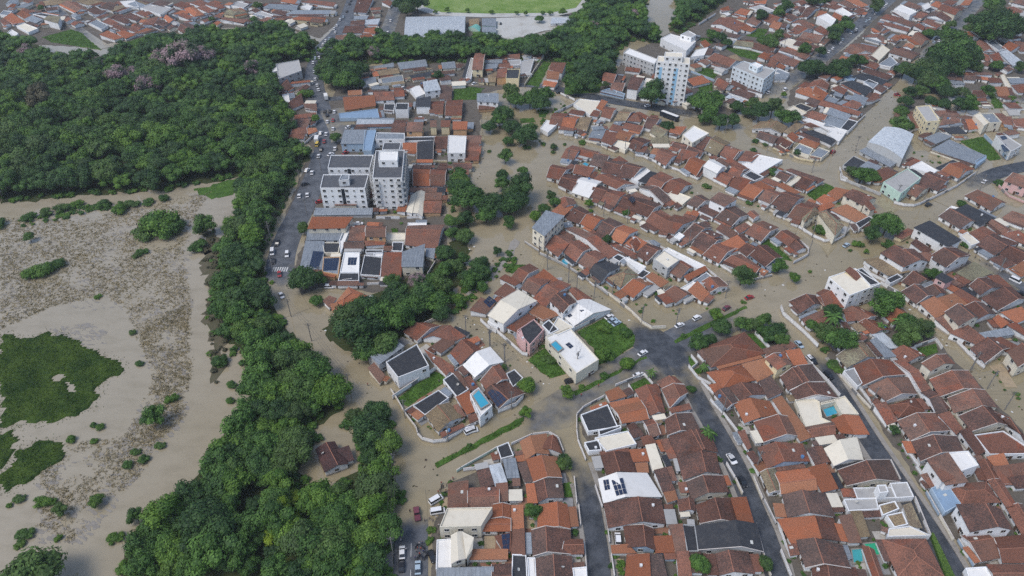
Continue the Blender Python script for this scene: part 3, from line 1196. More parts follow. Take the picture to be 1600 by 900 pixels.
h gr1w 900 120 1200 200 1240 180 950 85
h fk1c 700 130 760 105 850 140 800 170
+ fc1c 650 150 700 125 800 180 760 200
h my1w 1140 80 1180 30 1290 70 1250 120
h mr1w 1080 120 1160 80 1240 110 1200 150
h md1w 790 90 830 60 910 90 880 130
h my1w 940 90 980 50 1050 80 1010 120
h mo1w 720 20 820 -20 930 50 900 80
R K1
h mr1w 170 560 200 530 350 620 300 660
h go1w 130 500 240 540 310 480 200 450
h mr1w 270 550 370 560 440 500 330 480
h fw1w 310 580 420 510 600 550 430 650
h gr1w 80 680 190 730 240 680 140 640
h fk1w 310 670 390 710 460 680 370 635
t g 730 490 30
t f 90 90 65
t f 50 170 65
t f 130 240 65
t f 230 240 50
t f 380 110 55
t f 440 170 80
t f 540 130 80
t f 620 210 70
t f 700 220 65
t f 340 170 45
b 240 120 40
b 530 640 55
b 400 400 30
b 480 430 25
b 380 470 30
R M1
h vw2g 1280 410 1410 290 1640 350 1550 540
h my1g 1220 480 1290 445 1540 545 1450 600
h fk1g 1090 590 1170 520 1280 570 1180 640
h my1g 1220 600 1280 560 1390 600 1330 640
h mr1w 1330 640 1420 610 1500 650 1420 720
t g 1240 665 60
t g 1320 680 50
w w 1.8 1060 610 1080 680 1120 700
w y 1.6 630 490 740 540 850 560 900 530 1000 440
w w 1.8 1000 440 1130 320 1260 200
w y 1.4 540 460 640 490
P 840 650
P 1000 520
P 490 490
P 1180 480
P 165 340
k rs 995 495 1020 480
k rc 1490 45 1520 30
T 420 300 5
R Q1
h mo2c 345 195 650 195 590 280 310 285
h my1w 310 295 590 285 560 375 300 372
+ fw1w 590 280 640 270 560 470 550 380
h my1w 290 385 430 390 420 600 245 595
+ fk1c 420 395 555 395 540 470 435 470
s 345 460 430 465 385 600 315 580
h fy1o 430 510 555 510 540 640 420 620
s 435 520 550 512 530 610 428 615
h fw1w 590 475 705 475 700 620 560 620
s 620 510 690 510 680 570 615 570
h fk1w 750 495 880 510 870 650 720 640
+ fw1w 820 480 890 480 885 500 820 500
h mr1w 905 475 1040 475 1030 660 865 655
h my2c 1045 470 1215 410 1200 580 1040 580
+ my1c 1230 440 1300 440 1290 520 1225 500
h gr1w 640 260 760 260 745 320 630 320
+ mr1w 635 320 760 315 740 380 620 380
h gr2o 765 265 915 270 910 350 760 345
+ mr1w 750 380 910 375 900 410 760 420
h fc1c 910 320 1070 320 1060 370 905 370
h gr1w 1090 265 1365 260 1310 440 1070 410
+ fw1w 1090 240 1230 240 1225 262 1090 262
h md1w 590 390 740 390 740 440 580 440
h gr1w 900 420 970 420 965 460 895 455
+ fk1w 970 390 1050 390 1040 460 960 455
+ fk1w 760 450 890 450 885 470 760 475
+ fk1w 560 630 700 630 700 690 545 690
l 955 285 1010 285 1010 315 955 315
t g 270 280 50
t g 270 670 110
t g 380 680 65
t f 370 845 45
R Q0
h io1w 520 870 620 745 760 810 580 890
+ mr1w 425 850 470 810 530 830 470 900
+ mo1w 480 880 530 860 560 930 500 940
h fw1w 760 830 800 805 840 840 790 860
t f 960 690 70
t f 1000 780 100
t k 1160 690 80
t f 1200 790 110
t f 930 850 90
t f 1290 690 80
t f 1370 620 80
t f 1450 580 75
t f 1520 520 60
t f 1370 470 80
t f 1430 230 60
t f 1530 210 75
t f 1430 330 60
t f 1530 340 75
t f 1250 870 80
t f 1330 820 60
t g 1480 840 60
t g 1420 800 40
b 1510 720 30
b 1560 660 40
l 1500 760 1620 700 1620 750 1520 790
w w 1.6 770 720 920 710
w b 2.5 575 700 650 690
w w 2 840 200 1020 200
w w 1.6 1080 200 1210 200
w w 1.4 1240 640 1300 545
P 410 720
P 15 360
P 370 180
P 300 180
k wv 30 430 25 510
k ws 145 460 140 515
k kc 35 520 35 560
k rc 80 615 85 665
k wc 85 785 110 830
k ws 440 740 510 740
k kc 75 380 60 420
k wc 675 250 730 245
k wc 235 50 240 10
k wc 300 45 300 0
k rc 380 80 415 70
T 420 140 5
R Q2
h ah4w 485 510 815 510 790 612 460 612
h ah4w 425 662 780 660 750 768 400 768
+ ay5w 570 660 630 658 625 700 545 710
+ my1g 375 925 800 925 795 975 360 980
h ah6w 835 475 1060 470 1040 690 810 690
+ fw7w 865 485 1005 485 1000 550 860 550
+ ah6w 900 410 1035 410 1020 470 885 470
h go1w 1130 620 1260 625 1255 750 1130 750
h gr1w 1265 625 1385 630 1375 740 1255 740
h mr1w 1110 765 1310 765 1305 800 1100 800
h gc1w 1155 800 1120 960 1200 985 1220 805
+ mc1w 1155 800 1120 960 1070 950 1110 830
h mr1o 1225 805 1350 805 1345 860 1220 860
+ mr1o 1215 870 1350 870 1340 960 1210 960
R Q3
h my2b 595 315 760 315 740 420 565 420
+ fb2b 750 320 835 320 800 470 740 470
h fy2w 850 335 1055 340 1055 385 840 385
+ fw1w 780 370 840 350 840 430 775 430
h mw1b 700 230 970 235 965 265 690 270
h md1w 970 260 1070 260 1060 335 955 335
h mr2o 1085 255 1205 255 1195 325 1075 325
h mr2y 1260 240 1310 240 1310 290 1260 290
+ mr2y 1345 240 1420 240 1410 290 1345 290
h mo2o 1440 250 1550 250 1545 310 1440 310
h gd1w 1300 370 1400 370 1400 430 1295 430
h fw2w 1405 360 1540 365 1530 490 1400 490
h mr1o 1550 420 1640 420 1640 550 1530 550
+ mr1w 1540 365 1640 365 1640 410 1545 410
h mo1w 1050 415 1165 415 1155 480 1050 470
h gk1w 1165 410 1290 395 1280 540 1160 540
h fk1w 1060 370 1295 365 1290 395 1060 400
h mo1o 585 60 820 45 830 125 600 160
+ fb1b 555 185 840 150 855 215 560 220
h mr1w 820 20 965 15 980 80 830 85
h mr1w 975 10 1055 5 1060 50 985 55
h fk1w 905 110 985 110 975 160 900 155
h fk2w 1000 105 1090 105 1085 155 990 155
h mk2w 1155 70 1265 55 1260 130 1150 130
h gr1w 1260 95 1370 90 1360 180 1255 180
h gr1w 1390 90 1515 80 1505 200 1380 200
R Q4
h gd1w 150 110 250 30 270 110 180 150
+ fw1w 105 40 150 30 165 95 120 95
h md1w 60 90 100 60 200 170 140 190
h mr1w 200 200 340 180 330 215 205 230
+ mr1w 270 110 370 110 375 165 285 150
h mr1w 225 235 330 225 300 290 230 290
h gr1w 175 350 300 340 290 300 190 300
+ mo1w 300 300 370 300 380 325 310 350
+ mr1w 150 350 280 350 270 385 155 380
t g 520 370 48
t g 365 225 35
t g 1490 650 50
t g 1510 720 60
t g 1500 800 90
w w 1.6 280 420 390 330
w y 1.5 1280 560 1390 560
P 275 520
P 410 640
k wc 385 540 395 500
k wc 335 665 340 635
k kc 270 745 300 735
k kc 405 480 415 455
k rc 430 420 435 390
k wc 400 350 410 330
k wc 445 360 450 335
k wc 500 320 505 295
k wc 455 265 460 240
k wc 510 190 515 160
k kc 435 180 440 160
k kc 455 210 455 190
k kc 475 180 480 160
k rc 500 250 505 230
k T 455 100 440 30
k T 370 430 385 365
k yv 375 440 385 420
k wc 515 475 520 450
k wc 290 640 310 620
k wc 470 515 500 500
k ws 1170 230 1215 225
k rc 590 500 610 490
k wc 610 300 640 290
k kc 650 840 660 850
T 420 60 5
R Q4
h fe2g 60 200 230 170 250 250 80 310
+ fw2g 20 205 60 200 70 250 30 260
h gd1w 70 400 130 320 180 380 110 420
+ mo1w 170 355 320 340 320 325 180 340
b 300 430 60
R Q5
h mt1c 850 255 1000 230 1020 270 870 290
h fy1c 880 310 1040 285 1050 330 890 350
h my1c 1010 190 1220 165 1235 215 1030 240
h mk1c 1100 290 1260 260 1270 290 1120 310
h my1c 1350 190 1450 180 1460 230 1360 235
h my1c 820 220 970 190 975 220 830 235
h my1w 720 320 830 300 840 340 730 370
h gw1w 1095 400 1150 375 1220 430 1150 460
h mw2w 1205 340 1310 320 1340 400 1220 415
h md1w 1340 380 1430 375 1425 465 1335 470
t f 440 230 80
t f 540 220 95
t f 640 260 95
t f 480 290 90
t f 600 320 90
t f 720 240 60
t f 690 350 55
t f 400 270 40
t g 1320 290 45
b 1270 300 25
b 1200 320 20
k wc 365 330 360 310
k wc 380 380 375 355
k wc 390 410 385 395
k wc 355 270 355 250
k wc 345 200 350 180
k kc 380 190 385 170
k lc 360 165 365 145
k wc 390 160 395 140
k kc 380 135 385 118
k wc 400 95 410 75
k wc 420 55 430 40
k wc 420 115 430 100
k wc 440 85 445 70
k kc 465 40 470 20
k lc 470 15 480 -5
k kc 410 140 420 122
k ws 660 425 700 410
k ws 1040 395 1070 385
k wc 440 30 450 10
T 640 60 5
R Q6
h gr2y 490 240 570 240 590 120 515 115
+ fe1w 440 300 480 155 510 160 480 310
h my1g 590 170 720 160 720 190 590 190
h mr2o 690 240 760 235 755 300 680 305
h fk2y 760 240 860 240 850 310 755 310
h mt1y 610 290 680 260 670 340 620 340
h mr1w 760 130 860 120 860 160 765 160
h mr1w 700 200 780 190 780 230 700 230
h fe1w 870 180 970 160 940 260 870 270
h my1g 600 200 690 195 680 230 590 240
h mr1w 960 115 1050 110 1020 160 960 150
h fe1w 780 170 870 165 860 200 780 205
h fe1w 900 110 960 105 950 140 890 145
R Q7
h mo2w 1080 250 1170 265 1160 320 1070 310
+ mr2w 1110 190 1220 190 1190 270 1090 250
+ mo1w 1050 330 1160 330 1130 380 1040 370
R Q3
h my2w 530 430 690 430 690 500 530 490
h mr1o 545 500 665 500 665 545 540 555
h mr1w 445 760 560 760 555 820 440 830
h mr1o 440 840 560 840 550 900 435 900
w y 2 900 360 1050 140
l 350 380 500 380 580 390 520 480 340 480
l 910 360 1050 180 1100 190 1010 380
p g 420 545 530 545 525 650 410 650
t f 790 430 75
t f 830 480 70
t f 980 450 75
t f 1060 440 70
t f 1020 500 70
t f 940 480 60
t f 730 590 75
t f 700 640 65
t f 620 690 55
t f 800 690 65
t f 900 760 80
t f 940 710 60
t f 770 800 40
b 750 880 45
b 620 880 18
b 910 850 30
b 1130 845 28
b 1050 830 15
b 1210 825 15
l 1000 560 1090 560 1060 620 1010 610
l 860 630 970 620 980 655 870 660
l 1180 100 1400 90 1530 230 1480 420 1210 440 1220 260
t f 1250 330 60
t f 1330 320 80
t f 1410 350 70
t f 1280 390 60
t f 1400 290 60
b 1300 230 50
b 1400 160 60
b 1250 150 50
b 1120 120 40
w w 1.8 1180 430 1290 480
P 565 700
P 565 420
k kc 1150 425 1190 420
k wc 490 360 520 345
k wc 870 300 910 290
k wc 780 390 820 380
T 940 20 5
R U1
h aw3g 170 310 215 275 435 360 415 400
h ac9w 440 335 690 350 690 400 430 378
+ fc10w 500 305 630 310 630 345 495 340
h fw2w 470 200 540 165 730 220 660 290
+ fe3w 620 170 680 140 735 170 700 190
h mo1w 770 230 810 210 850 250 810 275
+ fw1w 740 290 830 270 800 330 700 340
h ae4l 1025 420 1110 375 1360 445 1270 520
+ fw5l 1160 400 1200 385 1260 410 1220 430
h gr1w 830 360 1000 420 1080 380 930 325
+ mt1w 990 340 1050 325 1100 370 1030 380
h mo1w 670 520 780 490 850 540 720 570
h gr1w 5 525 90 550 125 480 20 465
h gr1w 70 600 160 610 190 550 90 550
+ fy1b 0 610 60 590 180 630 170 650
h md2w 200 590 280 600 330 510 230 500
h fc1w 310 580 350 510 410 520 400 570
h gr1c 880 560 960 600 1010 560 930 510
h gd1w 1010 560 1130 600 1150 560 1030 520
h md1w 1000 620 1180 680 1200 620 1100 590
h mw1w 970 660 1000 640 1110 680 1090 700
h md1w 1140 600 1260 630 1230 570 1180 560
h my1w 1360 480 1470 470 1440 520 1350 520
t f 400 640 105
t f 790 690 90
t f 850 740 70
t f 810 820 55
t f 930 850 60
t f 1030 850 55
t f 1060 730 50
l 700 450 800 420 920 470 870 520 760 500
l 760 560 860 540 870 610 760 610
w b 2 700 460 880 530
w w 1.8 580 705 730 745
w w 2 720 380 960 220 1040 190
t g 30 560 30
k wc 340 730 380 720
k lc 750 380 775 375
k ws 1420 605 1450 590
P 900 320
P 1360 640
T 1080 0 5
R U2
h gr1w 160 190 230 140 430 190 360 250
+ mr1w 430 170 480 130 550 160 510 200
+ mo1w 380 220 430 190 470 210 420 240
h mo1w 225 70 290 45 300 80 240 90
h mo1w 340 100 390 65 460 80 430 120
h gr1w 570 160 650 190 710 140 620 110
+ mo1w 610 210 650 160 710 180 680 230
h mo1w 490 10 590 0 580 30 500 30
h fe1w 460 60 540 40 650 80 600 100
h gd1w 860 120 910 130 1010 60 930 50
h gr1w 790 180 830 160 960 210 910 230
+ io1w 850 200 900 165 960 200 910 220
h gr1w 790 230 850 260 980 230 870 200
h mr1w 960 230 1010 200 1070 240 1040 270
h gr1c 850 290 1000 330 1050 280 910 255
h mo1w 1090 150 1120 95 1190 130 1170 160
h fw2w 990 130 1060 105 1130 150 1100 190
h mo1w 980 130 1000 90 1060 90 1050 120
h gd1w 800 80 850 50 900 80 850 100
h fw1w 880 50 940 30 1000 60 950 90
h mr1w 700 290 740 260 790 280 760 300
h fc1w 690 330 760 300 880 330 840 390
h md1w 800 350 830 320 990 360 960 380
h gt1w 330 350 480 370 480 330 380 320
h gd1w 480 360 640 400 670 380 500 330
h mr1w 690 390 720 370 930 430 890 460
h mr1w 620 460 680 410 850 480 800 520
h mo1w 520 440 570 405 620 430 580 465
h gr1w 600 500 650 530 690 480 640 450
h mo1w 660 520 690 490 740 520 720 540
h fy1w 660 560 680 535 770 570 750 600
h mr1w 1080 60 1120 30 1180 50 1150 80
h mr1w 1150 20 1210 0 1290 30 1240 60
h mo1w 1210 0 1270 -20 1380 40 1330 55
h fw1w 1130 80 1180 60 1260 110 1220 130
h mr1w 1270 90 1310 60 1360 80 1330 110
h mr1w 890 30 930 15 1010 40 970 55
h md1w 730 130 770 110 830 140 790 160
h gr1w 800 20 850 0 900 20 860 40
h fe1w 660 40 720 20 790 50 740 80
h mr1w 1050 10 1090 0 1150 20 1110 40
l 430 280 520 220 600 230 560 300
l 250 370 330 360 540 420 500 470 380 440
l 560 290 620 260 650 300 600 330
l 60 290 200 310 160 340 60 310
l 30 540 100 520 210 560 170 600
t f 740 50 55
t f 690 100 50
t f 550 120 50
t f 620 330 60
t f 680 280 50
t f 560 310 40
t f 890 390 50
t f 1010 400 45
t f 1130 230 50
t f 1115 260 55
t f 1120 290 50
t f 1210 170 55
t f 1215 200 50
t f 1120 170 30
t f 920 530 80
t f 990 530 70
t f 1080 550 60
t f 1160 520 80
t f 1180 560 60
t f 1260 480 50
t f 1330 480 50
t f 170 270 50
t f 240 290 40
t f 280 330 40
t f 1050 0 40
t f 960 5 60
t f 1450 40 60
t s 725 740 25
w w 2 60 190 190 110
P 720 390
P 1010 410
k wc 1070 415 1085 395
k wc 1100 385 1115 370
k wc 1160 345 1175 330
k lc 1175 320 1195 300
k wc 1240 265 1260 245
k wc 1280 240 1300 220
k kc 1280 255 1300 240
k kc 1345 215 1370 195
k lc 1360 175 1380 155
k lc 1390 155 1405 140
k wc 1430 115 1450 95
k wc 1500 60 1520 45
k wc 1520 40 1535 25
k wc 720 710 750 690
k wc 590 730 620 715
R U3
h go1w 820 710 960 770 1030 760 880 690
+ go1w 940 740 1020 790 1080 740 970 680
h gr1w 880 690 960 630 1075 660 1060 700
h my1w 1110 740 1130 710 1190 740 1170 760
h mk1w 1180 650 1260 630 1420 690 1350 740
h mk1w 1250 600 1350 570 1530 630 1490 660
h fy1w 1350 640 1390 620 1460 650 1420 690
h md1w 1340 560 1380 530 1570 590 1530 620
h mr1w 1100 690 1150 670 1220 700 1190 740
h fb1b 1190 600 1230 580 1290 600 1260 640
h md1w 1430 690 1470 660 1530 690 1490 720
h mr1w 1370 790 1420 730 1480 760 1420 790
T 1340 80 4.5
R U4
h fe3y 415 390 505 382 575 485 485 490
+ mr1w 345 430 385 425 450 530 400 540
h mr1w 540 420 620 415 630 450 580 460
h mr1w 580 520 620 430 710 440 720 500
h mr1w 700 460 760 450 850 470 760 480
+ mo1w 760 480 855 475 875 540 785 550
h fy2c 865 440 955 435 1010 495 930 500
+ fc2c 820 450 860 430 920 500 890 520
h mr1o 990 460 1080 460 1090 520 1020 510
h mr1w 1085 480 1200 470 1200 540 1110 530
h fe2w 975 600 1040 590 1150 660 1080 700
s 1000 600 1040 592 1055 615 1020 625
s 1005 660 1040 650 1070 700 1030 710
h my1g 470 610 570 570 660 600 550 650
h my1c 530 690 650 625 900 735 820 790
+ fb1b 830 770 900 730 905 750 840 800
h mk1w 600 540 710 530 770 580 650 580
h gd1w 605 200 690 200 690 160 600 160
h gd1w 750 200 830 205 820 165 740 165
h mr1w 930 220 1020 220 1000 190 920 185
h fc1c 1005 170 1030 160 1080 250 1040 250
h mo1w 965 250 1050 250 1070 310 990 315
+ mr1w 1085 240 1170 230 1170 290 1130 290
h gd1w 800 320 905 320 890 280 800 275
+ mr1w 830 350 910 350 900 325 830 330
h my1w 1060 190 1200 190 1200 225 1080 225
h my1w 640 310 660 300 720 360 700 370
h mr1w 250 470 270 430 300 430 310 460
l 720 630 900 600 1010 760 930 770 830 700 730 640
l 920 300 960 300 1040 400 960 400
l 730 340 800 340 860 410 730 410
w b 2.5 890 590 1050 750
w w 1.8 350 580 520 480
w w 1.6 1050 410 1200 410
t f 330 130 60
t f 470 150 90
t f 540 130 90
t f 500 200 80
t f 560 220 70
t f 630 280 60
t f 450 280 50
t f 360 290 45
t f 340 350 45
t f 310 420 45
t f 300 525 70
t f 350 520 45
t f 520 350 45
t f 610 370 45
t f 730 290 50
t f 790 360 60
t f 720 370 50
t f 910 280 45
t f 630 30 120
t f 590 90 100
t f 680 100 80
t f 780 40 90
t f 830 110 50
t f 980 100 40
t f 1140 110 40
t s 1085 330 25
k kc 1035 430 1080 425
k ws 610 145 650 142
k rc 265 300 295 310
P 1120 430
P 700 390
P 640 340
T 1280 0 5
R U5
h gr1w 195 400 300 420 420 420 290 340
+ mr1w 270 380 310 340 460 370 410 430
h fc1c 410 430 490 350 550 390 470 470
h mr1w 550 410 590 370 760 430 720 460
h io1w 560 310 640 300 760 300 640 270
+ gr1c 720 300 800 350 860 310 780 250
h mo1w 560 300 600 270 650 290 610 320
h gd1w 430 220 480 250 530 220 490 190
h gr1w 360 290 390 270 510 300 500 330
h mr1w 500 190 520 170 700 220 690 245
h mr1w 600 170 640 140 750 180 720 210
h gd1w 840 130 890 90 1050 130 990 165
h gr2c 930 70 1060 115 1120 80 990 35
h fw2w 590 70 640 35 760 90 710 115
h mr1w 660 40 700 10 800 50 760 70
h mr1w 730 130 790 90 850 110 800 145
h mr1w 830 180 880 160 950 200 920 215
h mo1w 870 40 910 10 960 40 930 60
h mr1w 740 200 780 180 830 210 810 235
h mr1w 820 250 840 210 920 220 900 250
h mr1w 480 140 530 110 640 140 600 170
h md1w 570 100 620 90 710 120 660 140
h fw1w 800 40 850 20 880 50 830 75
h mo1w 1100 40 1140 0 1200 0 1170 40
h mr1w 960 20 1010 0 1080 10 1040 40
h mr1w 330 500 370 480 480 500 440 540
h fy1w 470 500 560 440 610 490 560 520
h md1w 1040 60 1090 40 1140 60 1100 90
R U6
h gr1w 1210 340 1290 400 1370 400 1290 320
+ fy1w 1310 330 1360 310 1460 380 1400 390
h go1w 1430 370 1500 400 1580 370 1500 330
h mr1w 1250 450 1300 420 1350 450 1320 480
+ mr1w 1260 500 1300 480 1360 490 1330 520
h mw1w 1410 410 1470 390 1600 490 1510 510
h mr1w 1330 430 1400 410 1440 480 1380 490
h mr1w 1530 330 1620 330 1620 400 1570 400
h gr1w 1350 80 1420 60 1600 90 1500 120
h mr1w 1510 20 1540 0 1640 0 1640 50
h fe1w 1480 120 1540 90 1640 90 1640 160
t f 1330 190 130
t f 1460 200 110
t f 1290 250 90
t f 1400 250 90
t f 1540 230 90
t f 1350 140 90
t f 1190 160 50
t f 1180 220 50
t f 1060 340 110
t f 1000 400 110
t f 1120 420 110
t f 1190 400 70
t f 960 450 80
t f 1060 480 90
t f 1230 530 40
t f 1390 500 40
t f 1340 40 70
t f 1400 20 60
t f 930 260 40
t f 860 260 40
t f 980 240 40
t f 1030 190 40
t f 670 540 65
t f 820 570 100
t f 880 540 80
t f 760 590 60
k ws 980 560 1025 555
k ws 1210 310 1250 305
k ws 1310 305 1345 300
k kc 840 450 855 430
k lc 890 340 905 320
k wc 930 330 945 310
k kc 905 310 920 295
T 0 0 5
R V1
h mo1w 30 140 90 100 190 170 100 190
+ mo1w 130 110 170 80 250 120 200 150
h my1w 190 150 250 120 330 150 280 180
h fc1w 130 200 190 180 290 220 220 250
h mt2w 340 150 380 120 470 130 450 180
h fk1w 260 110 330 100 450 120 420 140
h gr1w 480 30 600 90 690 80 600 20
h fy1w 700 180 760 155 840 195 790 225
h mr1w 800 170 850 140 930 180 880 200
h mr1w 880 210 910 190 1000 230 970 250
h mo1w 780 270 840 240 960 290 890 310
h mo1w 910 250 970 240 1060 270 980 300
h mr1w 1000 230 1040 200 1100 220 1060 250
h mo1w 1040 260 1140 220 1190 230 1100 260
h mr1w 1110 190 1150 150 1240 130 1200 190
h md1w 1210 180 1240 150 1330 180 1280 210
h go1w 1280 140 1320 180 1370 160 1310 120
h mr1w 1390 120 1430 100 1510 130 1470 150
h mo1w 1360 110 1420 80 1500 90 1450 110
h io1w 1440 70 1520 130 1590 110 1510 50
h md1w 890 150 950 110 1010 160 970 180
h md1w 960 130 1020 100 1110 140 1060 160
h mr1w 1060 100 1110 80 1170 110 1130 130
h fw1w 940 10 1050 0 1080 50 980 50
h md1w 780 60 840 20 930 50 880 80
h md1w 680 80 740 50 790 80 740 110
h mt1w 840 60 950 40 990 50 880 90
h fe1w 1100 60 1200 20 1330 60 1250 110
h gd1w 1390 230 1480 290 1580 230 1470 180
h mr1w 1520 250 1560 220 1640 250 1600 300
h mt1w 380 0 560 -10 560 20 400 40
h mt1w 590 10 700 -10 800 10 690 40
h mr1w 0 160 40 140 80 180 30 200
h fw1w 50 260 90 230 140 260 100 300
h fy1w 0 110 30 80 90 90 60 120
h md1w 1180 30 1250 0 1340 20 1280 50
h my1w 1000 30 1060 10 1140 40 1080 60
h mr1w 1350 40 1420 10 1480 40 1420 60
h mr1w 1480 20 1560 0 1620 20 1580 50
t f 320 60 25
l 330 290 560 230 640 260 790 390 600 360 400 330
l 920 350 1080 300 1220 260 1240 290 1180 350 960 380
T 220 0 5
R V2
h my1w 960 60 1010 30 1220 40 1210 80
h md1w 1020 100 1060 75 1140 90 1130 120
h fe1w 895 105 940 85 1030 115 1020 135
h mo1y 1170 150 1230 130 1440 140 1430 170
+ mr1y 1320 170 1340 140 1430 150 1420 180
h my1w 1140 110 1200 80 1480 80 1460 110
h gt1y 650 110 720 120 830 100 760 65
h mr1w 570 130 600 110 640 120 620 140
h mr1w 635 150 680 140 830 150 800 180
h mr1w 1290 20 1320 0 1520 20 1500 50
h fw1w 1250 50 1290 35 1340 45 1320 75
h mr1w 440 60 500 40 570 80 530 100
h mr1w 500 30 560 10 650 40 600 60
h mo1w 1090 10 1130 -10 1220 0 1200 30
h md1w 1020 130 1040 120 1140 125 1130 145
h fe1w 700 40 760 10 840 30 800 60
t f 910 40 35
t f 550 150 25
t f 880 150 30
T 520 0 3.81
R V3
h vw2g 435 100 790 95 785 225 425 215
h mt1w 810 115 870 110 870 155 815 155
+ vn1n 805 165 835 150 880 160 875 190
h my1n 890 110 970 110 970 155 890 150
+ my1n 890 160 970 160 970 190 890 188
h md1w 150 -10 240 -15 200 75 125 70
h md1w 110 125 190 120 185 150 105 150
h md1w 75 155 190 155 170 195 60 195
h mw1w 190 120 280 110 265 145 180 145
h mo1w 190 170 255 160 250 200 180 195
h mr1w 20 210 100 205 90 235 15 235
h my1w 130 95 210 95 200 115 125 115
h mr1w 290 10 330 0 360 15 340 35
h mw1w 1310 105 1520 103 1510 130 1300 140
t f 500 10 60
t f 440 50 50
t f 400 25 45
t s 610 70 14
t s 680 60 18
t s 800 60 16
t s 945 70 14
t s 1095 75 14
t s 1150 80 14
t s 1250 75 14
t s 1295 75 16
t s 1370 70 24
t f 1230 110 25
t g 270 180 22
k wc 340 130 350 115
k wc 325 200 330 185
k kc 80 75 88 60
k kc 95 30 100 15
k wc 20 160 28 145
k wc 40 125 48 108
k lc 60 110 66 95
k wc 5 180 12 165
k wc 12 200 18 185
k kc 105 10 112 -2
k kc 998 145 1000 135
T 400 675 4
R Q8
h gx1w 375 110 430 248 572 195 490 62
+ mx1w 505 110 580 85 612 172 555 192
T 0 0 1
R Q0
t f 717 277 14
t f 720 295 22
t f 732 307 25
t f 790 245 13
t f 785 272 10
t f 785 287 14
t f 770 317 22
t f 760 335 17
t f 795 320 20
t f 805 300 20
t f 795 347 12
t f 750 415 17
t f 735 437 18
t f 777 392 9
t f 815 295 24
t f 805 312 22
t g 861 305 10
t g 867 315 9
t g 850 325 10
t g 836 337 12
t g 817 266 8
t f 560 520 38
t f 545 495 28
t f 590 500 32
t f 600 535 26
t f 575 545 24
t f 625 500 26
t f 640 480 24
t f 620 470 24
t f 690 490 16
t f 570 480 24
t f 680 470 22
t f 660 460 26
t f 690 445 20
R Y1
t g 240 650 19
b 250 350 36
b 232 356 24
b 270 356 22
t f 320 352 17
b 307 385 15
t g 45 370 9
b 50 424 16
b 70 418 18
b 92 410 13
b 185 325 14
b 160 318 12
b 205 318 11
b 222 393 9
b 214 398 7
b 153 463 6
b 206 520 7
b 218 567 7
b 270 622 10
t g 150 782 11
t g 95 797 12
b 65 783 13
b 80 785 8
b 38 835 13
b 30 850 8
b 92 840 7
b 180 840 12
b 200 727 10
b 222 718 10
b 212 705 8
b 30 778 9
b 15 790 6
b 0 348 12
b 155 668 8
b 145 663 6
t f 45 905 44
t f 212 806 13
b 145 690 7
b 110 685 9
b 250 695 8
b 345 565 15
b 362 600 8
b 360 625 7
b 120 318 10
b 95 325 12
b 70 332 12
b 45 338 11
b 230 315 9
b 255 310 10
T 620 720 5
R A2
w w 1.6 1385 130 1405 330
w w 1.5 1420 350 1435 500
w w 1.5 1465 640 1485 900
T 900 720 5
R B1
w w 1.7 150 195 205 360
w g 1.6 225 380 262 640
w w 1.6 275 730 300 900
R B2
w w 1.7 1175 20 1240 130
w c 1.7 1245 140 1300 255
w w 1.7 1405 500 1460 715
w c 1.6 1465 730 1520 900
T 1100 720 5
R C1
w w 1.8 365 0 425 115
w c 1.8 385 130 455 295
w g 1.7 470 310 560 490
w w 1.8 575 480 650 690
w w 1.8 600 700 680 900
T 1280 720 5
R C2
w w 1.7 555 0 630 150
w w 1.8 745 290 865 585
R D1
w w 1.8 760 45 870 210
w b 1.8 835 245 935 420
w c 1.8 940 430 1045 615
w b 1.8 1085 620 1205 820
T 0 0 1
R A1
l 678 722 700 712 740 692 770 676 772 682 742 700 704 720 682 730
l 770 676 818 652 820 658 772 683
"""
# ------------------------------------------------------------------ the setting: ground, water, roads, pavements
def ragged(w, k):
    """an outline with the small bays of a real bank instead of ruled edges"""
    if not k: return w
    out = []
    for i in range(len(w)):
        p, q = w[i], w[(i + 1) % len(w)]
        n = max(1, int((q - p).length / 2.5))
        for j in range(n):
            c = p.lerp(q, j / n)
            out.append(c + Vector((math.sin(c.x * .7 + c.y * .45) + math.sin(c.y * 1.3) * .6, math.cos(c.y * .6 - c.x * .5) + math.sin(c.x * 1.1) * .6, 0)) * k)
    return out
def poly(name, pts, z0, z1, mat, kind='structure', label=None, rag=.5):
    w = ragged([P(x, y, z1) for x, y in pts], rag)
    a = sum(w[i - 1].x * w[i].y - w[i].x * w[i - 1].y for i in range(len(w)))
    if a < 0: w.reverse()
    b = MB(); b.prism(w, z0, z1)
    o = b.build(name, mat, uv=False)
    return tag(o, label, kind=kind)
def pairs(s):
    v = [float(t) for t in s.split()]
    return list(zip(v[0::2], v[1::2]))

b = MB(); b.face([(-6000, -1500, -.9), (6000, -1500, -.9), (6000, 9000, -.9), (-6000, 9000, -.9)])
tag(b.build("ground", M['earth'], uv=False), kind='structure')
b = MB(); b.face([(-620, 20, 0), (620, 20, 0), (760, 900, 0), (-760, 900, 0)])
tag(b.build("flood_water", M['water'], uv=False), kind='structure')

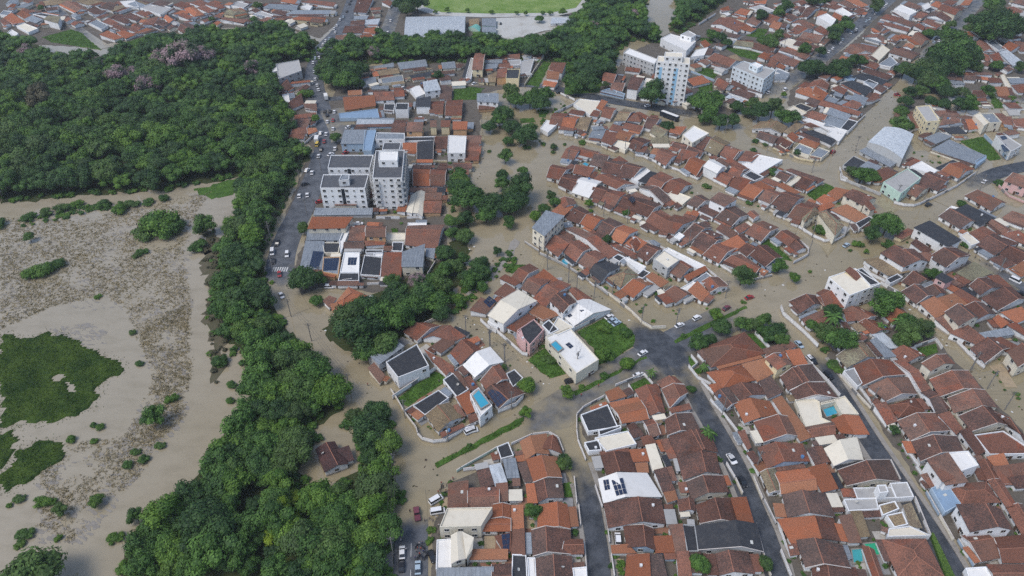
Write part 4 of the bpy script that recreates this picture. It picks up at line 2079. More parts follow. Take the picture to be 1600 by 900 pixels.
for nm, s in (
    ("forest_floor", "-5 58 60 66 74 82 112 86 150 92 180 82 215 62 330 48 430 42 497 64 490 95 430 97 418 130 440 175 470 225 482 250 465 262 372 275 330 285 250 298 150 304 0 318"),
    ("forest_floor", "372 272 474 252 456 292 418 372 410 400 416 455 444 505 492 575 536 618 526 645 492 670 480 712 470 745 478 790 502 775 545 742 600 735 616 760 616 920 200 920 190 885 230 832 300 755 355 692 385 645 405 612 385 560 350 530 340 470 345 400 372 330"),
    ("forest_floor", "497 92 520 72 620 64 780 64 800 74 880 46 910 18 925 -10 1018 -10 1000 30 1040 70 990 62 962 85 962 132 905 132 880 97 780 97 600 100 500 100"),
    ("forest_floor", "1050 -10 1150 -10 1065 55 1045 48 1062 20"),
    ("forest_floor", "556 664 575 648 602 655 612 705 614 748 590 750 568 725"),
    ("forest_floor", "505 520 540 470 600 455 640 430 700 400 720 330 735 330 735 380 720 440 690 490 640 520 600 560 560 560")):
    poly(nm, pairs(s), -.5, .06, M['floor'], rag=1.3)
for s in (
    "678 815 700 760 715 735 790 690 830 680 870 698 885 735 905 780 914 850 918 930 672 930",
    "903 650 935 618 1010 583 1040 577 1062 605 1098 655 1142 730 1178 810 1205 895 1210 930 958 930 948 800 928 720",
    "1086 570 1080 552 1120 525 1200 520 1245 540 1266 566 1330 662 1400 770 1478 895 1490 930 1242 930 1207 800 1168 720 1120 640",
    "1292 560 1345 620 1425 738 1525 890 1545 930 1640 930 1640 720 1520 590 1430 500 1330 480",
    "1500 400 1640 480 1640 600 1500 500 1400 430 1420 400",
    "448 470 458 420 478 372 520 340 700 338 700 440 600 458 500 448",
    "475 335 500 240 525 170 560 140 640 118 752 105 750 246 697 262 697 335",
    "425 100 490 95 500 160 508 200 490 235 440 180 418 140",
    "530 110 650 95 780 95 858 75 830 130 760 145 640 150 520 155",
    "930 140 990 80 1070 40 1200 50 1240 110 1190 160 1130 185 1060 175",
    "1060 40 1160 -30 1400 -30 1330 50 1200 130 1160 60",
    "1235 140 1340 60 1420 -30 1520 -30 1420 110 1340 190 1230 165",
    "1410 180 1440 110 1550 -30 1660 -30 1660 160 1480 150",
    "-60 -40 580 -40 545 20 500 60 430 40 330 45 215 60 140 74 60 70 -60 62",
    "590 -40 1060 -40 1020 -5 910 18 880 42 790 66 620 62 515 72 540 40"):
    poly("yard_ground", pairs(s), -.5, .05 + rng.random() * .02, M['yard'])

RIB = [0]
def ribbon(name, pts, width, mat, wets=None, z=.10, step=3.0, across=4, kind='structure', parent=None):
    """a road along a line of points (px), its width in metres; wet = how far the muddy water covers it"""
    RIB[0] += 1
    z += RIB[0] * .004
    w = [P(x, y, z) for x, y in pts]
    wets = wets or [0] * len(w)
    line, wl = [], []
    for i in range(len(w) - 1):
        p0, p1, p2, p3 = w[max(i - 1, 0)], w[i], w[i + 1], w[min(i + 2, len(w) - 1)]
        n = max(1, int((p2 - p1).length / step))
        for k in range(n):
            t = k / n
            line.append(.5 * ((2 * p1) + (p2 - p0) * t + (2 * p0 - 5 * p1 + 4 * p2 - p3) * t * t + (3 * p1 - p0 - 3 * p2 + p3) * t ** 3))
            wl.append(wets[i] * (1 - t) + wets[i + 1] * t)
    line.append(w[-1]); wl.append(wets[-1])
    vs, fs, wa = [], [], []
    for i, p in enumerate(line):
        d = (line[min(i + 1, len(line) - 1)] - line[max(i - 1, 0)]); d.z = 0; d.normalize()
        s = Vector((-d.y, d.x, 0))
        for k in range(across + 1):
            u = k / across - .5
            q = p + s * (u * width); q.z = z
            vs.append(q); wa.append(wl[i] + abs(u) * .25 * (1 if wl[i] > .1 else 0))
    for i in range(len(line) - 1):
        for k in range(across):
            a = i * (across + 1) + k
            fs.append((a, a + 1, a + across + 2, a + across + 1))
    me = bpy.data.meshes.new(name)
    me.from_pydata([tuple(v) for v in vs], [], fs); me.materials.append(mat)
    at = me.attributes.new("wet", 'FLOAT', 'POINT'); at.data.foreach_set("value", wa)
    o = link(bpy.data.objects.new(name, me), parent)
    if not parent: tag(o, kind=kind)
    return o, line
def kerb(line, off, width, h=.13, name="pavement"):
    """a raised pavement strip beside a road line"""
    b = MB(); pr = None
    for i, p in enumerate(line):
        d = (line[min(i + 1, len(line) - 1)] - line[max(i - 1, 0)]); d.z = 0; d.normalize()
        s = Vector((-d.y, d.x, 0)) * (1 if off > 0 else -1)
        q = p + s * abs(off); r = q + s * width
        q.z = r.z = p.z + h
        if pr:
            a, c = pr
            b.face([a, c, r, q] if off < 0 else [q, r, c, a], 0)
            lo = lambda v: Vector((v.x, v.y, 0))
            b.face([lo(a), a, q, lo(q)] if off < 0 else [lo(q), q, a, lo(a)])
        pr = (q, r)
    tag(b.build(name, M['pave'], uv=False), kind='structure')

main, ml = ribbon("main_road", pairs("560 -20 537 38 508 72 494 100 491 130 498 160 508 190 512 215 503 250 487 290 470 330 452 365 440 400 438 430 446 462 462 490"), 12.0, M['road'], [0] * 12 + [.1, .25, .6, 1.1])
for k in range(7):                                       # zebra crossing and centre line, painted
    p = P(427 + k * 3.6, 421, .0); p.z = ml[0].z + .006
    bb = MB(); bb.face([p + Vector((-.28, -1.6, 0)), p + Vector((.28, -1.6, 0)), p + Vector((.28, 1.6, 0)), p + Vector((-.28, 1.6, 0))])
    bb.build("painted_stripe", M['paint'], main, uv=False)
low, ll = ribbon("wood_side_road", pairs("640 770 643 800 643 830 642 870 641 930"), 9.6, M['road'], [1.0, .62, .2, .05, 0])
bb = MB()
for i in range(4, len(ll) - 1):
    a, c = ll[i], ll[i + 1]
    if i % 2: bb.face([a + Vector((-.07, 0, .006)), a + Vector((.07, 0, .006)), c + Vector((.07, 0, .006)), c + Vector((-.07, 0, .006))])
bb.build("centre_line", M['paint'], low, uv=False)
kerb(ll, -5.0, 3.4)
_, l1 = ribbon("dry_lane", pairs("880 670 893 700 908 740 920 780 929 830 935 870 939 930"), 6.2, M['lane'], [1.0, .75, .35, .12, 0, 0, 0])
kerb(l1[4:], 3.2, 1.8); kerb(l1[6:], -3.2, 1.4)
_, l2 = ribbon("dry_lane", pairs("1050 560 1072 590 1094 630 1120 675 1150 730 1178 795 1200 850 1222 930"), 6.6, M['lane'], [.10, .42, .26, .1, .05, 0, 0, 0])
kerb(l2[4:], 3.4, 1.6); kerb(l2[4:], -3.4, 1.6)
_, l3 = ribbon("dry_lane", pairs("1235 505 1262 545 1290 580 1325 635 1360 690 1400 750 1440 810 1475 865 1512 930"), 6.6, M['lane'], [1.1, .7, .25, .05, 0, 0, 0, 0, 0])
kerb(l3[6:], 3.4, 1.5); kerb(l3[6:], -3.4, 2.2)
ribbon("avenue", pairs("770 705 830 670 900 625 960 590 1010 562 1050 540 1110 510 1160 485 1190 470"), 15, M['road'], [.90, .48, .38, .42, .30, .14, .28, .55, 1.1], z=.06, across=10)
ribbon("crossing_patch", pairs("960 500 1000 522 1038 548 1066 582"), 15, M['lane'], [.9, .28, .02, .35], z=.06, across=10)
ribbon("avenue", pairs("690 748 740 728 800 700"), 5, M['road'], [.8, .5, .7], z=.06)
ribbon("hill_road", pairs("1470 318 1500 300 1530 283 1565 268 1610 258"), 9, M['lane'], [1.1, .8, .3, .1, 0])
ribbon("grey_road", pairs("1495 372 1515 396 1540 412 1570 430 1620 462"), 6.5, M['road'], [1.1, .6, .4, .3, .2])
ribbon("upper_road", pairs("850 134 900 146 960 158 1020 168 1080 178 1120 184"), 9, M['lane'], [.1, 0, 0, 0, .3, 1.0])
ribbon("hotel_road", pairs("1030 150 1078 112 1110 85 1140 65 1200 30"), 7, M['road'], [.2, .1, .1, .2, .3])
ribbon("busy_road", pairs("1180 170 1205 148 1245 118 1290 85 1325 55 1360 25 1410 -20"), 11, M['road'], [1.0, .5, .35, .25, .2, .2, .2])
ribbon("busy_road", pairs("1410 145 1430 110 1455 80 1490 45 1545 -20"), 11, M['road'], [1.1, .6, .35, .3, .3])
ribbon("side_road", pairs("505 156 560 150 650 140 740 131 850 134"), 6.5, M['road'], [.1, .2, .35, .4, .1])
ribbon("side_road", pairs("70 -20 95 20 125 48 165 75"), 8, M['road'], [.25, .3, .35, .7])
ribbon("side_road", pairs("625 -10 612 30 600 62"), 11, M['road'], [.3, .3, .3])
ribbon("market_forecourt", pairs("520 170 535 200 540 220"), 16, M['road'], [.35, .4, .4], z=.07)
ribbon("side_road", pairs("1440 150 1500 152 1640 160"), 7, M['road'], [.9, .5, .3])
poly("sports_field", pairs("650 -20 662 10 690 19 760 21 860 20 900 12 925 -20"), -.3, .16, M['field'], rag=0)
poly("running_track", pairs("635 -20 650 14 680 24 760 27 870 25 910 16 940 -20"), -.3, .10, M['pale'], rag=0)
poly("parking_ground", pairs("775 28 918 24 912 40 850 48 800 62 760 66 785 50"), -.3, .09, M['pale'], rag=0)
poly("field_path", pairs("770 30 792 30 786 66 762 70"), -.3, .13, M['pale'], rag=0)
for s in ("460 300 475 262 484 240 492 250 478 300 448 372 432 400 428 380", "500 180 512 160 545 150 540 200 520 215"):
    poly("verge", pairs(s), -.3, .05, M['yard'])
for s in ("372 276 400 276 398 330 378 350 374 310", "428 272 462 262 458 292 440 300", "300 295 372 280 372 300 330 310"):
    poly("grass_bank", pairs(s), -.3, .12, M['lawn'], rag=1.3)
poly("dead_brush_bank", pairs("312 340 345 380 352 470 352 560 335 600 325 520 322 440"), -.3, .05, M['earth'], rag=1.8)
poly("creek_bank_path", pairs("720 455 760 430 790 395 802 372 812 378 800 402 772 436 735 465"), -.3, .08, M['pave'])

# floating grass mats in the lagoon (each a mass of blades on a raft)
MATS = ["0 523 22 525 28 533 70 520 95 525 130 545 150 557 185 568 190 580 170 593 152 602 158 618 140 637 100 655 50 662 0 666",
        "-5 672 20 675 28 705 -5 740", "35 702 60 690 85 690 100 708 80 730 55 745 0 775 -5 747 25 725"]
HOLES = ["75 594 92 584 101 586 95 594 80 601", "94 605 105 598 114 604 122 614 100 612"]
HOLES = [pairs(h) for h in HOLES]
def jag(p, k):
    return math.sin(p.x * .9 + k) * .6 + math.sin(p.y * 1.1 + 2 * k) * .6 + math.sin(p.x * .23 + p.y * .31) * 1.2
raft, blades = MB(), []
for mi, s in enumerate(MATS):
    pl = pairs(s); wp = [P(x, y) for x, y in pl]; hw = [[P(x, y) for x, y in h] for h in HOLES]
    x0, x1 = min(p.x for p in wp), max(p.x for p in wp); y0, y1 = min(p.y for p in wp), max(p.y for p in wp)
    st = 1.0; grid = {}
    nx, ny = int((x1 - x0) / st) + 3, int((y1 - y0) / st) + 3
    def hgt(i, j):
        x, y = x0 + (i - 1) * st, y0 + (j - 1) * st
        q = Vector((x, y, 0)); jx = x + jag(q, mi) * .8; jy = y + jag(q, mi + 3) * .8
        if inside(jx, jy, wp) and not any(inside(jx, jy, h) for h in hw):
            return .35 + .25 * math.sin(x * .6) * math.sin(y * .5) + rng.random() * .35
        return -.2
    H = [[hgt(i, j) for j in range(ny)] for i in range(nx)]
    for i in range(nx - 1):
        for j in range(ny - 1):
            q = (H[i][j], H[i + 1][j], H[i + 1][j + 1], H[i][j + 1])
            if max(q) < 0: continue
            x, y = x0 + (i - 1) * st, y0 + (j - 1) * st
            raft.face([(x, y, q[0]), (x + st, y, q[1]), (x + st, y + st, q[2]), (x, y + st, q[3])])
            if min(q) > 0:
                for _ in range(4): blades.append((x + rng.random() * st, y + rng.random() * st, q[0] - .1))
ro = raft.build("floating_grass", M['mat'], uv=False)
tag(ro, "dark green mat of floating grass in the brown lagoon", "grass", kind='stuff')
def tufts(name, pts, mat, label, cat, hmin=.4, hmax=1.0, n=3, spread=.25, wid=.12, lean=.5):
    b = MB()
    for (x, y, z) in pts:
        r = rng.random()
        for _ in range(n):
            a = rng.random() * 6.283; h = hmin + rng.random() * (hmax - hmin)
            bx, by = x + rng.uniform(-spread, spread), y + rng.uniform(-spread, spread)
            dx, dy = math.cos(a), math.sin(a)
            lx, ly = rng.uniform(-1, 1) * h * lean, rng.uniform(-1, 1) * h * lean
            b.face([(bx - dy * wid, by + dx * wid, z), (bx + dy * wid, by - dx * wid, z), (bx + lx, by + ly, z + h)], 0, min(1, max(0, r * .7 + rng.random() * .3)))
    o = b.build(name, mat, uv=False)
    return tag(o, label, cat, kind='stuff')
for s in MATS:
    wp = [P(x, y) for x, y in pairs(s)]
    for i in range(len(wp)):
        p, q = wp[i], wp[(i + 1) % len(wp)]
        for _ in range(int((q - p).length * 5)):
            c = p.lerp(q, rng.random()); blades.append((c.x + rng.gauss(0, 1.5), c.y + rng.gauss(0, 1.5), -.05))
tufts("grass", blades, M['blade'], "long green grass blades standing on the floating mats", "grass", .3, .8, 1, .3, .16)

# dry reeds and drifting weed in the shallow lagoon
REED = [("0 340 120 345 230 320 330 300 300 345 285 400 300 470 290 560 230 545 200 490 165 460 80 480 0 515", 6200, -.22),
        ("200 500 290 470 300 560 290 650 235 700 190 690 240 600 230 560", 1500, .10), ("60 740 130 690 230 680 240 720 170 790 110 850 60 820 70 770", 800, .15)]
pts = []
for s, n, th in REED:
    pl = pairs(s); xs = [p[0] for p in pl]; ys = [p[1] for p in pl]; c = 0; tries = 0
    while c < n and tries < n * 20:
        tries += 1
        x, y = rng.uniform(min(xs), max(xs)), rng.uniform(min(ys), max(ys))
        if not inside(x, y, pl): continue
        q = P(x, y)
        if math.sin(q.x * .21 + 1.3 * math.sin(q.y * .13)) * math.sin(q.y * .17 + math.sin(q.x * .11)) + rng.uniform(-.6, .6) < th - .3: continue
        rr = rng.uniform(.15, .7)
        for _ in range(3): pts.append((q.x + rng.gauss(0, rr), q.y + rng.gauss(0, rr * .8), -.05))
        c += 1
tufts("dry_reeds", pts, M['reed'], "tan tufts of dead reed scattered over the flooded marsh", "reeds", .22, .65, 3, .3, .12, 1.0)
b = MB()
for s, n, _ in (("0 340 330 300 300 345 300 470 295 650 235 720 130 850 60 850 60 740 190 690 240 600 200 490 80 480 0 515", 1900, 0), ("70 515 140 505 200 540 190 565 130 545", 160, 0)):
    pl = pairs(s); xs = [p[0] for p in pl]; ys = [p[1] for p in pl]; c = 0; tries = 0
    while c < n and tries < 40000:
        tries += 1
        x, y = rng.uniform(min(xs), max(xs)), rng.uniform(min(ys), max(ys))
        if not inside(x, y, pl): continue
        q = P(x, y)
        if math.sin(q.x * .13 - q.y * .07) * math.sin(q.y * .11 + q.x * .05) + rng.uniform(-.7, .7) < 0.05: continue
        c += 1
        a0 = rng.uniform(-.9, .2); L = rng.uniform(.3, 1.6); W = L * rng.uniform(.18, .5)
        ring = []
        for k in range(7):
            a = 6.283 * k / 7; rr = rng.uniform(.6, 1.1)
            u, v = math.cos(a) * L * rr, math.sin(a) * W * rr
            ring.append((q.x + u * math.cos(a0) - v * math.sin(a0), q.y + u * math.sin(a0) + v * math.cos(a0)))
        b.prism(ring, -.05, .03 + rng.random() * .05, 0, rng.random())
tag(b.build("floating_weed", M['debris'], uv=False), "grey rafts of drifting weed on the shallow marsh water", "weed", kind='stuff')
# ------------------------------------------------------------------ reading the survey
ROWS = {
 'A1': ("on the wood-side road block", "the avenue", 'y'), 'A2': ("west of the first dry lane", "the avenue", 'y'),
 'B1': ("east of the first dry lane", "the avenue", 'y'), 'B0': ("on the corner facing the crossroads", "the avenue", 'y'),
 'B2': ("west of the second dry lane", "the avenue", 'y'), 'C1': ("east of the second dry lane", "the avenue", 'y'),
 'C2': ("west of the third dry lane", "the avenue", 'y'), 'D1': ("east of the third dry lane", "the avenue", 'y'),
 'D2': ("in the strip behind the third lane", "the avenue", 'y'), 'D3': ("beside the long flooded lane", "the avenue", 'y'),
 'J1': ("beyond the long flooded lane", "the flooded junction", 'y'), 'J2': ("along the grey right-edge road", "the flooded junction", 'y'),
 'N1': ("on the right-edge bend", "the bend", 'x'), 'E1': ("in the rooftop-pool block", "the wood", 'x'), 'F1': ("in the vacant-lot block", "the canal", 'x'), 'F0': ("on the canal bank", "the canal", 'x'),
 'G1': ("south row of the yellow-building block", "the canal", 'x'), 'G2': ("north row of the yellow-building block", "the canal", 'x'),
 'H1': ("south row of the long curved block", "the canal", 'x'), 'H2': ("north row of the long curved block", "the canal", 'x'),
 'K1': ("on the street below the tower", "the canal", 'x'), 'K2': ("on the bus road below the tower", "the canal", 'x'),
 'L1': ("in the block behind the flooded boulevard", "the tower", 'x'), 'M1': ("in the arched-hall block", "the boulevard", 'x'),
 'Q0': ("in the canal park", "the main road", 'x'), 'Q1': ("in the solar-roof block", "the main road", 'x'), 'Q2': ("in the apartment-block compound", "the main road", 'x'),
 'Q3': ("in the blue-shop blocks", "the main road", 'x'), 'Q4': ("between the wood and main road", "the wood", 'x'), 'Q5': ("behind the riverside trees", "the main road", 'x'),
 'Q6': ("in the packed roofs by the river", "the main road", 'x'), 'Q7': ("alone on the green slope", "the river", 'x'), 'Q8': ("alone inside the flooded wood", "the road", 'x'),
 'U1': ("around the tall tower", "the river", 'x'), 'U2': ("uphill behind the tower", "the river", 'x'), 'U3': ("between the two busy roads", "the tower", 'x'),
 'U4': ("near the upper-right trees", "the boulevard", 'x'), 'U5': ("high between the busy roads", "the tower", 'x'), 'U6': ("in the top right corner", "the busy road", 'x'),
 'V1': ("in the top left suburb", "the left edge", 'x'), 'V2': ("above the wood by main road", "the left edge", 'x'), 'V3': ("beside the big grey hall", "the main road", 'x'),
 'A0': ("at the wood's edge", "the lagoon", 'x'), 'Y1': ("in the brown lagoon", "the far shore", 'y')}
HOUSES, TREES, CARS, WALLS, POLES, LAWNS, POOLS, HEDGES, PALMS = [], [], [], [], [], [], [], [], []
tx = ty = 0.0; ts = 1.0; row = 'A1'
for ln in DATA.split("\n"):
    w = ln.split()
    if not w: continue
    k = w[0]
    def Q(vals):
        v = [float(t) for t in vals]
        return [(tx + v[i] / ts, ty + v[i + 1] / ts) for i in range(0, len(v) - 1, 2)]
    if k == 'T': tx, ty, ts = float(w[1]), float(w[2]), float(w[3])
    elif k == 'R': row = w[1]
    elif k == 'h': HOUSES.append({'row': row, 'sec': [(w[1], Q(w[2:]))], 'solar': [], 'pool': []})
    elif k == '+': HOUSES[-1]['sec'].append((w[1], Q(w[2:])))
    elif k == 's': HOUSES[-1]['solar'].append(Q(w[1:]))
    elif k == 'p': HOUSES[-1]['pool'].append((w[1], Q(w[2:])))
    elif k == 't': TREES.append((row, w[1], tx + float(w[2]) / ts, ty + float(w[3]) / ts, float(w[4]) / ts))
    elif k == 'b': TREES.append((row, 'b', tx + float(w[1]) / ts, ty + float(w[2]) / ts, float(w[3]) / ts))
    elif k == 'p1': PALMS.append((row, tx + float(w[1]) / ts, ty + float(w[2]) / ts, float(w[3]) / ts))
    elif k == 'k': CARS.append((row, w[1], Q(w[2:])))
    elif k == 'w': WALLS.append((row, w[1], float(w[2]), Q(w[3:])))
    elif k == 'P': POLES.append((row, Q(w[1:])[0]))
    elif k == 'l': LAWNS.append(Q(w[1:]))
    elif k == 'hedge': HEDGES.append(Q(w[1:]))

def numbered(items, where, noun, key_row, extra=lambda it: ""):
    """labels that single each one out: counted along its row from a thing one can find"""
    rows = {}
    for it in items: rows.setdefault(key_row(it), []).append(it)
    out = {}
    for r, its in rows.items():
        ph, ref, ax = ROWS[r]
        its.sort(key=lambda it: where(it)[0 if ax == 'x' else 1])
        for i, it in enumerate(its):
            n = noun(it)
            out[id(it)] = ("%s %s, %s from %s" % (n, ph, ordinal(i + 1), ref)) if len(its) > 1 else "%s %s near %s" % (n, ph, ref)
    return out

# ------------------------------------------------------------------ the lots are built up: lean-tos and sheds against each house, inside the blocks
BLOCKS = [pairs(s) for s in (
 "690 765 715 740 790 692 830 682 870 700 885 740 905 790 912 850 915 905 680 905 685 820", "905 655 935 622 1010 587 1040 582 1095 660 1140 735 1172 810 1200 905 955 905 945 800 925 720",
 "1088 570 1120 530 1240 545 1262 572 1328 668 1395 775 1470 905 1240 905 1205 800 1168 720 1122 640", "1230 480 1262 455 1300 470 1360 500 1420 560 1490 640 1605 770 1605 905 1525 905 1430 740 1350 620 1300 550",
 "1350 400 1400 385 1440 350 1500 400 1605 480 1605 650 1500 530 1420 460", "1470 330 1500 315 1605 350 1605 440 1540 410", "582 590 605 535 672 505 700 500 785 548 812 600 760 655 690 680 655 665",
 "742 485 828 412 880 442 955 490 905 510 860 520 850 550 800 530", "838 385 875 320 905 335 1010 385 1130 455 1110 480 1060 500 1025 505 960 465 860 405", "855 280 885 228 1000 265 1100 305 1258 398 1180 440 1140 425 1000 355",
 "855 200 905 155 1035 180 1125 220 1285 285 1370 330 1385 350 1310 372 1265 362 1110 285 930 225", "1185 235 1215 185 1300 130 1350 170 1310 235 1265 265", "1320 265 1365 205 1460 170 1540 215 1520 260 1400 310",
 "455 460 480 375 520 345 695 342 695 440 600 450", "500 330 515 250 540 200 600 160 745 150 745 275 690 335", "1080 60 1150 0 1380 0 1330 45 1200 130 1160 100", "1240 140 1330 70 1410 0 1500 0 1420 110 1340 180",
 "0 0 540 0 520 30 480 50 400 35 320 42 215 55 140 45 60 50 0 45",
 "540 112 650 98 850 78 830 125 760 140 650 148 540 152", "935 145 990 92 1080 50 1190 60 1235 110 1190 150 1130 180 1060 170", "1430 160 1600 140 1600 250 1540 215 1470 180", "1440 125 1545 0 1600 0 1600 150", "548 62 562 0 600 0 590 58", "430 105 485 100 498 160 500 200 470 195 430 150")]
FARB = len(BLOCKS) - 10
LOTS = []
def boxof(q): return (min(p[0] for p in q), min(p[1] for p in q), max(p[0] for p in q), max(p[1] for p in q))
for h in HOUSES:
    ns = []
    for code, px in h['sec']:
        cx, cy = sum(p[0] for p in px) / len(px), sum(p[1] for p in px) / len(px)
        k = (1.10 if h['row'] in ('G1', 'G2', 'H1', 'H2', 'K1', 'K2', 'J1', 'J2', 'F1', 'E1') else 1.06) if code[0] in 'gimf' else 1.0
        ns.append((code, [(cx + (x - cx) * k, cy + (y - cy) * k) for x, y in px]))
    h['sec'] = ns
    for code, px in ns:
        big = [(x, y) for x, y in px]
        LOTS.append((boxof(big), big))
        if int(code[2:-1]) >= 2:                            # what stands tall also covers the ground in front of it
            low = [to_px(P(x, y, 6.0) * Vector((1, 1, 0)) if False else Vector((P(x, y, 6.0).x, P(x, y, 6.0).y, 0))) for x, y in px]
            LOTS.append((boxof(low), low))
for q in LAWNS: LOTS.append((boxof(q), q))
for h in HOUSES:
    for _, q in h['pool']: LOTS.append((boxof(q), q))
CELLS, NCELL = {}, [0]
def covered(x, y):
    while NCELL[0] < len(LOTS):                             # lots filed by 25-pixel cells, so each question meets few of them
        it = LOTS[NCELL[0]]; bx = it[0]; NCELL[0] += 1
        for i in range(int(bx[0] // 25), int(bx[2] // 25) + 1):
            for j in range(int(bx[1] // 25), int(bx[3] // 25) + 1): CELLS.setdefault((i, j), []).append(it)
    for bx, q in CELLS.get((int(x // 25), int(y // 25)), ()):
        if bx[0] <= x <= bx[2] and bx[1] <= y <= bx[3] and inside(x, y, q): return True
    return False
def inblock(x, y): return any(inside(x, y, bl) for bl in BLOCKS)
ir = random.Random(99); nfill = 0
for rnd_ in range(4):
    for h in HOUSES:
        got = 0
        for tr in range(7):
            if got >= 1: break
            code, px = ir.choice(h['sec'])
            if len(px) != 4 or code[0] in 'av': continue
            i = ir.randrange(4)
            a, c = P(*px[i], 2.3), P(*px[(i + 1) % 4], 2.3)
            cen = sum((P(*p, 2.3) for p in px), Vector((0, 0, 0))) / 4
            e = c - a; L = e.length
            if L < 3: continue
            e.normalize(); nr = Vector((e.y, -e.x, 0))
            if nr.dot((a + c) / 2 - cen) < 0: nr = -nr
            f0, f1 = ir.choice(((0, 1), (0, .6), (.4, 1), (.1, .9)))
            dep = ir.uniform(2.2, 4.6) if rnd_ < 2 else ir.uniform(1.3, 2.4)
            s0, s1 = a + e * (L * f0) + nr * .1, a + e * (L * f1) + nr * .1
            q = [to_px(p) for p in (s0, s1, s1 + nr * dep, s0 + nr * dep)]
            ok = True
            for u in (.04, .35, .65, .96):
                for v in (.10, .4, .7, .98):
                    x = (q[0][0] * (1 - u) + q[1][0] * u) * (1 - v) + (q[3][0] * (1 - u) + q[2][0] * u) * v
                    y = (q[0][1] * (1 - u) + q[1][1] * u) * (1 - v) + (q[3][1] * (1 - u) + q[2][1] * u) * v
                    if not inblock(x, y) or covered(x, y): ok = False; break
                if not ok: break
            if not ok: continue
            cl = ir.choices('rdoykcet', (5, 5, 2, 2, 1, 1, 1, 1))[0]
            h['sec'].append(('m' + cl + '0' + code[-1], q)); LOTS.append((boxof(q), q)); got += 1; nfill += 1
# leftover gaps in the far blocks hold more small houses (part of the distant mass)
nf = 0
BB = [boxof(bl) for bl in BLOCKS]
cents = []
for h in HOUSES:
    q = h['sec'][0][1]; cents.append((sum(p[0] for p in q) / len(q), sum(p[1] for p in q) / len(q), P(*q[0], 2.5), P(*q[1], 2.5), h['row']))
for tr in range(5200):
    bi = ir.randrange(FARB, len(BLOCKS)); bx = BB[bi]
    x, y = ir.uniform(bx[0], bx[2]), ir.uniform(bx[1], bx[3])
    if not inside(x, y, BLOCKS[bi]) or covered(x, y): continue
    near = min(cents, key=lambda t: (t[0] - x) ** 2 + (t[1] - y) ** 2)
    e = near[3] - near[2]; e.z = 0; e.normalize(); n_ = Vector((-e.y, e.x, 0))
    c0 = P(x, y, 2.5); L, W = ir.uniform(3.0, 5.5), ir.uniform(2.4, 4.2)
    q = [to_px(c0 + e * (sx * L) + n_ * (sy * W)) for sx, sy in ((-1, -1), (1, -1), (1, 1), (-1, 1))]
    ok = all(not covered(q[i][0] * u + q[(i + 1) % 4][0] * (1 - u), q[i][1] * u + q[(i + 1) % 4][1] * (1 - u)) and inside(q[i][0], q[i][1], BLOCKS[bi]) for i in range(4) for u in (0, .33, .66))
    if not ok: continue
    HOUSES.append({'row': near[4], 'sec': [(ir.choice('ggmm') + ir.choices('rdotcyew', (7, 4, 3, 1, 1, 1, 1, 1))[0] + '1' + ir.choice('wwwc'), q)], 'solar': [], 'pool': [], 'fill': True})
    LOTS.append((boxof(q), q)); nf += 1
print("lean-tos", nfill, "fillers", nf)
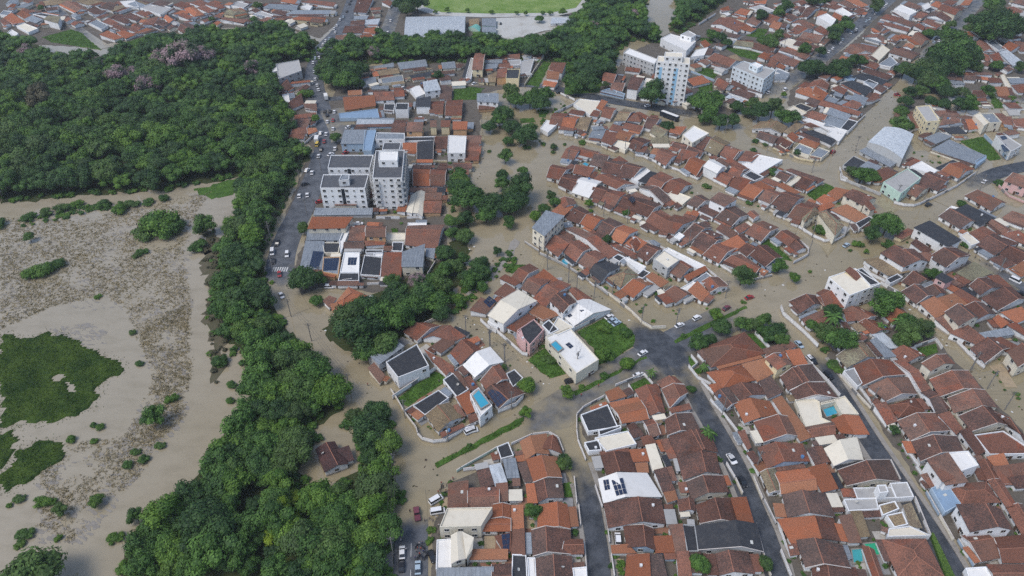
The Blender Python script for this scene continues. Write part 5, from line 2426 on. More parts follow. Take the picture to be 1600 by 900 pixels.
# ------------------------------------------------------------------ houses
def ccw(q):
    a = sum(q[i - 1].x * q[i].y - q[i].x * q[i - 1].y for i in range(len(q)))
    return a > 0
def inset(q, d):
    n = len(q); out = []
    for i in range(n):
        p, a, c = q[i], q[i - 1], q[(i + 1) % n]
        e1 = (p - a); e2 = (c - p); e1.z = e2.z = 0
        e1.normalize(); e2.normalize()
        n1 = Vector((-e1.y, e1.x, 0)); n2 = Vector((-e2.y, e2.x, 0))
        m = n1 + n2; l = m.length
        m = n1 if l < .3 else m / l * min(2.0, 1 / max(.4, (n1 + n2).length / 2))
        out.append(p + m * d)
    return out
STOREY = 3.0
def section(code, px, walls, roofs, caps, trims, planes, r):
    """one roofed volume; fills wall / roof / cap / trim builders, returns its footprint and eave height"""
    ty_, cl, st, wc = code[0], code[1], int(code[2:-1]), code[-1]
    z = (2.1 if st == 0 else 2.4 if st == 1 else STOREY * st - .4) + r.uniform(-.2, .2)
    if st == 1 and ty_ in 'gi': z = 2.55 + r.uniform(-.2, .2)
    rn = r.random()
    if ty_ in 'gimv' and len(px) == 4:
        q = [P(x, y, z) for x, y in px]
        if ty_ == 'm':
            dep = ((q[3] - q[0]).length + (q[2] - q[1]).length) / 2
            rise = min(1.4, .17 * dep) * (.35 if cl in 'kywet' and dep > 6 else 1)
            q[0], q[1] = P(px[0][0], px[0][1], z + rise), P(px[1][0], px[1][1], z + rise)
        if not ccw(q): q = [q[1], q[0], q[3], q[2]]
        th = Vector((0, 0, .16))
        fp = [Vector((p.x, p.y, 0)) for p in q]
        ins = inset(fp, .35)
        RM = roofs.setdefault('W' if (cl == 'w' and ty_ in 'mv') else cl, MB()); WM = walls.setdefault(wc, MB())
        if ty_ == 'm':
            RM.faces([*q, *[p - th for p in q]], [(0, 1, 2, 3), (4, 7, 6, 5), (0, 4, 5, 1), (1, 5, 6, 2), (2, 6, 7, 3), (3, 7, 4, 0)], 0, rn)
            planes.append(q)
            tops = []
            n = (q[1] - q[0]).cross(q[3] - q[0])
            for p in ins: tops.append(q[0].z - (n.x * (p.x - q[0].x) + n.y * (p.y - q[0].y)) / n.z - .1 if abs(n.z) > 1e-6 else z)
            v = [Vector((p.x, p.y, -.3)) for p in ins] + [Vector((p.x, p.y, max(1.5, t))) for p, t in zip(ins, tops)]
            WM.faces(v, [(0, 1, 5, 4), (1, 2, 6, 5), (2, 3, 7, 6), (3, 0, 4, 7)], 0, rn)
        elif ty_ == 'v':
            n, rise = 10, 1.5
            A, B = [], []
            for i in range(n + 1):
                t = i / n; h = Vector((0, 0, rise * math.sin(math.pi * t)))
                A.append(q[0].lerp(q[3], t) + h); B.append(q[1].lerp(q[2], t) + h)
            for i in range(n):
                RM.face([A[i], B[i], B[i + 1], A[i + 1]], 0, rn)
            planes.append([A[4], B[4], B[6], A[6]])
            WM.face([Vector((q[0].x, q[0].y, -.3)), *[a - th * .2 for a in A], Vector((q[3].x, q[3].y, -.3))][::-1], 0, rn)
            WM.face([Vector((q[1].x, q[1].y, -.3)), *[a - th * .2 for a in B], Vector((q[2].x, q[2].y, -.3))], 0, rn)
            for a, c in ((q[0], q[1]), (q[2], q[3])):
                WM.face([Vector((a.x, a.y, -.3)), Vector((c.x, c.y, -.3)), c - th * .2, a - th * .2], 0, rn)
        else:
            w = ((q[3] - q[0]).length + (q[2] - q[1]).length) / 2
            L = ((q[1] - q[0]).length + (q[3] - q[2]).length) / 2
            rise = min(2.3, .5 * w * .34)
            for p in q: p.z += r.uniform(-.07, .07)
            sk = .5 if ty_ == 'i' else r.choice((.5, .5, .42, .58, .36, .64))
            a, c = q[0].lerp(q[3], sk), q[1].lerp(q[2], sk)
            if ty_ == 'i':
                d = (c - a).normalized() * min(w * .45, L * .42)
                a, c = a + d, c - d
            a = a + Vector((0, 0, rise)); c = c + Vector((0, 0, rise))
            V = [*q, a, c]
            U = [p - th for p in V]
            F = [(0, 1, 5, 4), (2, 3, 4, 5)]
            Fb = [(10, 11, 7, 6), (11, 10, 9, 8)]
            if ty_ == 'i':
                F += [(1, 2, 5), (3, 0, 4)]; Fb += [(8, 7, 11), (6, 9, 10)]
                side = [(0, 6, 7, 1), (1, 7, 8, 2), (2, 8, 9, 3), (3, 9, 6, 0)]
            else:
                side = [(0, 6, 7, 1), (2, 8, 9, 3), (1, 7, 11, 5), (5, 11, 8, 2), (3, 9, 10, 4), (4, 10, 6, 0)]
            RM.faces(V + U, F + Fb + side, 0, rn)
            RM.r[-len(F + Fb + side)] = min(1, max(0, rn + r.uniform(-.3, .3)))
            planes += [[q[0], q[1], c, a], [q[2], q[3], a, c]]
            v = [Vector((p.x, p.y, -.3)) for p in ins] + [Vector((p.x, p.y, z - .05)) for p in ins]
            fs = [(0, 1, 5, 4), (2, 3, 7, 6)]
            if ty_ == 'g':
                ra = ins[0].lerp(ins[3], sk); rc = ins[1].lerp(ins[2], sk)
                v += [Vector((ra.x, ra.y, z + rise - .22)), Vector((rc.x, rc.y, z + rise - .22))]
                fs += [(1, 2, 6, 9, 5), (3, 0, 4, 8, 7)]
            else: fs += [(1, 2, 6, 5), (3, 0, 4, 7)]
            WM.faces(v, fs, 0, rn)
            if cl in 'ordtx':
                caps.bar(a + Vector((0, 0, .05)), c + Vector((0, 0, .05)), .14, 0, rn)
                if ty_ == 'i':
                    for s_, e_ in ((a, q[0]), (a, q[3]), (c, q[1]), (c, q[2])): caps.bar(s_ + Vector((0, 0, .03)), e_ + Vector((0, 0, .03)), .12, 0, rn)
            if ty_ == 'g' and cl in 'ordtkwc':
                if r.random() < .42:
                    TB = MB(); trims.append(TB)
                    for s_, e_ in ((q[0], a), (a, q[3])): TB.bar(s_ + Vector((0, 0, .06)), e_ + Vector((0, 0, .05)), .12, 0, rn)
                if r.random() < .42:
                    TB = MB(); trims.append(TB)
                    for s_, e_ in ((q[1], c), (c, q[2])): TB.bar(s_ + Vector((0, 0, .06)), e_ + Vector((0, 0, .05)), .12, 0, rn)
    else:
        q = [P(x, y, z + .45) for x, y in px]
        if not ccw(q): q.reverse()
        fp = [Vector((p.x, p.y, 0)) for p in q]
        ins = fp
        inn = inset(fp, .24)
        WM = walls.setdefault(wc, MB()); RM = roofs.setdefault(cl, MB())
        n = len(q)
        lo = [Vector((p.x, p.y, -.3)) for p in fp]; hi = [Vector((p.x, p.y, z + .45)) for p in fp]
        ih = [Vector((p.x, p.y, z + .45)) for p in inn]; il = [Vector((p.x, p.y, z)) for p in inn]
        for i in range(n):
            j = (i + 1) % n
            WM.face([lo[i], lo[j], hi[j], hi[i]], 0, rn)
            WM.face([hi[i], hi[j], ih[j], ih[i]], 0, rn)
            WM.face([ih[i], ih[j], il[j], il[i]], 0, rn)
        RM.face(il, 0, rn)
        planes.append(il)
    return ins, z, st, ty_

def win_mesh(w, h, name, frame=True):
    b = MB()
    if frame:
        b.box((0, .05, 0), (w / 2 + .07, .05, h / 2 + .07), 1)
    b.box((0, .09, 0), (w / 2, .03, h / 2), 0)
    b.box((0, .125, 0), (.03, .012, h / 2), 1)
    b.box((0, .12, -h / 2 - .1), (w / 2 + .12, .11, .04), 1)
    return b.mesh(name, [M['glass'], M['frame']], uv=False)
WIN = win_mesh(1.3, 1.1, "window"); WINS = win_mesh(.8, .6, "window_small")
def door_mesh():
    b = MB(); b.box((0, .05, 1.05), (.55, .05, 1.05), 0); b.box((0, .04, 1.05), (.63, .04, 1.13), 1)
    return b.mesh("door", [M['door'], M['frame']], uv=False)
DOOR = door_mesh()
def balc():
    b = MB(); b.box((0, .6, 0), (1.2, .6, .08)); b.box((0, 1.17, .5), (1.2, .04, .45)); b.box((-1.16, .6, .5), (.04, .6, .45)); b.box((1.16, .6, .5), (.04, .6, .45))
    return b.mesh("balcony", M['frame'], uv=False)
BALC = balc()
def small_meshes():
    d = MB(); n = 10
    rim = [(.5 * math.cos(6.283 * k / n), .5 * math.sin(6.283 * k / n) * .8 - .1, .75 + .28 * math.sin(6.283 * k / n)) for k in range(n)]
    for k in range(n): d.face([rim[k], rim[(k + 1) % n], (0, .12, .62)], 0); d.face([rim[(k + 1) % n], rim[k], (0, .12, .60)], 0)
    d.bar((0, .1, 0), (0, .1, .65), .04)
    t = MB(); t.bar((0, 0, -.1), (0, 0, .75), .55, 0, 0, 12); t.bar((0, 0, .75), (0, 0, .92), .40, 0, 0, 12)
    s = MB(); s.box((0, 0, .06), (.55, .38, .07), 0)
    v = MB(); v.box((0, 0, .25), (.3, .3, .4), 0); v.box((0, 0, .68), (.38, .38, .05), 0)
    return (d.mesh("satellite_dish", M['pale'], uv=False), t.mesh("water_tank", M['tank'], uv=False), s.mesh("skylight", M['lamp'], uv=False), v.mesh("chimney", WALL['w'], uv=False))
SM = small_meshes()
def put(mesh, name, loc, nrm, parent, base):
    o = bpy.data.objects.new(name, mesh)
    o.location = Vector(loc) - base
    o.rotation_euler = (0, 0, math.atan2(-nrm.x, nrm.y))
    return link(o, parent)

def panel_array(h, planes, base, root):
    for q in h['solar']:
        cx, cy = sum(p[0] for p in q) / 4, sum(p[1] for p in q) / 4
        d = (P(cx, cy, 0) - Vector((0, 0, CAM_H))).normalized()
        best = None
        for pl in planes:
            n = (pl[1] - pl[0]).cross(pl[2] - pl[0]).normalized()
            if n.z < 0: n = -n
            if abs(n.dot(d)) < 1e-4: continue
            t = n.dot(pl[0] - Vector((0, 0, CAM_H))) / n.dot(d)
            hp = Vector((0, 0, CAM_H)) + d * t
            ok = inside(hp.x, hp.y, pl)
            if best is None or (ok, -t) > best[0]: best = ((ok, -t), n, pl[0])
        _, n, o0 = best
        c = []
        for x, y in q:
            dd = P(x, y, 0) - Vector((0, 0, CAM_H))
            t = (n.dot(o0 - Vector((0, 0, CAM_H))) + .14) / n.dot(dd)
            c.append(Vector((0, 0, CAM_H)) + dd * t)
        if (c[1] - c[0]).cross(c[3] - c[0]).dot(n) < 0: c = [c[1], c[0], c[3], c[2]]
        nu = max(2, round((c[1] - c[0]).length / 1.15)); nv = max(2, round((c[3] - c[0]).length / 1.75))
        b = MB()
        f = lambda u, v: (c[0].lerp(c[1], u)).lerp(c[3].lerp(c[2], u), v)
        for i in range(nu):
            for j in range(nv):
                u0, u1, v0, v1 = (i + .05) / nu, (i + .95) / nu, (j + .04) / nv, (j + .96) / nv
                pp = [f(u0, v0), f(u1, v0), f(u1, v1), f(u0, v1)]
                b.faces(pp + [p - n * .05 for p in pp], [(0, 1, 2, 3), (0, 4, 5, 1), (1, 5, 6, 2), (2, 6, 7, 3), (3, 7, 4, 0)])
        b.build("solar_array", M['solar'], root, base)

ADJ = {'o': "bright orange tiled", 'r': "red-brown tiled", 'd': "dark weathered tiled", 't': "tan roofed", 'k': "charcoal roofed", 'w': "white roofed", 'c': "cream roofed",
       'y': "grey sheet roofed", 'e': "pale grey roofed", 'b': "blue-grey roofed", 'x': "dark maroon tiled", 'h': "grey felt roofed", 'n': "mint green roofed", 'p': "pink flat-roofed", 'g': "concrete roofed"}
ADJ2 = {'g': "gabled", 'i': "hipped", 'm': "lean-to", 'f': "flat", 'a': "flat", 'v': "arched"}
def area(h):
    s = 0
    for _, q in h['sec']:
        s += abs(sum(q[i - 1][0] * q[i][1] - q[i][0] * q[i - 1][1] for i in range(len(q)))) / 2
    return s
def kindname(h):
    c = h['sec'][0][0]
    if c[0] == 'a': return "apartment_building", "apartment block"
    if c[0] == 'v': return "arched_hall", "hall"
    if int(c[2:-1]) >= 3: return "tall_building", "building"
    if c[0] == 'm' and c[1] in 'yw' and area(h) > 700: return "shed_building", "shed"
    return "house", "house"
hs = [h for h in HOUSES if kindname(h)[0] == "house"]
for h in HOUSES: h["thing"] = False
def shown(h):
    q = h['sec'][0][1]
    x, y = sum(p[0] for p in q) / len(q), sum(p[1] for p in q) / len(q)
    return area(h) if (-10 < x < 1610 and -8 < y < 908) else area(h) * .1
hs.sort(key=shown, reverse=True)
for i, h in enumerate([h for h in hs if 'fill' not in h]): h['thing'] = i < 312
for h in HOUSES:
    if kindname(h)[0] != "house" and 'fill' not in h: h['thing'] = True
def hpos(h):
    q = h['sec'][0][1]
    return sum(p[0] for p in q) / len(q), sum(p[1] for p in q) / len(q)
def hnoun(h):
    c = h['sec'][0][0]; st = int(c[2:-1]); nm, cat = kindname(h)
    if nm == "apartment_building": return {'w': "white", 'g': "grey", 'c': "cream", 'l': "pale blue"}[c[-1]] + " %s-storey apartment block" % {3: "three", 4: "four", 6: "six", 9: "nine"}[st]
    if nm == "arched_hall": return ("white" if c[1] == 'w' else "grey") + " arched-roof hall"
    if nm == "tall_building": return "three-storey %s %s building" % ({'w': "white", 'y': "yellow", 'c': "cream"}.get(c[-1], "grey"), ADJ[c[1]])
    if nm == "shed_building": return "long %s shed" % ADJ[c[1]]
    return ("two-storey " if st == 2 else "") + ADJ[c[1]] + " " + ("" if c[0] == 'f' else ADJ2[c[0]] + " ") + "house"
HL = numbered([h for h in HOUSES if h['thing']], hpos, hnoun, lambda h: h['row'])
SB = {'wall': {}, 'roof': {}}; S_cap, S_trim = MB(), []
S_win = MB()
NWIN = 0
for hi_, h in enumerate(HOUSES):
    r = random.Random(hi_ * 13 + 5)
    if not h['thing']:
        pl = []
        for code, px in h['sec']:
            section(code, px, SB['wall'], SB['roof'], S_cap, S_trim, pl, r)
        continue
    nm, cat = kindname(h)
    px0 = h['sec'][0][1]
    base = P(sum(p[0] for p in px0) / len(px0), sum(p[1] for p in px0) / len(px0), 3.0); base.z = 0
    root = empty(nm, base); h['root'], h['base'] = root, base
    lab = HL[id(h)].split()
    tag(root, " ".join(lab[:16]), cat, {"house": "houses of the flooded town", "apartment_building": "apartment blocks"}.get(nm, "larger buildings"))
    planes = []; nwin = 0; doored = False
    for si, (code, px) in enumerate(h['sec']):
        walls, roofs, caps, trims = {}, {}, MB(), []
        ins, z, st, ty_ = section(code, px, walls, roofs, caps, trims, planes, r)
        pre = "" if si == 0 else "annex_"
        for k, b in walls.items(): b.build(pre + "wall", WALL[k], root, base)
        ro = None
        for k, b in roofs.items(): ro = b.build(pre + "roof", ROOF[k], root, base)
        if caps.v: caps.build("ridge_cap", M['cap'], ro, (0, 0, 0)); 
        for TB in trims: TB.build("gable_coping", M['trim'], ro, (0, 0, 0))
        for ch in ro.children:                              # children of the roof: same origin as the roof
            ch.data.transform(Matrix.Translation(-base))
        n = len(ins)
        big = ty_ == 'a' or st >= 3
        if (si > 0 and not (st >= 2)) or st == 0: continue
        cen = sum(ins, Vector((0, 0, 0))) / n
        for i in range(n):
            a, c = ins[i], ins[(i + 1) % n]
            e = c - a; L = e.length
            if L < 3.0: continue
            e.normalize(); nr = Vector((e.y, -e.x, 0))
            if nr.dot(-Vector((cen.x, cen.y, 0)).normalized()) < -.35: continue
            step = 2.9 if big else 3.6
            m = max(1, int((L - 1) / step)) if big else max(1, min(3, int((L - .5) / step)))
            front = nr.y < -.6
            if code == 'ac9w' and front:
                for t0, t1, mt in ((.10, .20, M['stripe']), (.56, .68, M['stripe']), (.22, .54, M['bandw'])):
                    fb = MB(); m0 = a + e * (L * (t0 + t1) / 2) + nr * .02
                    fb.box((m0.x, m0.y, z * .46), (L * (t1 - t0) / 2, .03, z * .43), 0, .5, math.atan2(e.y, e.x))
                    fb.build("facade_stripe", mt, root, base, uv=False)
            if code == 'ah4w' and front:  # dark panel on the flat front: a recess's shade put into colour
                fb = MB(); m0 = a + e * (L * .5) + nr * .02
                fb.box((m0.x, m0.y, z * .5), (.8, .05, z * .49), 0, .5, math.atan2(e.y, e.x))
                fb.build("recess_shade_panel", M['glass'], root, base, uv=False)
            if code == 'ah6w' and si == 0:
                for s_ in range(1, st):
                    for k in range(m):
                        if front and 0 < k < m - 1: continue
                        pos = a + e * (L * (k + .5) / m); pos.z = s_ * STOREY + .1
                        put(BALC, "balcony", pos, nr, root, base)
            for s_ in range(st):
                for k in range(m):
                    if not big and nwin >= 9: break
                    if not big and r.random() < .25: continue
                    t = (k + .5) / m
                    zz = s_ * STOREY + (1.65 if st > 1 else 1.5)
                    if zz > z - .7: continue
                    pos = a + e * (L * t); pos.z = zz
                    small = big and (k % 3 == 1)
                    put(WINS if small else WIN, "window", pos, nr, root, base); nwin += 1
            if not doored and L > 4 and nr.y < .3:
                doored = True
                pos = a + e * (L * .5 + 1.2); pos.z = 0.02
                put(DOOR, "door", pos, nr, root, base)
    NWIN += nwin
    if nm == "house" and planes:
        for pr_, mi_, nme in ((.09, 0, "satellite_dish"), (.05, 1, "water_tank"), (.13, 2, "skylight"), (.09, 3, "chimney")):
            if r.random() > pr_: continue
            pl = r.choice(planes[:3]); u, v = r.uniform(.2, .8), r.uniform(.25, .75)
            pp = pl[0].lerp(pl[1], u).lerp(pl[3].lerp(pl[2], u), v)
            o = bpy.data.objects.new(nme, SM[mi_]); o.location = pp - base
            o.rotation_euler = (0, 0, math.atan2((pl[1] - pl[0]).y, (pl[1] - pl[0]).x) if mi_ else r.uniform(0, 6)); link(o, root)
    panel_array(h, planes, base, root)
    for kind, q in h['pool']:
        onroof = h['sec'][0][0][0] == 'f' and int(h['sec'][0][0][2:-1]) == 2 or h['row'] == 'E1'
        z = 6.35 if onroof else .5
        w = [P(x, y, z) for x, y in q]
        if not ccw(w): w.reverse()
        b = MB(); b.prism(w, z - .4, z)
        po = b.build("pool" if kind != 'g' else "court", {'b': M['pool'], 't': M['poolt'], 'n': M['pooln'], 'g': M['court']}[kind], root, base, uv=False)
        rim = MB(); o2 = inset(w, -.35)
        for i in range(len(w)):
            j = (i + 1) % len(w)
            rim.faces([w[i], w[j], o2[j], o2[i], *[p - Vector((0, 0, .5)) for p in (o2[i], o2[j])]], [(0, 3, 2, 1), (3, 4, 5, 2)])
        rim.v = [(a_, b_, c_ + .06) for a_, b_, c_ in rim.v]
        rim.build("pool_rim", M['pave'], po, base, uv=False)
# paved patios and drives in the open gaps of the near lots
PAT = [mat_plain("patio_" + n, cc, (.10, .09, .08), .45, .8) for n, cc in (("pale", (.42, .40, .36)), ("sand", (.36, .28, .18)), ("clay", (.26, .13, .085)), ("grey", (.24, .24, .24)))]
npat = 0
HT = [(h, hpos(h)) for h in HOUSES if h.get('root')]
for tr in range(1500):
    if npat >= 120: break
    bi = ir.choice((0, 1, 2, 3, 3, 4, 6, 7)); bx = BB[bi]
    x, y = ir.uniform(bx[0], bx[2]), ir.uniform(bx[1], min(905, bx[3]))
    if not inside(x, y, BLOCKS[bi]) or covered(x, y): continue
    h, _ = min(HT, key=lambda t: (t[1][0] - x) ** 2 + (t[1][1] - y) ** 2)
    q0 = h['sec'][0][1]
    e = P(*q0[1]) - P(*q0[0]); e.z = 0; e.normalize(); n_ = Vector((-e.y, e.x, 0))
    c0 = P(x, y, .1); L, W = ir.uniform(1.6, 3.6), ir.uniform(1.3, 2.8)
    zz = .10 + npat * .0006
    w = [c0 + e * (sx * L) + n_ * (sy * W) for sx, sy in ((-1, -1), (1, -1), (1, 1), (-1, 1))]
    if not all(inside(*to_px(p), BLOCKS[bi]) for p in w): continue
    if not ccw(w): w.reverse()
    b = MB(); b.prism(w, -.2, zz, 0, ir.random())
    b.build("patio", ir.choice(PAT), h['root'], h['base'], uv=False); npat += 1
# the far houses past the nearest three hundred: one mass
allb = MB(); mats = []
for grp, tab in (('wall', WALL), ('roof', ROOF)):
    for k, b in SB[grp].items():
        mi = len(mats); mats.append(tab[k])
        off = len(allb.v); allb.v += b.v; allb.f += [tuple(i + off for i in f) for f in b.f]; allb.m += [mi] * len(b.f); allb.r += b.r
for b, m in [(S_cap, M['cap'])] + [(t, M['trim']) for t in S_trim]:
    if m not in mats: mats.append(m)
    mi = mats.index(m)
    off = len(allb.v); allb.v += b.v; allb.f += [tuple(i + off for i in f) for f in b.f]; allb.m += [mi] * len(b.f); allb.r += b.r
fo = allb.build("distant_houses", mats)
tag(fo, "small tiled houses packed together in the distance and between larger ones", "houses", kind='stuff')

# ------------------------------------------------------------------ boundary walls, hedge, lawns
WCOL = {'w': "white", 'c': "cream", 'g': "grey", 'n': "green mesh", 'b': "blue", 'y': "yellow", 'p': "pink"}
WL = numbered(WALLS, lambda w: w[3][0], lambda w: WCOL[w[1]] + (" fence" if w[1] == 'n' else " boundary wall"), lambda w: w[0])
for w in WALLS:
    row, c, hgt, px = w
    pts = [P(x, y, hgt * .6) for x, y in px]
    base = Vector((pts[0].x, pts[0].y, 0))
    root = empty("boundary_wall" if c != 'n' else "mesh_fence", base)
    tag(root, WL[id(w)], "wall" if c != 'n' else "fence", "garden boundary walls")
    b, cp = MB(), MB()
    for i in range(len(pts) - 1):
        a, d = pts[i], pts[i + 1]
        e = (d - a); e.z = 0; L = e.length
        rz = math.atan2(e.y, e.x); m = (a + d) / 2
        b.box((m.x, m.y, hgt / 2 - .15), (L / 2 + .08, .09, hgt / 2 + .15), 0, .5, rz)
        cp.box((m.x, m.y, hgt + .03), (L / 2 + .1, .14, .035), 0, .5, rz)
        if hgt > 1.5 and L > 9 and c != 'n':
            g = MB(); g.box((m.x, m.y, hgt / 2 - .1), (1.4, .12, hgt / 2 - .12), 0, 0, rz)
            g.build("gate", M['gate'], root, base, uv=False)
    b.build("wall", WALL[c], root, base, uv=False)
    cp.build("coping", M['trim'], root, base, uv=False)

def scatter(pl, dens):
    w = [P(x, y, .1) for x, y in pl]
    x0, x1 = min(p.x for p in w), max(p.x for p in w); y0, y1 = min(p.y for p in w), max(p.y for p in w)
    out = []
    for _ in range(int((x1 - x0) * (y1 - y0) * dens)):
        x, y = rng.uniform(x0, x1), rng.uniform(y0, y1)
        if inside(x, y, w): out.append((x, y, .08))
    return out
lp = []
for i, q in enumerate(LAWNS):
    w = [P(x, y, .15) for x, y in q]
    if not ccw(w): w.reverse()
    w = ragged(w, .35)
    b = MB(); b.prism(w, -.4, .15 + i * .003)
    tag(b.build("lawn", M['lawn'], uv=False), kind='structure')
    lp += scatter(q, 2.2)
tufts("lawn_tufts", lp, M['blade'], "rough green grass tufts growing on the vacant lots and verges", "grass", .2, .7, 3, .3, .14)
# ------------------------------------------------------------------ trees
def ico(sub):
    bm = bmesh.new(); bmesh.ops.create_icosphere(bm, subdivisions=sub, radius=1.0)
    v = np.array([x.co[:] for x in bm.verts]); f = [tuple(q.index for q in p.verts) for p in bm.faces]
    bm.free(); return v, f
ICO1 = ico(1); ICO2 = ico(2)
def crown_geo(seed, lobes, leaves, flat=.72, low=False):
    """a crown of radius 1: uneven lobes set with leaf sprays; returns verts, faces, per-face number"""
    r = random.Random(seed); V, F, R = [], [], []
    cs = []; sx, sy = r.uniform(.85, 1.25), r.uniform(.85, 1.2)
    for i in range(lobes):
        t = r.random() * 6.283; u = r.uniform(-.35, 1.0)
        s = math.sqrt(max(0, 1 - u * u)); d = r.uniform(.50, .74)
        cs.append((Vector((s * math.cos(t) * d * sx, s * math.sin(t) * d * sy, u * d * flat)), r.uniform(.20, .46)))
    cs.append((Vector((0, 0, 0)), .6))
    iv, jf = ICO1
    for (c, rad) in cs:
        b = len(V); tone = r.random()
        for x in iv:
            k = rad * .86 * r.uniform(.82, 1.12)
            V.append((c.x + x[0] * k, c.y + x[1] * k, c.z + x[2] * k * .85))
        for f in jf: F.append((f[0] + b, f[1] + b, f[2] + b)); R.append(max(0, min(1, tone * .5 + r.uniform(-.1, .15))))
        n = int(leaves * rad * rad * 11)
        for _ in range(n):
            t = r.random() * 6.283; u = r.uniform(-.45, 1)
            s = math.sqrt(1 - u * u)
            nrm = Vector((s * math.cos(t), s * math.sin(t), u))
            p = c + Vector((nrm.x * rad, nrm.y * rad, nrm.z * rad * .85)) * r.uniform(.88, 1.12)
            q = (nrm + Vector((r.uniform(-.7, .7), r.uniform(-.7, .7), r.uniform(-.3, .7)))).normalized()
            a = q.cross(Vector((r.random(), r.random(), .3))).normalized(); bb = q.cross(a)
            L, W = r.uniform(.04, .085), r.uniform(.025, .055)
            k = len(V)
            V += [tuple(p - a * L), tuple(p + bb * W), tuple(p + a * L), tuple(p - bb * W)]
            F.append((k, k + 1, k + 2, k + 3)); R.append(max(0, min(1, tone * .62 + r.random() * .38)))
    return V, F, R
def crown_mesh(name, g, mat):
    b = MB(); b.v, b.f, b.r = g[0], g[1], g[2]; b.m = [0] * len(g[1])
    return b.mesh(name, mat, uv=False)
GEO = [crown_geo(s, lb, lv, fl) for s, lb, lv, fl in ((1, 20, 85, .72), (2, 30, 70, .58), (3, 12, 95, .95), (4, 38, 62, .66), (5, 16, 90, 1.05))]
LOW = [crown_geo(s, 13, 26, .72) for s in (11, 12, 13)]
BGEO = [crown_geo(s, 13, 75, .55) for s in (21, 22, 23)]
CR = {}
def crown(kind, i):
    key = (kind, i)
    if key not in CR:
        m = {'f': 'leaf', 'd': 'leafd', 's': 'leafb', 'g': 'leaf', 'k': 'leafp', 'y': 'leafy', 'o': 'leafo', 'b': 'leaf', 'B': 'leafb'}[kind]
        CR[key] = crown_mesh("crown", (BGEO if kind in 'bB' else GEO)[i], M[m])
    return CR[key]
def trunk_mesh():
    b = MB()
    for i in range(6):
        pass
    ring = lambda z, r, dx=0, dy=0: [(dx + r * math.cos(k * 1.0472), dy + r * math.sin(k * 1.0472), z) for k in range(6)]
    lv = [ring(-.3, .075), ring(.25, .05), ring(.7, .042), ring(1.0, .03)]
    for a, c in zip(lv, lv[1:]):
        for k in range(6): b.face([a[k], a[(k + 1) % 6], c[(k + 1) % 6], c[k]])
    for k in range(5):
        t = k * 1.26
        b.bar((0, 0, .55 + .06 * k), (.42 * math.cos(t), .42 * math.sin(t), 1.1 + .05 * k), .022)
    return b.mesh("trunk", M['bark'], uv=False)
TRUNK = trunk_mesh()
def tree(name, label, cat, group, base, R, kind, rr, flat=1.0, hk=1.0):
    root = empty(name, base, rr.random() * 6.28)
    tag(root, label, cat, group)
    bush = kind in 'bB'
    zc = (.42 if bush else .95 * hk) * R * flat
    c = bpy.data.objects.new("foliage" if bush else "crown", crown(kind, rr.randrange(3 if bush else 5)))
    c.location = (0, 0, zc); c.scale = (R * rr.uniform(.93, 1.07), R * rr.uniform(.93, 1.07), R * flat * rr.uniform(.9, 1.1))
    link(c, root)
    t = bpy.data.objects.new("stem" if bush else "trunk", TRUNK)
    s = zc / 1.0
    t.scale = (R * .9, R * .9, s)
    link(t, root)
    return root
TL = numbered(TREES, lambda t: (t[2], t[3]), lambda t: {'f': "spreading dark green tree", 'g': "round green tree", 's': "small bright green tree", 'b': "low green bush", 'k': "pink-blossomed tree"}[t[1]], lambda t: t[0])
for t in TREES:
    row, k, x, y, r = t
    rr = random.Random(int(x * 7 + y * 13))
    R = max(.8, r / ppm(y)) * (.94 if row == 'Q0' else 1.06)
    zc = (.42 if k == 'b' else .95) * R
    p = P(x, y, zc); p.z = 0
    kk = k
    if k == 'f': kk = rr.choice('ffdd')
    if k == 'g': kk = rr.choice('fgsd')
    if k == 'b': kk = rr.choice('bbB')
    tree({'b': "bush", 'k': "blossom_tree"}.get(k, "tree"), TL[id(t)], "bush" if k == 'b' else "tree", "bushes in yards and shallows" if k == 'b' else "trees among the streets", p, R, kk, rr, .8 if k == 'b' else 1.0)

# the wood: crowns laid close over the forest floor; the largest 300 are trees of their own, the rest one mass
WOODS = [("A", "0 74 48 80 66 96 112 98 150 108 180 92 215 78 330 58 430 52 490 70 488 95 432 98 420 130 440 178 468 226 478 250 462 260 372 272 330 282 250 296 150 302 0 315", 7.0, (3.0, 7.0)),
         ("B", "376 276 462 256 446 294 408 374 401 402 408 456 434 507 482 578 526 620 518 642 482 668 472 712 462 745 470 795 498 785 545 752 600 742 612 765 612 925 210 925 200 888 238 838 306 762 360 700 388 650 408 616 388 560 354 530 344 470 348 400 376 330", 6.0, (2.6, 6.2)),
         ("B", "556 664 575 648 602 655 611 705 612 748 590 750 568 725", 6.0, (3.0, 5.0)),
         ("C", "498 92 520 76 620 68 780 68 800 78 880 50 910 24 925 -10 1010 -10 1000 30 1035 68 985 62 958 85 958 128 905 128 880 95 780 95 600 98 500 98", 7.0, (3.6, 5.8)),
         ("C", "1055 -10 1140 -10 1065 50 1048 44 1066 20", 7.0, (3.6, 5.6))]
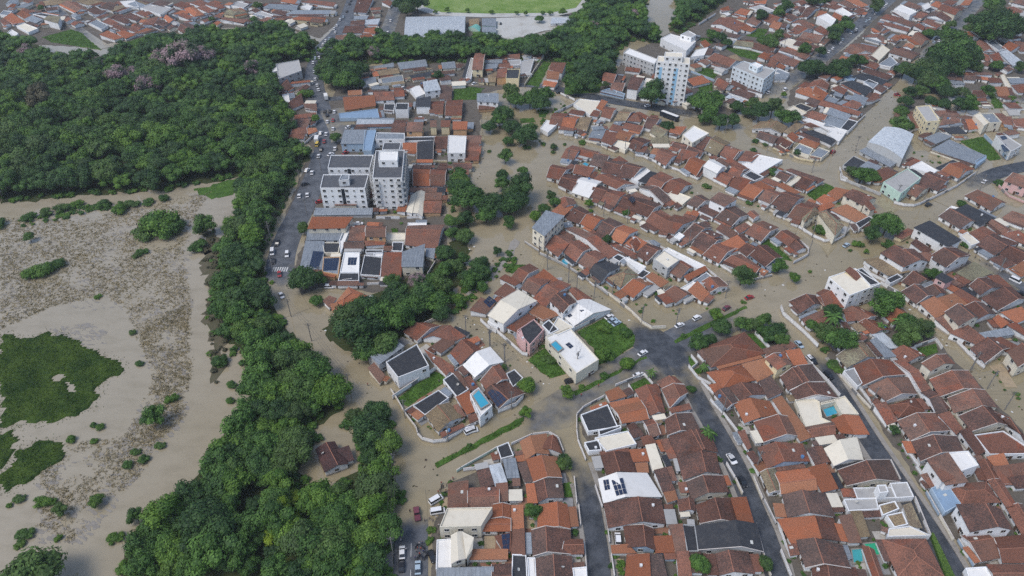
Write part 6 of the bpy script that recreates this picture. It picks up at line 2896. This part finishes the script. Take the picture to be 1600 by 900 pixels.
SPECIAL = [(285, 82, 27, 'k'), (310, 84, 19, 'k'), (258, 86, 19, 'k'), (178, 112, 17, 'k'), (232, 128, 18, 'k'), (155, 98, 12, 'k'), (205, 112, 13, 'k'), (130, 120, 9, 'k'), (62, 152, 22, 'o'), (116, 164, 15, 'o'), (38, 78, 12, 'k'), (392, 106, 14, 'k'),
           (584, 78, 11, 'k'), (994, 20, 10, 'k'), (928, 38, 9, 'k'), (440, 797, 19, 'y'), (420, 818, 16, 'y'), (462, 812, 12, 'y'), (472, 846, 9, 'y'), (455, 775, 14, 'y'), (452, 885, 12, 'y'), (425, 838, 16, 'y'), (380, 818, 9, 'y')]
wt = []
for zone, s, sp, (ra, rb) in WOODS:
    w = [P(x, y) for x, y in pairs(s)]
    x0, x1 = min(p.x for p in w), max(p.x for p in w); y0, y1 = min(p.y for p in w), max(p.y for p in w)
    j = 0; yy = y0
    while yy < y1:
        xx = x0 + (sp / 2 if j % 2 else 0)
        while xx < x1:
            x, y = xx + rng.uniform(-.42, .42) * sp, yy + rng.uniform(-.42, .42) * sp
            if inside(x, y, w):
                R = rng.uniform(ra, rb) * (1.15 if rng.random() < .12 else 1)
                k = rng.choices('fds', (5, 3.4, 2.2))[0]
                px = to_px((x, y, R))
                if -60 < px[0] < 1660 and -30 < px[1] < 960 and not (478 < px[0] < 566 and 672 < px[1] < 768): wt.append((zone, x, y, R, k, px))
            xx += sp
        yy += sp * .88; j += 1
for x, y, r, k in SPECIAL:
    R = r / ppm(y); p = P(x, y, R * 1.2)
    wt = [t for t in wt if (t[1] - p.x) ** 2 + (t[2] - p.y) ** 2 > (R * .75) ** 2]
    wt.append(("S", p.x, p.y, R, k, (x, y)))
def wsize(t):
    x, y = t[5]
    vis = 1 if (-5 < x < 1605 and -5 < y < 905) else .05
    return 1e9 if t[0] == "S" else vis * (t[3] * ppm(max(-50, y))) ** 2
wt.sort(key=wsize, reverse=True)
ZL = {"A": "crown packed in the wood north of the lagoon", "B": "crown packed in the wood between lagoon and road", "C": "crown in the belt along the river"}
KL = {'f': "mid green broadleaf", 'd': "deep green broadleaf", 's': "bright green broadleaf"}
def zone_of(z, px):
    x, y = px
    if z == "A":
        return "in the far wood, " + ("by its left end" if x < 120 else "near the pink blossom" if x < 260 and y < 190 else "on the lagoon side" if y > 210 else "near the parked jam" if x > 380 else "at its middle")
    if z == "B":
        return "in the roadside wood, " + ("by the asphalt bend" if y < 400 else "opposite the solar roofs" if y < 520 else "above the flooded house" if y < 680 else "beside the flooded house" if y < 780 and x > 440 else "on the lagoon shore" if x < 330 else "at the photo's bottom edge" if y > 840 else "below the flooded house")
    return "in the river belt " + ("behind the grey sheds" if x < 720 else "below the sports field" if x < 930 else "by the brown creek")
lowb = {}
nsp = {}
zo = {}
for i, t in sorted(enumerate(wt[:300]), key=lambda it: it[1][5][0]):
    if t[0] != "S":
        key = KL[t[4]] + zone_of(t[0], t[5]); zo.setdefault(key, []).append(i)
ZORD = {i: (n + 1, len(v)) for v in zo.values() for n, i in enumerate(v)}
for i, t in enumerate(wt):
    zone, x, y, R, k, px = t
    rr = random.Random(i * 31 + 3)
    hk = rr.uniform(.95, 1.35)
    if i < 300:
        if zone == "S":
            nsp[k] = nsp.get(k, 0) + 1
            nm = {'k': "blossom_tree", 'y': "yellow_green_tree", 'o': "grey_brown_tree"}[k]
            lab = {'k': "broad pink-blossomed crown in the woods, %s nearest the pink giant", 'y': "yellow-green crown in the foreground wood, %s from the tallest", 'o': "grey-brown crown in the far wood, %s from the left edge"}[k] % ordinal(nsp[k])
            g = {'k': "pink blossoming trees", 'y': "yellow-green trees", 'o': "grey-brown trees"}[k]
        else:
            sub = zone_of(zone, px)
            zn, zl = ZORD[i]
            nm, lab, g = "forest_tree", KL[k] + " crown " + sub + ((", %s from left" % ordinal(zn)) if zl > 1 else ""), KL[k] + " trees " + sub
        tree(nm, lab, "tree", g, (x, y, 0), R * 1.05, k, rr, .95, hk)
    else:
        V, F, Rn = LOW[i % 3]
        m = {'f': 0, 'd': 1, 's': 2}[k]
        a = rr.random() * 6.28; ca, sa = math.cos(a) * R * 1.08, math.sin(a) * R * 1.08
        zc = .95 * hk * R
        lowb.setdefault(m, []).append((ca, sa, R, x, y, zc, i % 3, rr.random()))
vv, ff, rr_, mm, off = [], [], [], [], 0
LN = [(np.array(g[0]), g[1], np.array(g[2])) for g in LOW]
for m, items in lowb.items():
    for (ca, sa, R, x, y, zc, gi, t0) in items:
        v, f, rn = LN[gi]
        o = np.empty_like(v); o[:, 0] = v[:, 0] * ca - v[:, 1] * sa + x; o[:, 1] = v[:, 0] * sa + v[:, 1] * ca + y; o[:, 2] = v[:, 2] * R + zc
        vv.append(o); ff += [tuple(q + off for q in p) for p in f]; rr_ += list(np.clip(rn * .7 + t0 * .35, 0, 1)); mm += [m] * len(f); off += len(v)
b = MB(); b.v = [tuple(p) for p in np.concatenate(vv)]; b.f = ff; b.r = rr_; b.m = mm
fo = b.build("forest", [M['leaf'], M['leafd'], M['leafb']], uv=False)
tag(fo, "mass of tree crowns farther back in the woods", "forest", kind='stuff')
print("wood trees", len(wt), "forest faces", len(ff))

# undergrowth along shores and banks: one mass of low leafy clumps
ug = []
for s, n in (("312 335 345 372 352 470 352 560 338 605 325 540 322 440", 110), ("372 278 402 278 398 330 378 352", 50), ("428 272 464 258 452 300 424 372 418 380 440 310", 60), ("400 560 470 560 520 620 480 660 400 640", 90),
             ("690 500 740 440 800 390 815 410 770 440 720 490", 70), ("30 345 120 322 205 315 215 322 130 335 60 352 30 358", 90), ("330 740 370 690 400 640 410 650 340 760 260 830 250 825", 90), ("700 270 720 260 720 330 700 340", 25), ("840 190 880 160 890 180 850 200", 20)):
    pl = pairs(s); xs = [p[0] for p in pl]; ys = [p[1] for p in pl]; c = 0; tr = 0
    while c < n and tr < 4000:
        tr += 1
        x, y = rng.uniform(min(xs), max(xs)), rng.uniform(min(ys), max(ys))
        if inside(x, y, pl): ug.append((P(x, y), rng.uniform(.6, 1.7), s[:3] == "312")); c += 1
for zone, s, sp, _ in WOODS:
    pl = [P(x, y) for x, y in pairs(s)]
    for i in range(len(pl)):
        p, q = pl[i], pl[(i + 1) % len(pl)]
        for k in range(int((q - p).length / 2.2)):
            c = p.lerp(q, rng.random()); ug.append((c + Vector((rng.gauss(0, 1.6), rng.gauss(0, 1.6), 0)), rng.uniform(.9, 2.3), False))
gp = []
while len(gp) < 420:
    x, y = rng.uniform(560, 1600), rng.uniform(150, 900)
    if inblock(x, y) and not covered(x, y): gp.append((P(x, y, .3), rng.uniform(.35, 1.1), False))
def clumps(name, pts, label, cat):
    vv, ff, rr_, mm, off = [], [], [], [], 0
    for p, R, dead in pts:
        v, f, rn = LN[rng.randrange(3)]
        a = rng.random() * 6.28; ca, sa = math.cos(a) * R, math.sin(a) * R
        o = np.empty_like(v); o[:, 0] = v[:, 0] * ca - v[:, 1] * sa + p.x; o[:, 1] = v[:, 0] * sa + v[:, 1] * ca + p.y; o[:, 2] = v[:, 2] * R * .8 + R * .35
        t0 = rng.random(); dm = 2 if (dead and rng.random() < .75) else rng.choice((0, 1, 1))
        vv.append(o); ff += [tuple(q + off for q in g) for g in f]; rr_ += list(np.clip(rn * .7 + t0 * .3, 0, 1)); mm += [dm] * len(f); off += len(v)
    b = MB(); b.v = [tuple(p) for p in np.concatenate(vv)]; b.f = ff; b.r = rr_; b.m = mm
    tag(b.build(name, [M['leafb'], M['leaf'], M['leafo']], uv=False), label, cat, kind='stuff')
clumps("undergrowth", ug, "low scrub along the lagoon shore and canal banks", "undergrowth")
clumps("garden_plants", gp, "small garden shrubs in the gaps between the houses", "plants")
# palms
def palm_crown():
    b = MB(); r = random.Random(4)
    for k in range(15):
        a = k * 2.4; el = r.uniform(.1, .8)
        d = Vector((math.cos(a), math.sin(a), 0)); s = Vector((-d.y, d.x, 0)); pr = None
        for i in range(6):
            t = i / 5
            p = d * t + Vector((0, 0, el * t - .95 * t * t * (1 - el * .3)))
            w = .13 * math.sin(math.pi * (.12 + .85 * t)) + .01
            q = (p - s * w - Vector((0, 0, w * .5)), p, p + s * w - Vector((0, 0, w * .5)))
            if pr:
                b.face([pr[0], pr[1], q[1], q[0]], 0, r.random()); b.face([pr[1], pr[2], q[2], q[1]], 0, r.random())
            pr = q
    return b.mesh("fronds", M['leaf'], uv=False)
PC = palm_crown()
PL = numbered(PALMS, lambda t: (t[1], t[2]), lambda t: "feathery palm tree", lambda t: t[0])
for t in PALMS:
    row, x, y, r = t
    R = r / ppm(y); z = max(3.0, R * 1.6)
    p = P(x, y, z); p.z = 0
    root = empty("palm_tree", p, rng.random() * 6); tag(root, PL[id(t)], "palm", "palms in gardens")
    c = bpy.data.objects.new("fronds", PC); c.location = (0, 0, z); c.scale = (R * 1.1,) * 3; link(c, root)
    b = MB(); b.bar((0, 0, -.2), (.15, .1, z * .5), .2, 0, 0, 7); b.bar((.15, .1, z * .5), (0, 0, z + .05), .16, 0, 0, 7)
    b.build("trunk", M['bark'], root, uv=False)
# clipped hedge
for q in HEDGES:
    w = [P(x, y, 1.2) for x, y in q]
    if not ccw(w): w.reverse()
    base = Vector((w[0].x, w[0].y, 0)); root = empty("hedge", base)
    tag(root, "long clipped bright green hedge along the third dry lane", "hedge")
    b = MB(); b.prism(w, -.2, 1.25); b.build("hedge_core", M['leafb'], root, base, uv=False)
    lv = MB()
    for _ in range(2600):
        u, v = rng.random(), rng.random()
        p = w[0].lerp(w[1], u).lerp(w[3].lerp(w[2], u), v); p.z = 1.25 + rng.uniform(-.1, .16)
        a = rng.random() * 6.28; s = rng.uniform(.1, .2)
        d = Vector((math.cos(a), math.sin(a), rng.uniform(-.5, .5))) * s; e = Vector((-math.sin(a), math.cos(a), rng.uniform(-.5, .5))) * s * .6
        lv.face([p - d, p + e, p + d, p - e], 0, rng.random())
    lv.build("leaves", M['leafb'], root, base, uv=False)

# ------------------------------------------------------------------ vehicles
def loft(b, secs, m=0):
    k = len(b.v); n = len(secs[0])
    for s in secs: b.v += [tuple(p) for p in s]
    for i in range(len(secs) - 1):
        for j in range(n):
            j2 = (j + 1) % n
            b.f.append((k + i * n + j, k + i * n + j2, k + (i + 1) * n + j2, k + (i + 1) * n + j)); b.m.append(m); b.r.append(.5)
    b.f.append(tuple(k + j for j in reversed(range(n)))); b.m.append(m); b.r.append(.5)
    e = k + (len(secs) - 1) * n
    b.f.append(tuple(e + j for j in range(n))); b.m.append(m); b.r.append(.5)
def car_meshes(kind):
    """body, glasshouse, roof of one kind of car; length along +Y, standing on z = 0"""
    sp = {'c': (4.2, .84, [(-2.1, .72, .42), (-1.95, .84, .35), (-1.0, .90, .25), (.7, .92, .25), (1.7, .80, .3), (2.05, .66, .4)], (-1.75, -1.05, .35, 1.15), 1.44),
          's': (4.0, .86, [(-2.0, .85, .42), (-1.9, 1.0, .35), (-1.0, 1.02, .25), (.8, 1.0, .25), (1.7, .88, .3), (1.95, .7, .4)], (-1.95, -1.7, .45, 1.25), 1.62),
          'v': (4.6, .90, [(-2.3, .95, .42), (-2.2, 1.05, .3), (-1.0, 1.08, .25), (1.0, 1.05, .25), (2.0, .98, .3), (2.25, .75, .4)], (-2.2, -2.0, 1.1, 1.8), 1.95),
          'p': (5.0, .90, [(-2.5, .85, .5), (-2.4, 1.0, .4), (-.6, 1.0, .35), (.9, 1.02, .35), (2.1, .95, .4), (2.4, .75, .5)], (-.7, -.5, .7, 1.3), 1.75)}[kind]
    L, hw, prof, (g0, g1, g2, g3), top = sp
    body = MB()
    loft(body, [[(-hw * .93, y, zb), (hw * .93, y, zb), (hw, y, (zb + zt) / 2), (hw * .92, y, zt), (-hw * .92, y, zt), (-hw, y, (zb + zt) / 2)] for y, zt, zb in prof])
    bz = .9 if kind == 'c' else 1.0
    gl = MB(); k = .80
    gl.faces([(-hw * .9, g0, bz - .04), (hw * .9, g0, bz - .04), (hw * .9, g3, bz - .04), (-hw * .9, g3, bz - .04), (-hw * k, g1, top), (hw * k, g1, top), (hw * k, g2, top), (-hw * k, g2, top)],
             [(0, 1, 5, 4), (1, 2, 6, 5), (2, 3, 7, 6), (3, 0, 4, 7), (4, 5, 6, 7)])
    rf = MB(); rf.prism([(-hw * k - .02, g1 - .03), (hw * k + .02, g1 - .03), (hw * k + .02, g2 + .03), (-hw * k - .02, g2 + .03)], top - .03, top + .04, 0, .5, True)
    if kind == 'p':
        rf.box((0, -1.55, 1.02), (.7, .8, .02), 0, .1)
    return body, gl, rf, hw, L
def wheel_mesh():
    b = MB(); n = 12
    for s in (0,):
        a = [(-.1, .31 * math.cos(6.283 * i / n), .31 * math.sin(6.283 * i / n)) for i in range(n)]
        c = [(.1, y, z) for _, y, z in a]
        b.v += a + c
        for i in range(n): b.f.append((i, (i + 1) % n, n + (i + 1) % n, n + i)); b.m.append(0); b.r.append(0)
        b.f.append(tuple(reversed(range(n)))); b.m.append(1); b.r.append(0)
        b.f.append(tuple(n + i for i in range(n))); b.m.append(1); b.r.append(0)
    return b.mesh("wheel", [M['black'], M['metal']], uv=False)
WHEEL = wheel_mesh()
def lampm():
    b = MB(); b.box((0, 0, 0), (.16, .04, .07)); return b.mesh("headlight", M['lamp'], uv=False)
LAMP = lampm(); CM = {}
def car_parts(kind, colr):
    if (kind, colr) not in CM:
        bo, gl, rf, hw, L = car_meshes(kind)
        CM[(kind, colr)] = (bo.mesh("car_body", CARM[colr], uv=False), gl.mesh("car_glass", M['glass'], uv=False), rf.mesh("car_roof", CARM[colr], uv=False), hw, L)
    return CM[(kind, colr)]
KN = {'c': "saloon car", 's': "hatchback", 'v': "van", 'p': "pickup"}
def jam(c): return c[0] in ('Q4', 'Q5') or (c[0] in ('Q1', 'Q2') and c[2][0][0] < 515) or (c[0] == 'V3' and c[2][0][0] < 560)
def cnoun(c):
    if c[1] == 'B': return "long dark bus with white roof"
    if c[1] == 'T': return "white box truck"
    return CARC[c[1][0]][0] + " " + KN[c[1][1]]
ROWS['JAM'] = ("in the jam on main road", "the top", 'y')
CL = numbered(CARS, lambda c: c[2][0], cnoun, lambda c: 'JAM' if jam(c) else c[0])
for c in CARS:
    row, code, (a, d) = c
    A, D = P(a[0], a[1], .6), P(d[0], d[1], .6)
    m = (A + D) / 2; m.z = .02 if row not in ('A2', 'B1', 'B2', 'C1', 'C2') else .15
    if row in ('A1', 'JAM') or jam(c): m.z = .16
    rz = math.atan2(-(D - A).x, (D - A).y)
    flooded = row in ('M1', 'K1', 'H1') or (row in ('F1',) and m.x > 0 and False)
    if code in 'BT':
        root = empty("bus" if code == 'B' else "box_truck", m, rz)
        tag(root, CL[id(c)], "bus" if code == 'B' else "truck", None)
        L = 12.5 if code == 'B' else 7.0; W = 1.27 if code == 'B' else 1.15; H = 3.3 if code == 'B' else 3.0
        b = MB()
        if code == 'B':
            loft(b, [[(-W, y, .4), (W, y, .4), (W, y, 1.6), (W * .96, y, H - k), (-W * .96, y, H - k), (-W, y, 1.6)] for y, k in ((-L / 2, .15), (-L / 2 + .3, 0), (L / 2 - .4, 0), (L / 2, .35))])
        else:
            b.box((0, -.9, 1.85), (W, 2.6, 1.15), 0, .5); b.box((0, 2.55, 1.35), (W * .92, .75, .85), 0, .5)
        b.build("body", CARM[code], root, uv=False)
        t = MB(); t.box((0, 0 if code == 'B' else -.9, H + .03), (W * .9, (L / 2 - .5) if code == 'B' else 2.5, .04), 0, .5)
        t.build("roof", ROOF['w'], root, uv=False)
        g = MB()
        if code == 'B':
            for s in (-1, 1): g.box((s * (W + .01), 0, 2.1), (.02, L / 2 - .7, .45))
            g.box((0, L / 2 + .0, 2.0), (W * .85, .03, .6))
        else: g.box((0, 3.3, 1.7), (W * .8, .03, .35))
        g.build("windows", M['glass'], root, uv=False)
        for y in (-L / 2 + 2, L / 2 - 2):
            for s in (-1, 1):
                o = bpy.data.objects.new("wheel", WHEEL); o.location = (s * W * .92, y, .45); o.scale = (1.3, 1.45, 1.45); link(o, root)
        continue
    bo, gl, rf, hw, L = car_parts(code[1], code[0])
    root = empty({'c': "car", 's': "car", 'v': "van", 'p': "pickup_truck"}[code[1]], m, rz)
    tag(root, CL[id(c)], {'v': "van", 'p': "pickup"}.get(code[1], "car"), "vehicles in the streets")
    for nme, me in (("body", bo), ("glass", gl), ("roof", rf)): link(bpy.data.objects.new(nme, me), root)
    if ppm(a[1]) > 2.2:
        for y in (-L * .30, L * .31):
            for s in (-1, 1):
                o = bpy.data.objects.new("wheel", WHEEL); o.location = (s * (hw - .08), y, .31); link(o, root)
        for s in (-1, 1):
            o = bpy.data.objects.new("headlight", LAMP); o.location = (s * hw * .65, L / 2 - .13, .66); link(o, root)

# ------------------------------------------------------------------ poles and wires
def pole_meshes():
    b = MB(); b.bar((0, 0, -.4), (0, 0, 9.2), .16, 0, 0, 8)
    c = MB(); c.box((0, 0, 8.7), (1.1, .07, .08)); c.box((0, 0, 8.0), (.8, .06, .07))
    t = MB(); t.bar((.35, 0, 6.9), (.35, 0, 7.8), .28, 0, 0, 8)
    return b.mesh("pole_shaft", M['concrete'], uv=False), c.mesh("crossarm", M['wire'], uv=False), t.mesh("transformer", M['metal'], uv=False)
PM = pole_meshes()
MAINP = [(505, 118), (487, 205), (470, 290), (424, 378), (428, 428), (455, 495), (487, 533), (547, 612), (616, 738), (615, 868)]
for x, y in MAINP: POLES.append(('JAM', (x, y)))
POL = numbered(POLES, lambda p: p[1], lambda p: "utility pole", lambda p: p[0])
tips = []
for i, p in enumerate(POLES):
    q = P(p[1][0], p[1][1], 0)
    root = empty("utility_pole", q, rng.uniform(-.3, .3) + (1.0 if p[0] in ('G1', 'G2', 'H1', 'H2', 'K1', 'F1') else 0)); tag(root, POL[id(p)], "pole", "utility poles along the streets")
    link(bpy.data.objects.new("shaft", PM[0]), root); link(bpy.data.objects.new("crossarm", PM[1]), root)
    if i % 4 == 1: link(bpy.data.objects.new("transformer", PM[2]), root)
    if p[0] == 'JAM': tips.append(q)
for i in range(len(tips) - 1):
    a, d = tips[i], tips[i + 1]
    b = MB(); e = (d - a); e.normalize(); s = Vector((-e.y, e.x, 0))
    for off in (-.9, 0, .9):
        pr = None
        for k in range(9):
            t = k / 8
            q = a.lerp(d, t) + s * off + Vector((0, 0, 8.75 - 3.2 * t * (1 - t)))
            if pr: b.bar(pr, q, .035, 0, 0, 3)
            pr = q
    o = b.build("power_line", M['wire'], None, a, uv=False); o.location = a
    tag(o, "sagging power line between roadside poles, %s span from the top" % ordinal(i + 1), "wire", "power lines along the main road")

byrow = {}
for p in POLES:
    if p[0] != 'JAM': byrow.setdefault(p[0], []).append(p[1])
for rw, ps in byrow.items():
    ps.sort(key=lambda p: p[0 if ROWS[rw][2] == 'x' else 1])
    n_ = 0
    for (x0, y0), (x1, y1) in zip(ps, ps[1:]):
        a, d = P(x0, y0), P(x1, y1)
        if (d - a).length > 62: continue
        n_ += 1
        b = MB(); e = (d - a).normalized(); s = Vector((-e.y, e.x, 0))
        for off in (-.7, .7):
            pr = None
            for k in range(7):
                t = k / 6; q = a.lerp(d, t) + s * off + Vector((0, 0, 8.75 - 2.4 * t * (1 - t)))
                if pr: b.bar(pr, q, .03, 0, 0, 3)
                pr = q
        o = b.build("power_line", M['wire'], None, a, uv=False); o.location = a
        tag(o, "thin power line %s, %s span from %s" % (ROWS[rw][0], ordinal(n_), ROWS[rw][1]), "wire", "power lines over the streets")
# ------------------------------------------------------------------ people
def person_mesh(pose):
    V = [(0, 0, .95), (0, 0, 1.2), (0, .01, 1.42), (0, .02, 1.52), (0, .03, 1.66)]
    RAD = [.15, .15, .13, .065, .105]
    E = [(0, 1), (1, 2), (2, 3), (3, 4)]
    def chain(start, pts, rad):
        p = start
        for q, r in zip(pts, rad):
            V.append(q); RAD.append(r); E.append((p, len(V) - 1)); p = len(V) - 1
    st = .12 if pose else 0
    for s in (-1, 1):
        chain(0, [(s * .10, 0, .88), (s * .11, st * s + .02, .48), (s * .11, st * s * 1.4, .08), (s * .12, st * s * 1.4 + .13, .04)], [.095, .065, .05, .04])
        ay = .18 if (pose and s > 0) else .04
        chain(2, [(s * .20, 0, 1.40), (s * .25, -.02, 1.13), (s * .26, ay, .90), (s * .26, ay + .05, .80)], [.06, .05, .038, .035])
    me = bpy.data.meshes.new("person_base"); me.from_pydata(V, E, [])
    o = bpy.data.objects.new("person_base", me); col.objects.link(o)
    md = o.modifiers.new("skin", 'SKIN')
    for i, sv in enumerate(me.skin_vertices[0].data): sv.radius = (RAD[i], RAD[i]); sv.use_root = (i == 0)
    o.modifiers.new("sub", 'SUBSURF').levels = 1
    dg = bpy.context.evaluated_depsgraph_get()
    out = bpy.data.meshes.new_from_object(o.evaluated_get(dg))
    bpy.data.objects.remove(o); bpy.data.meshes.remove(me)
    return out
SKIN = mat_plain("skin", (.30, .17, .11)); HAIR = mat_plain("hair", (.012, .010, .009)); TROU = mat_plain("dark_trousers", (.02, .025, .04))
SH = [("white", (.6, .6, .6)), ("black", (.015, .015, .018)), ("blue", (.03, .07, .22)), ("red", (.3, .03, .03)), ("grey", (.2, .2, .2))]
PMES = []
for pose in (0, 1):
    base = person_mesh(pose)
    for cn, cc in SH:
        me = base.copy()
        for mt in (TROU, mat_plain("shirt_" + cn, cc), SKIN, HAIR): me.materials.append(mt)
        for p in me.polygons:
            z = p.center.z; x = abs(p.center.x)
            p.material_index = 3 if z > 1.70 else 2 if (z > 1.47 or (x > .2 and z < 1.12)) else 1 if z > .92 else 0
        PMES.append((cn, pose, me))
PEOPLE = [(690, 757), (693, 763), (697, 769), (688, 768), (704, 754), (708, 750), (685, 771), (698, 760), (664, 815), (672, 813), (677, 817), (682, 812), (686, 824), (685, 837), (656, 852), (660, 851), (653, 859), (658, 860), (662, 864), (651, 864), (656, 868),
          (649, 874), (641, 801), (627, 847), (635, 861), (622, 829), (935, 605), (908, 620), (1523, 404), (1540, 415), (1545, 416), (1270, 278), (1275, 279), (1281, 280), (575, 603), (686, 598), (1512, 396), (1530, 408)]
class It: pass
pits = []
for i, (x, y) in enumerate(PEOPLE):
    it = It(); it.x, it.y, it.i = x, y, i; cn, pose, me = PMES[rng.randrange(len(PMES))]; it.cn, it.pose, it.me = cn, pose, me
    it.row = 'A1' if x < 720 and y > 700 else 'B1' if x < 1000 and y > 590 and x > 800 else 'J2' if x > 1500 else 'K1' if y < 300 else 'E1'
    pits.append(it)
PEL = numbered(pits, lambda t: (t.x, t.y), lambda t: "person in %s shirt %s" % (t.cn, "walking" if t.pose else "standing"), lambda t: t.row)
for it in pits:
    q = P(it.x, it.y, 0); q.z = .02 if it.row != 'A1' or it.y < 790 else .17
    if it.row == 'A1' and it.x > 666: q.z = .30 if it.y > 790 else .06
    if it.row in ('B1', 'J2'): q.z = .14
    o = bpy.data.objects.new("person", it.me); o.location = q; o.rotation_euler = (0, 0, rng.random() * 6.28)
    link(o); tag(o, PEL[id(it)], "person", "people in the streets")
# motorcycles beside the crowd
def moto():
    b = MB()
    for y in (-.65, .65):
        n = 10
        for s in (-.06, .06):
            pass
        ring = [(0, y + .3 * math.cos(6.283 * k / n), .3 + .3 * math.sin(6.283 * k / n)) for k in range(n)]
        for k in range(n): b.bar(ring[k], ring[(k + 1) % n], .06, 0, 0, 4)
    b2 = MB(); b2.box((0, 0, .55), (.14, .42, .16)); b2.box((0, -.35, .8), (.14, .35, .06)); b2.bar((0, .65, .3), (0, .42, 1.0), .05); b2.bar((-.35, .42, 1.02), (.35, .42, 1.02), .03); b2.box((0, .12, .8), (.15, .2, .1))
    return b.mesh("motorcycle_wheels", M['black'], uv=False), b2.mesh("motorcycle_body", CARM['k'], uv=False)
MW, MBD = moto()
for i, (x, y) in enumerate(((659, 872), (665, 872), (654, 872), (661, 857), (651, 855), (666, 866), (690, 762), (695, 773))):
    q = P(x, y, 0); q.z = .18 if y > 790 else .03
    root = empty("motorcycle", q, rng.uniform(-.8, .8)); tag(root, "dark motorcycle standing among the crowd, %s from the road's start" % ordinal(i + 1), "motorcycle", "motorcycles by the crowd")
    link(bpy.data.objects.new("wheels", MW), root); link(bpy.data.objects.new("body", MBD), root)

# rubbish and leaves drifting on the flooded streets: too many and too small to count
b = MB(); n_ = 0
FLOW = [pairs(s) for s in ("440 470 470 480 560 600 640 700 640 790 700 745 640 690 560 560 480 480", "690 490 740 470 860 600 850 640 800 660 820 600 700 510", "760 410 830 385 1020 520 1000 530 820 405",
    "840 300 860 290 1150 450 1180 480 1140 470 1000 370", "860 215 880 210 1110 290 1270 380 1260 400 1000 260", "1130 480 1260 410 1330 375 1460 310 1480 330 1330 400 1220 470", "1300 240 1400 120 1420 130 1330 250", "1380 440 1600 640 1600 670 1400 480", "720 210 760 200 760 330 730 420 700 460 720 330")]
for tr in range(9000):
    if n_ >= 420: break
    pl = rng.choice(FLOW); bx = boxof(pl)
    x, y = rng.uniform(bx[0], bx[2]), rng.uniform(bx[1], bx[3])
    if not inside(x, y, pl) or covered(x, y): continue
    q = P(x, y); a0 = rng.random() * 6.28; L = rng.uniform(.12, .55); W = L * rng.uniform(.3, .9)
    ring = [(q.x + L * math.cos(k * 1.05) * math.cos(a0) - W * math.sin(k * 1.05) * math.sin(a0), q.y + L * math.cos(k * 1.05) * math.sin(a0) + W * math.sin(k * 1.05) * math.cos(a0)) for k in range(6)]
    b.prism(ring, -.05, .03 + rng.random() * .08, rng.choice((0, 0, 1, 2)), rng.random()); n_ += 1
tag(b.build("floating_debris", [M['bark'], M['leafo'], M['paint']], uv=False), "scraps of wood, leaves and rubbish drifting on the flooded streets", "debris", kind='stuff')
# ------------------------------------------------------------------ damp air
b = MB(); b.prism([(-6200, -1700), (6200, -1700), (6200, 9200), (-6200, 9200)], -2.0, 200.0, 0, 0, True)
hz = b.build("haze", [], uv=False)
hm = bpy.data.materials.new("damp_air"); hm.use_nodes = True
nt_ = hm.node_tree; nt_.nodes.remove(nt_.nodes["Principled BSDF"])
pv = nt_.nodes.new("ShaderNodeVolumePrincipled")
pv.inputs["Color"].default_value = (.86, .92, 1.0, 1); pv.inputs["Density"].default_value = 0.00012; pv.inputs["Anisotropy"].default_value = 0.2
nt_.links.new(pv.outputs[0], nt_.nodes["Material Output"].inputs["Volume"])
hz.data.materials.append(hm)
tag(hz, "thin pale haze in the damp air over the town", "haze", kind='stuff')
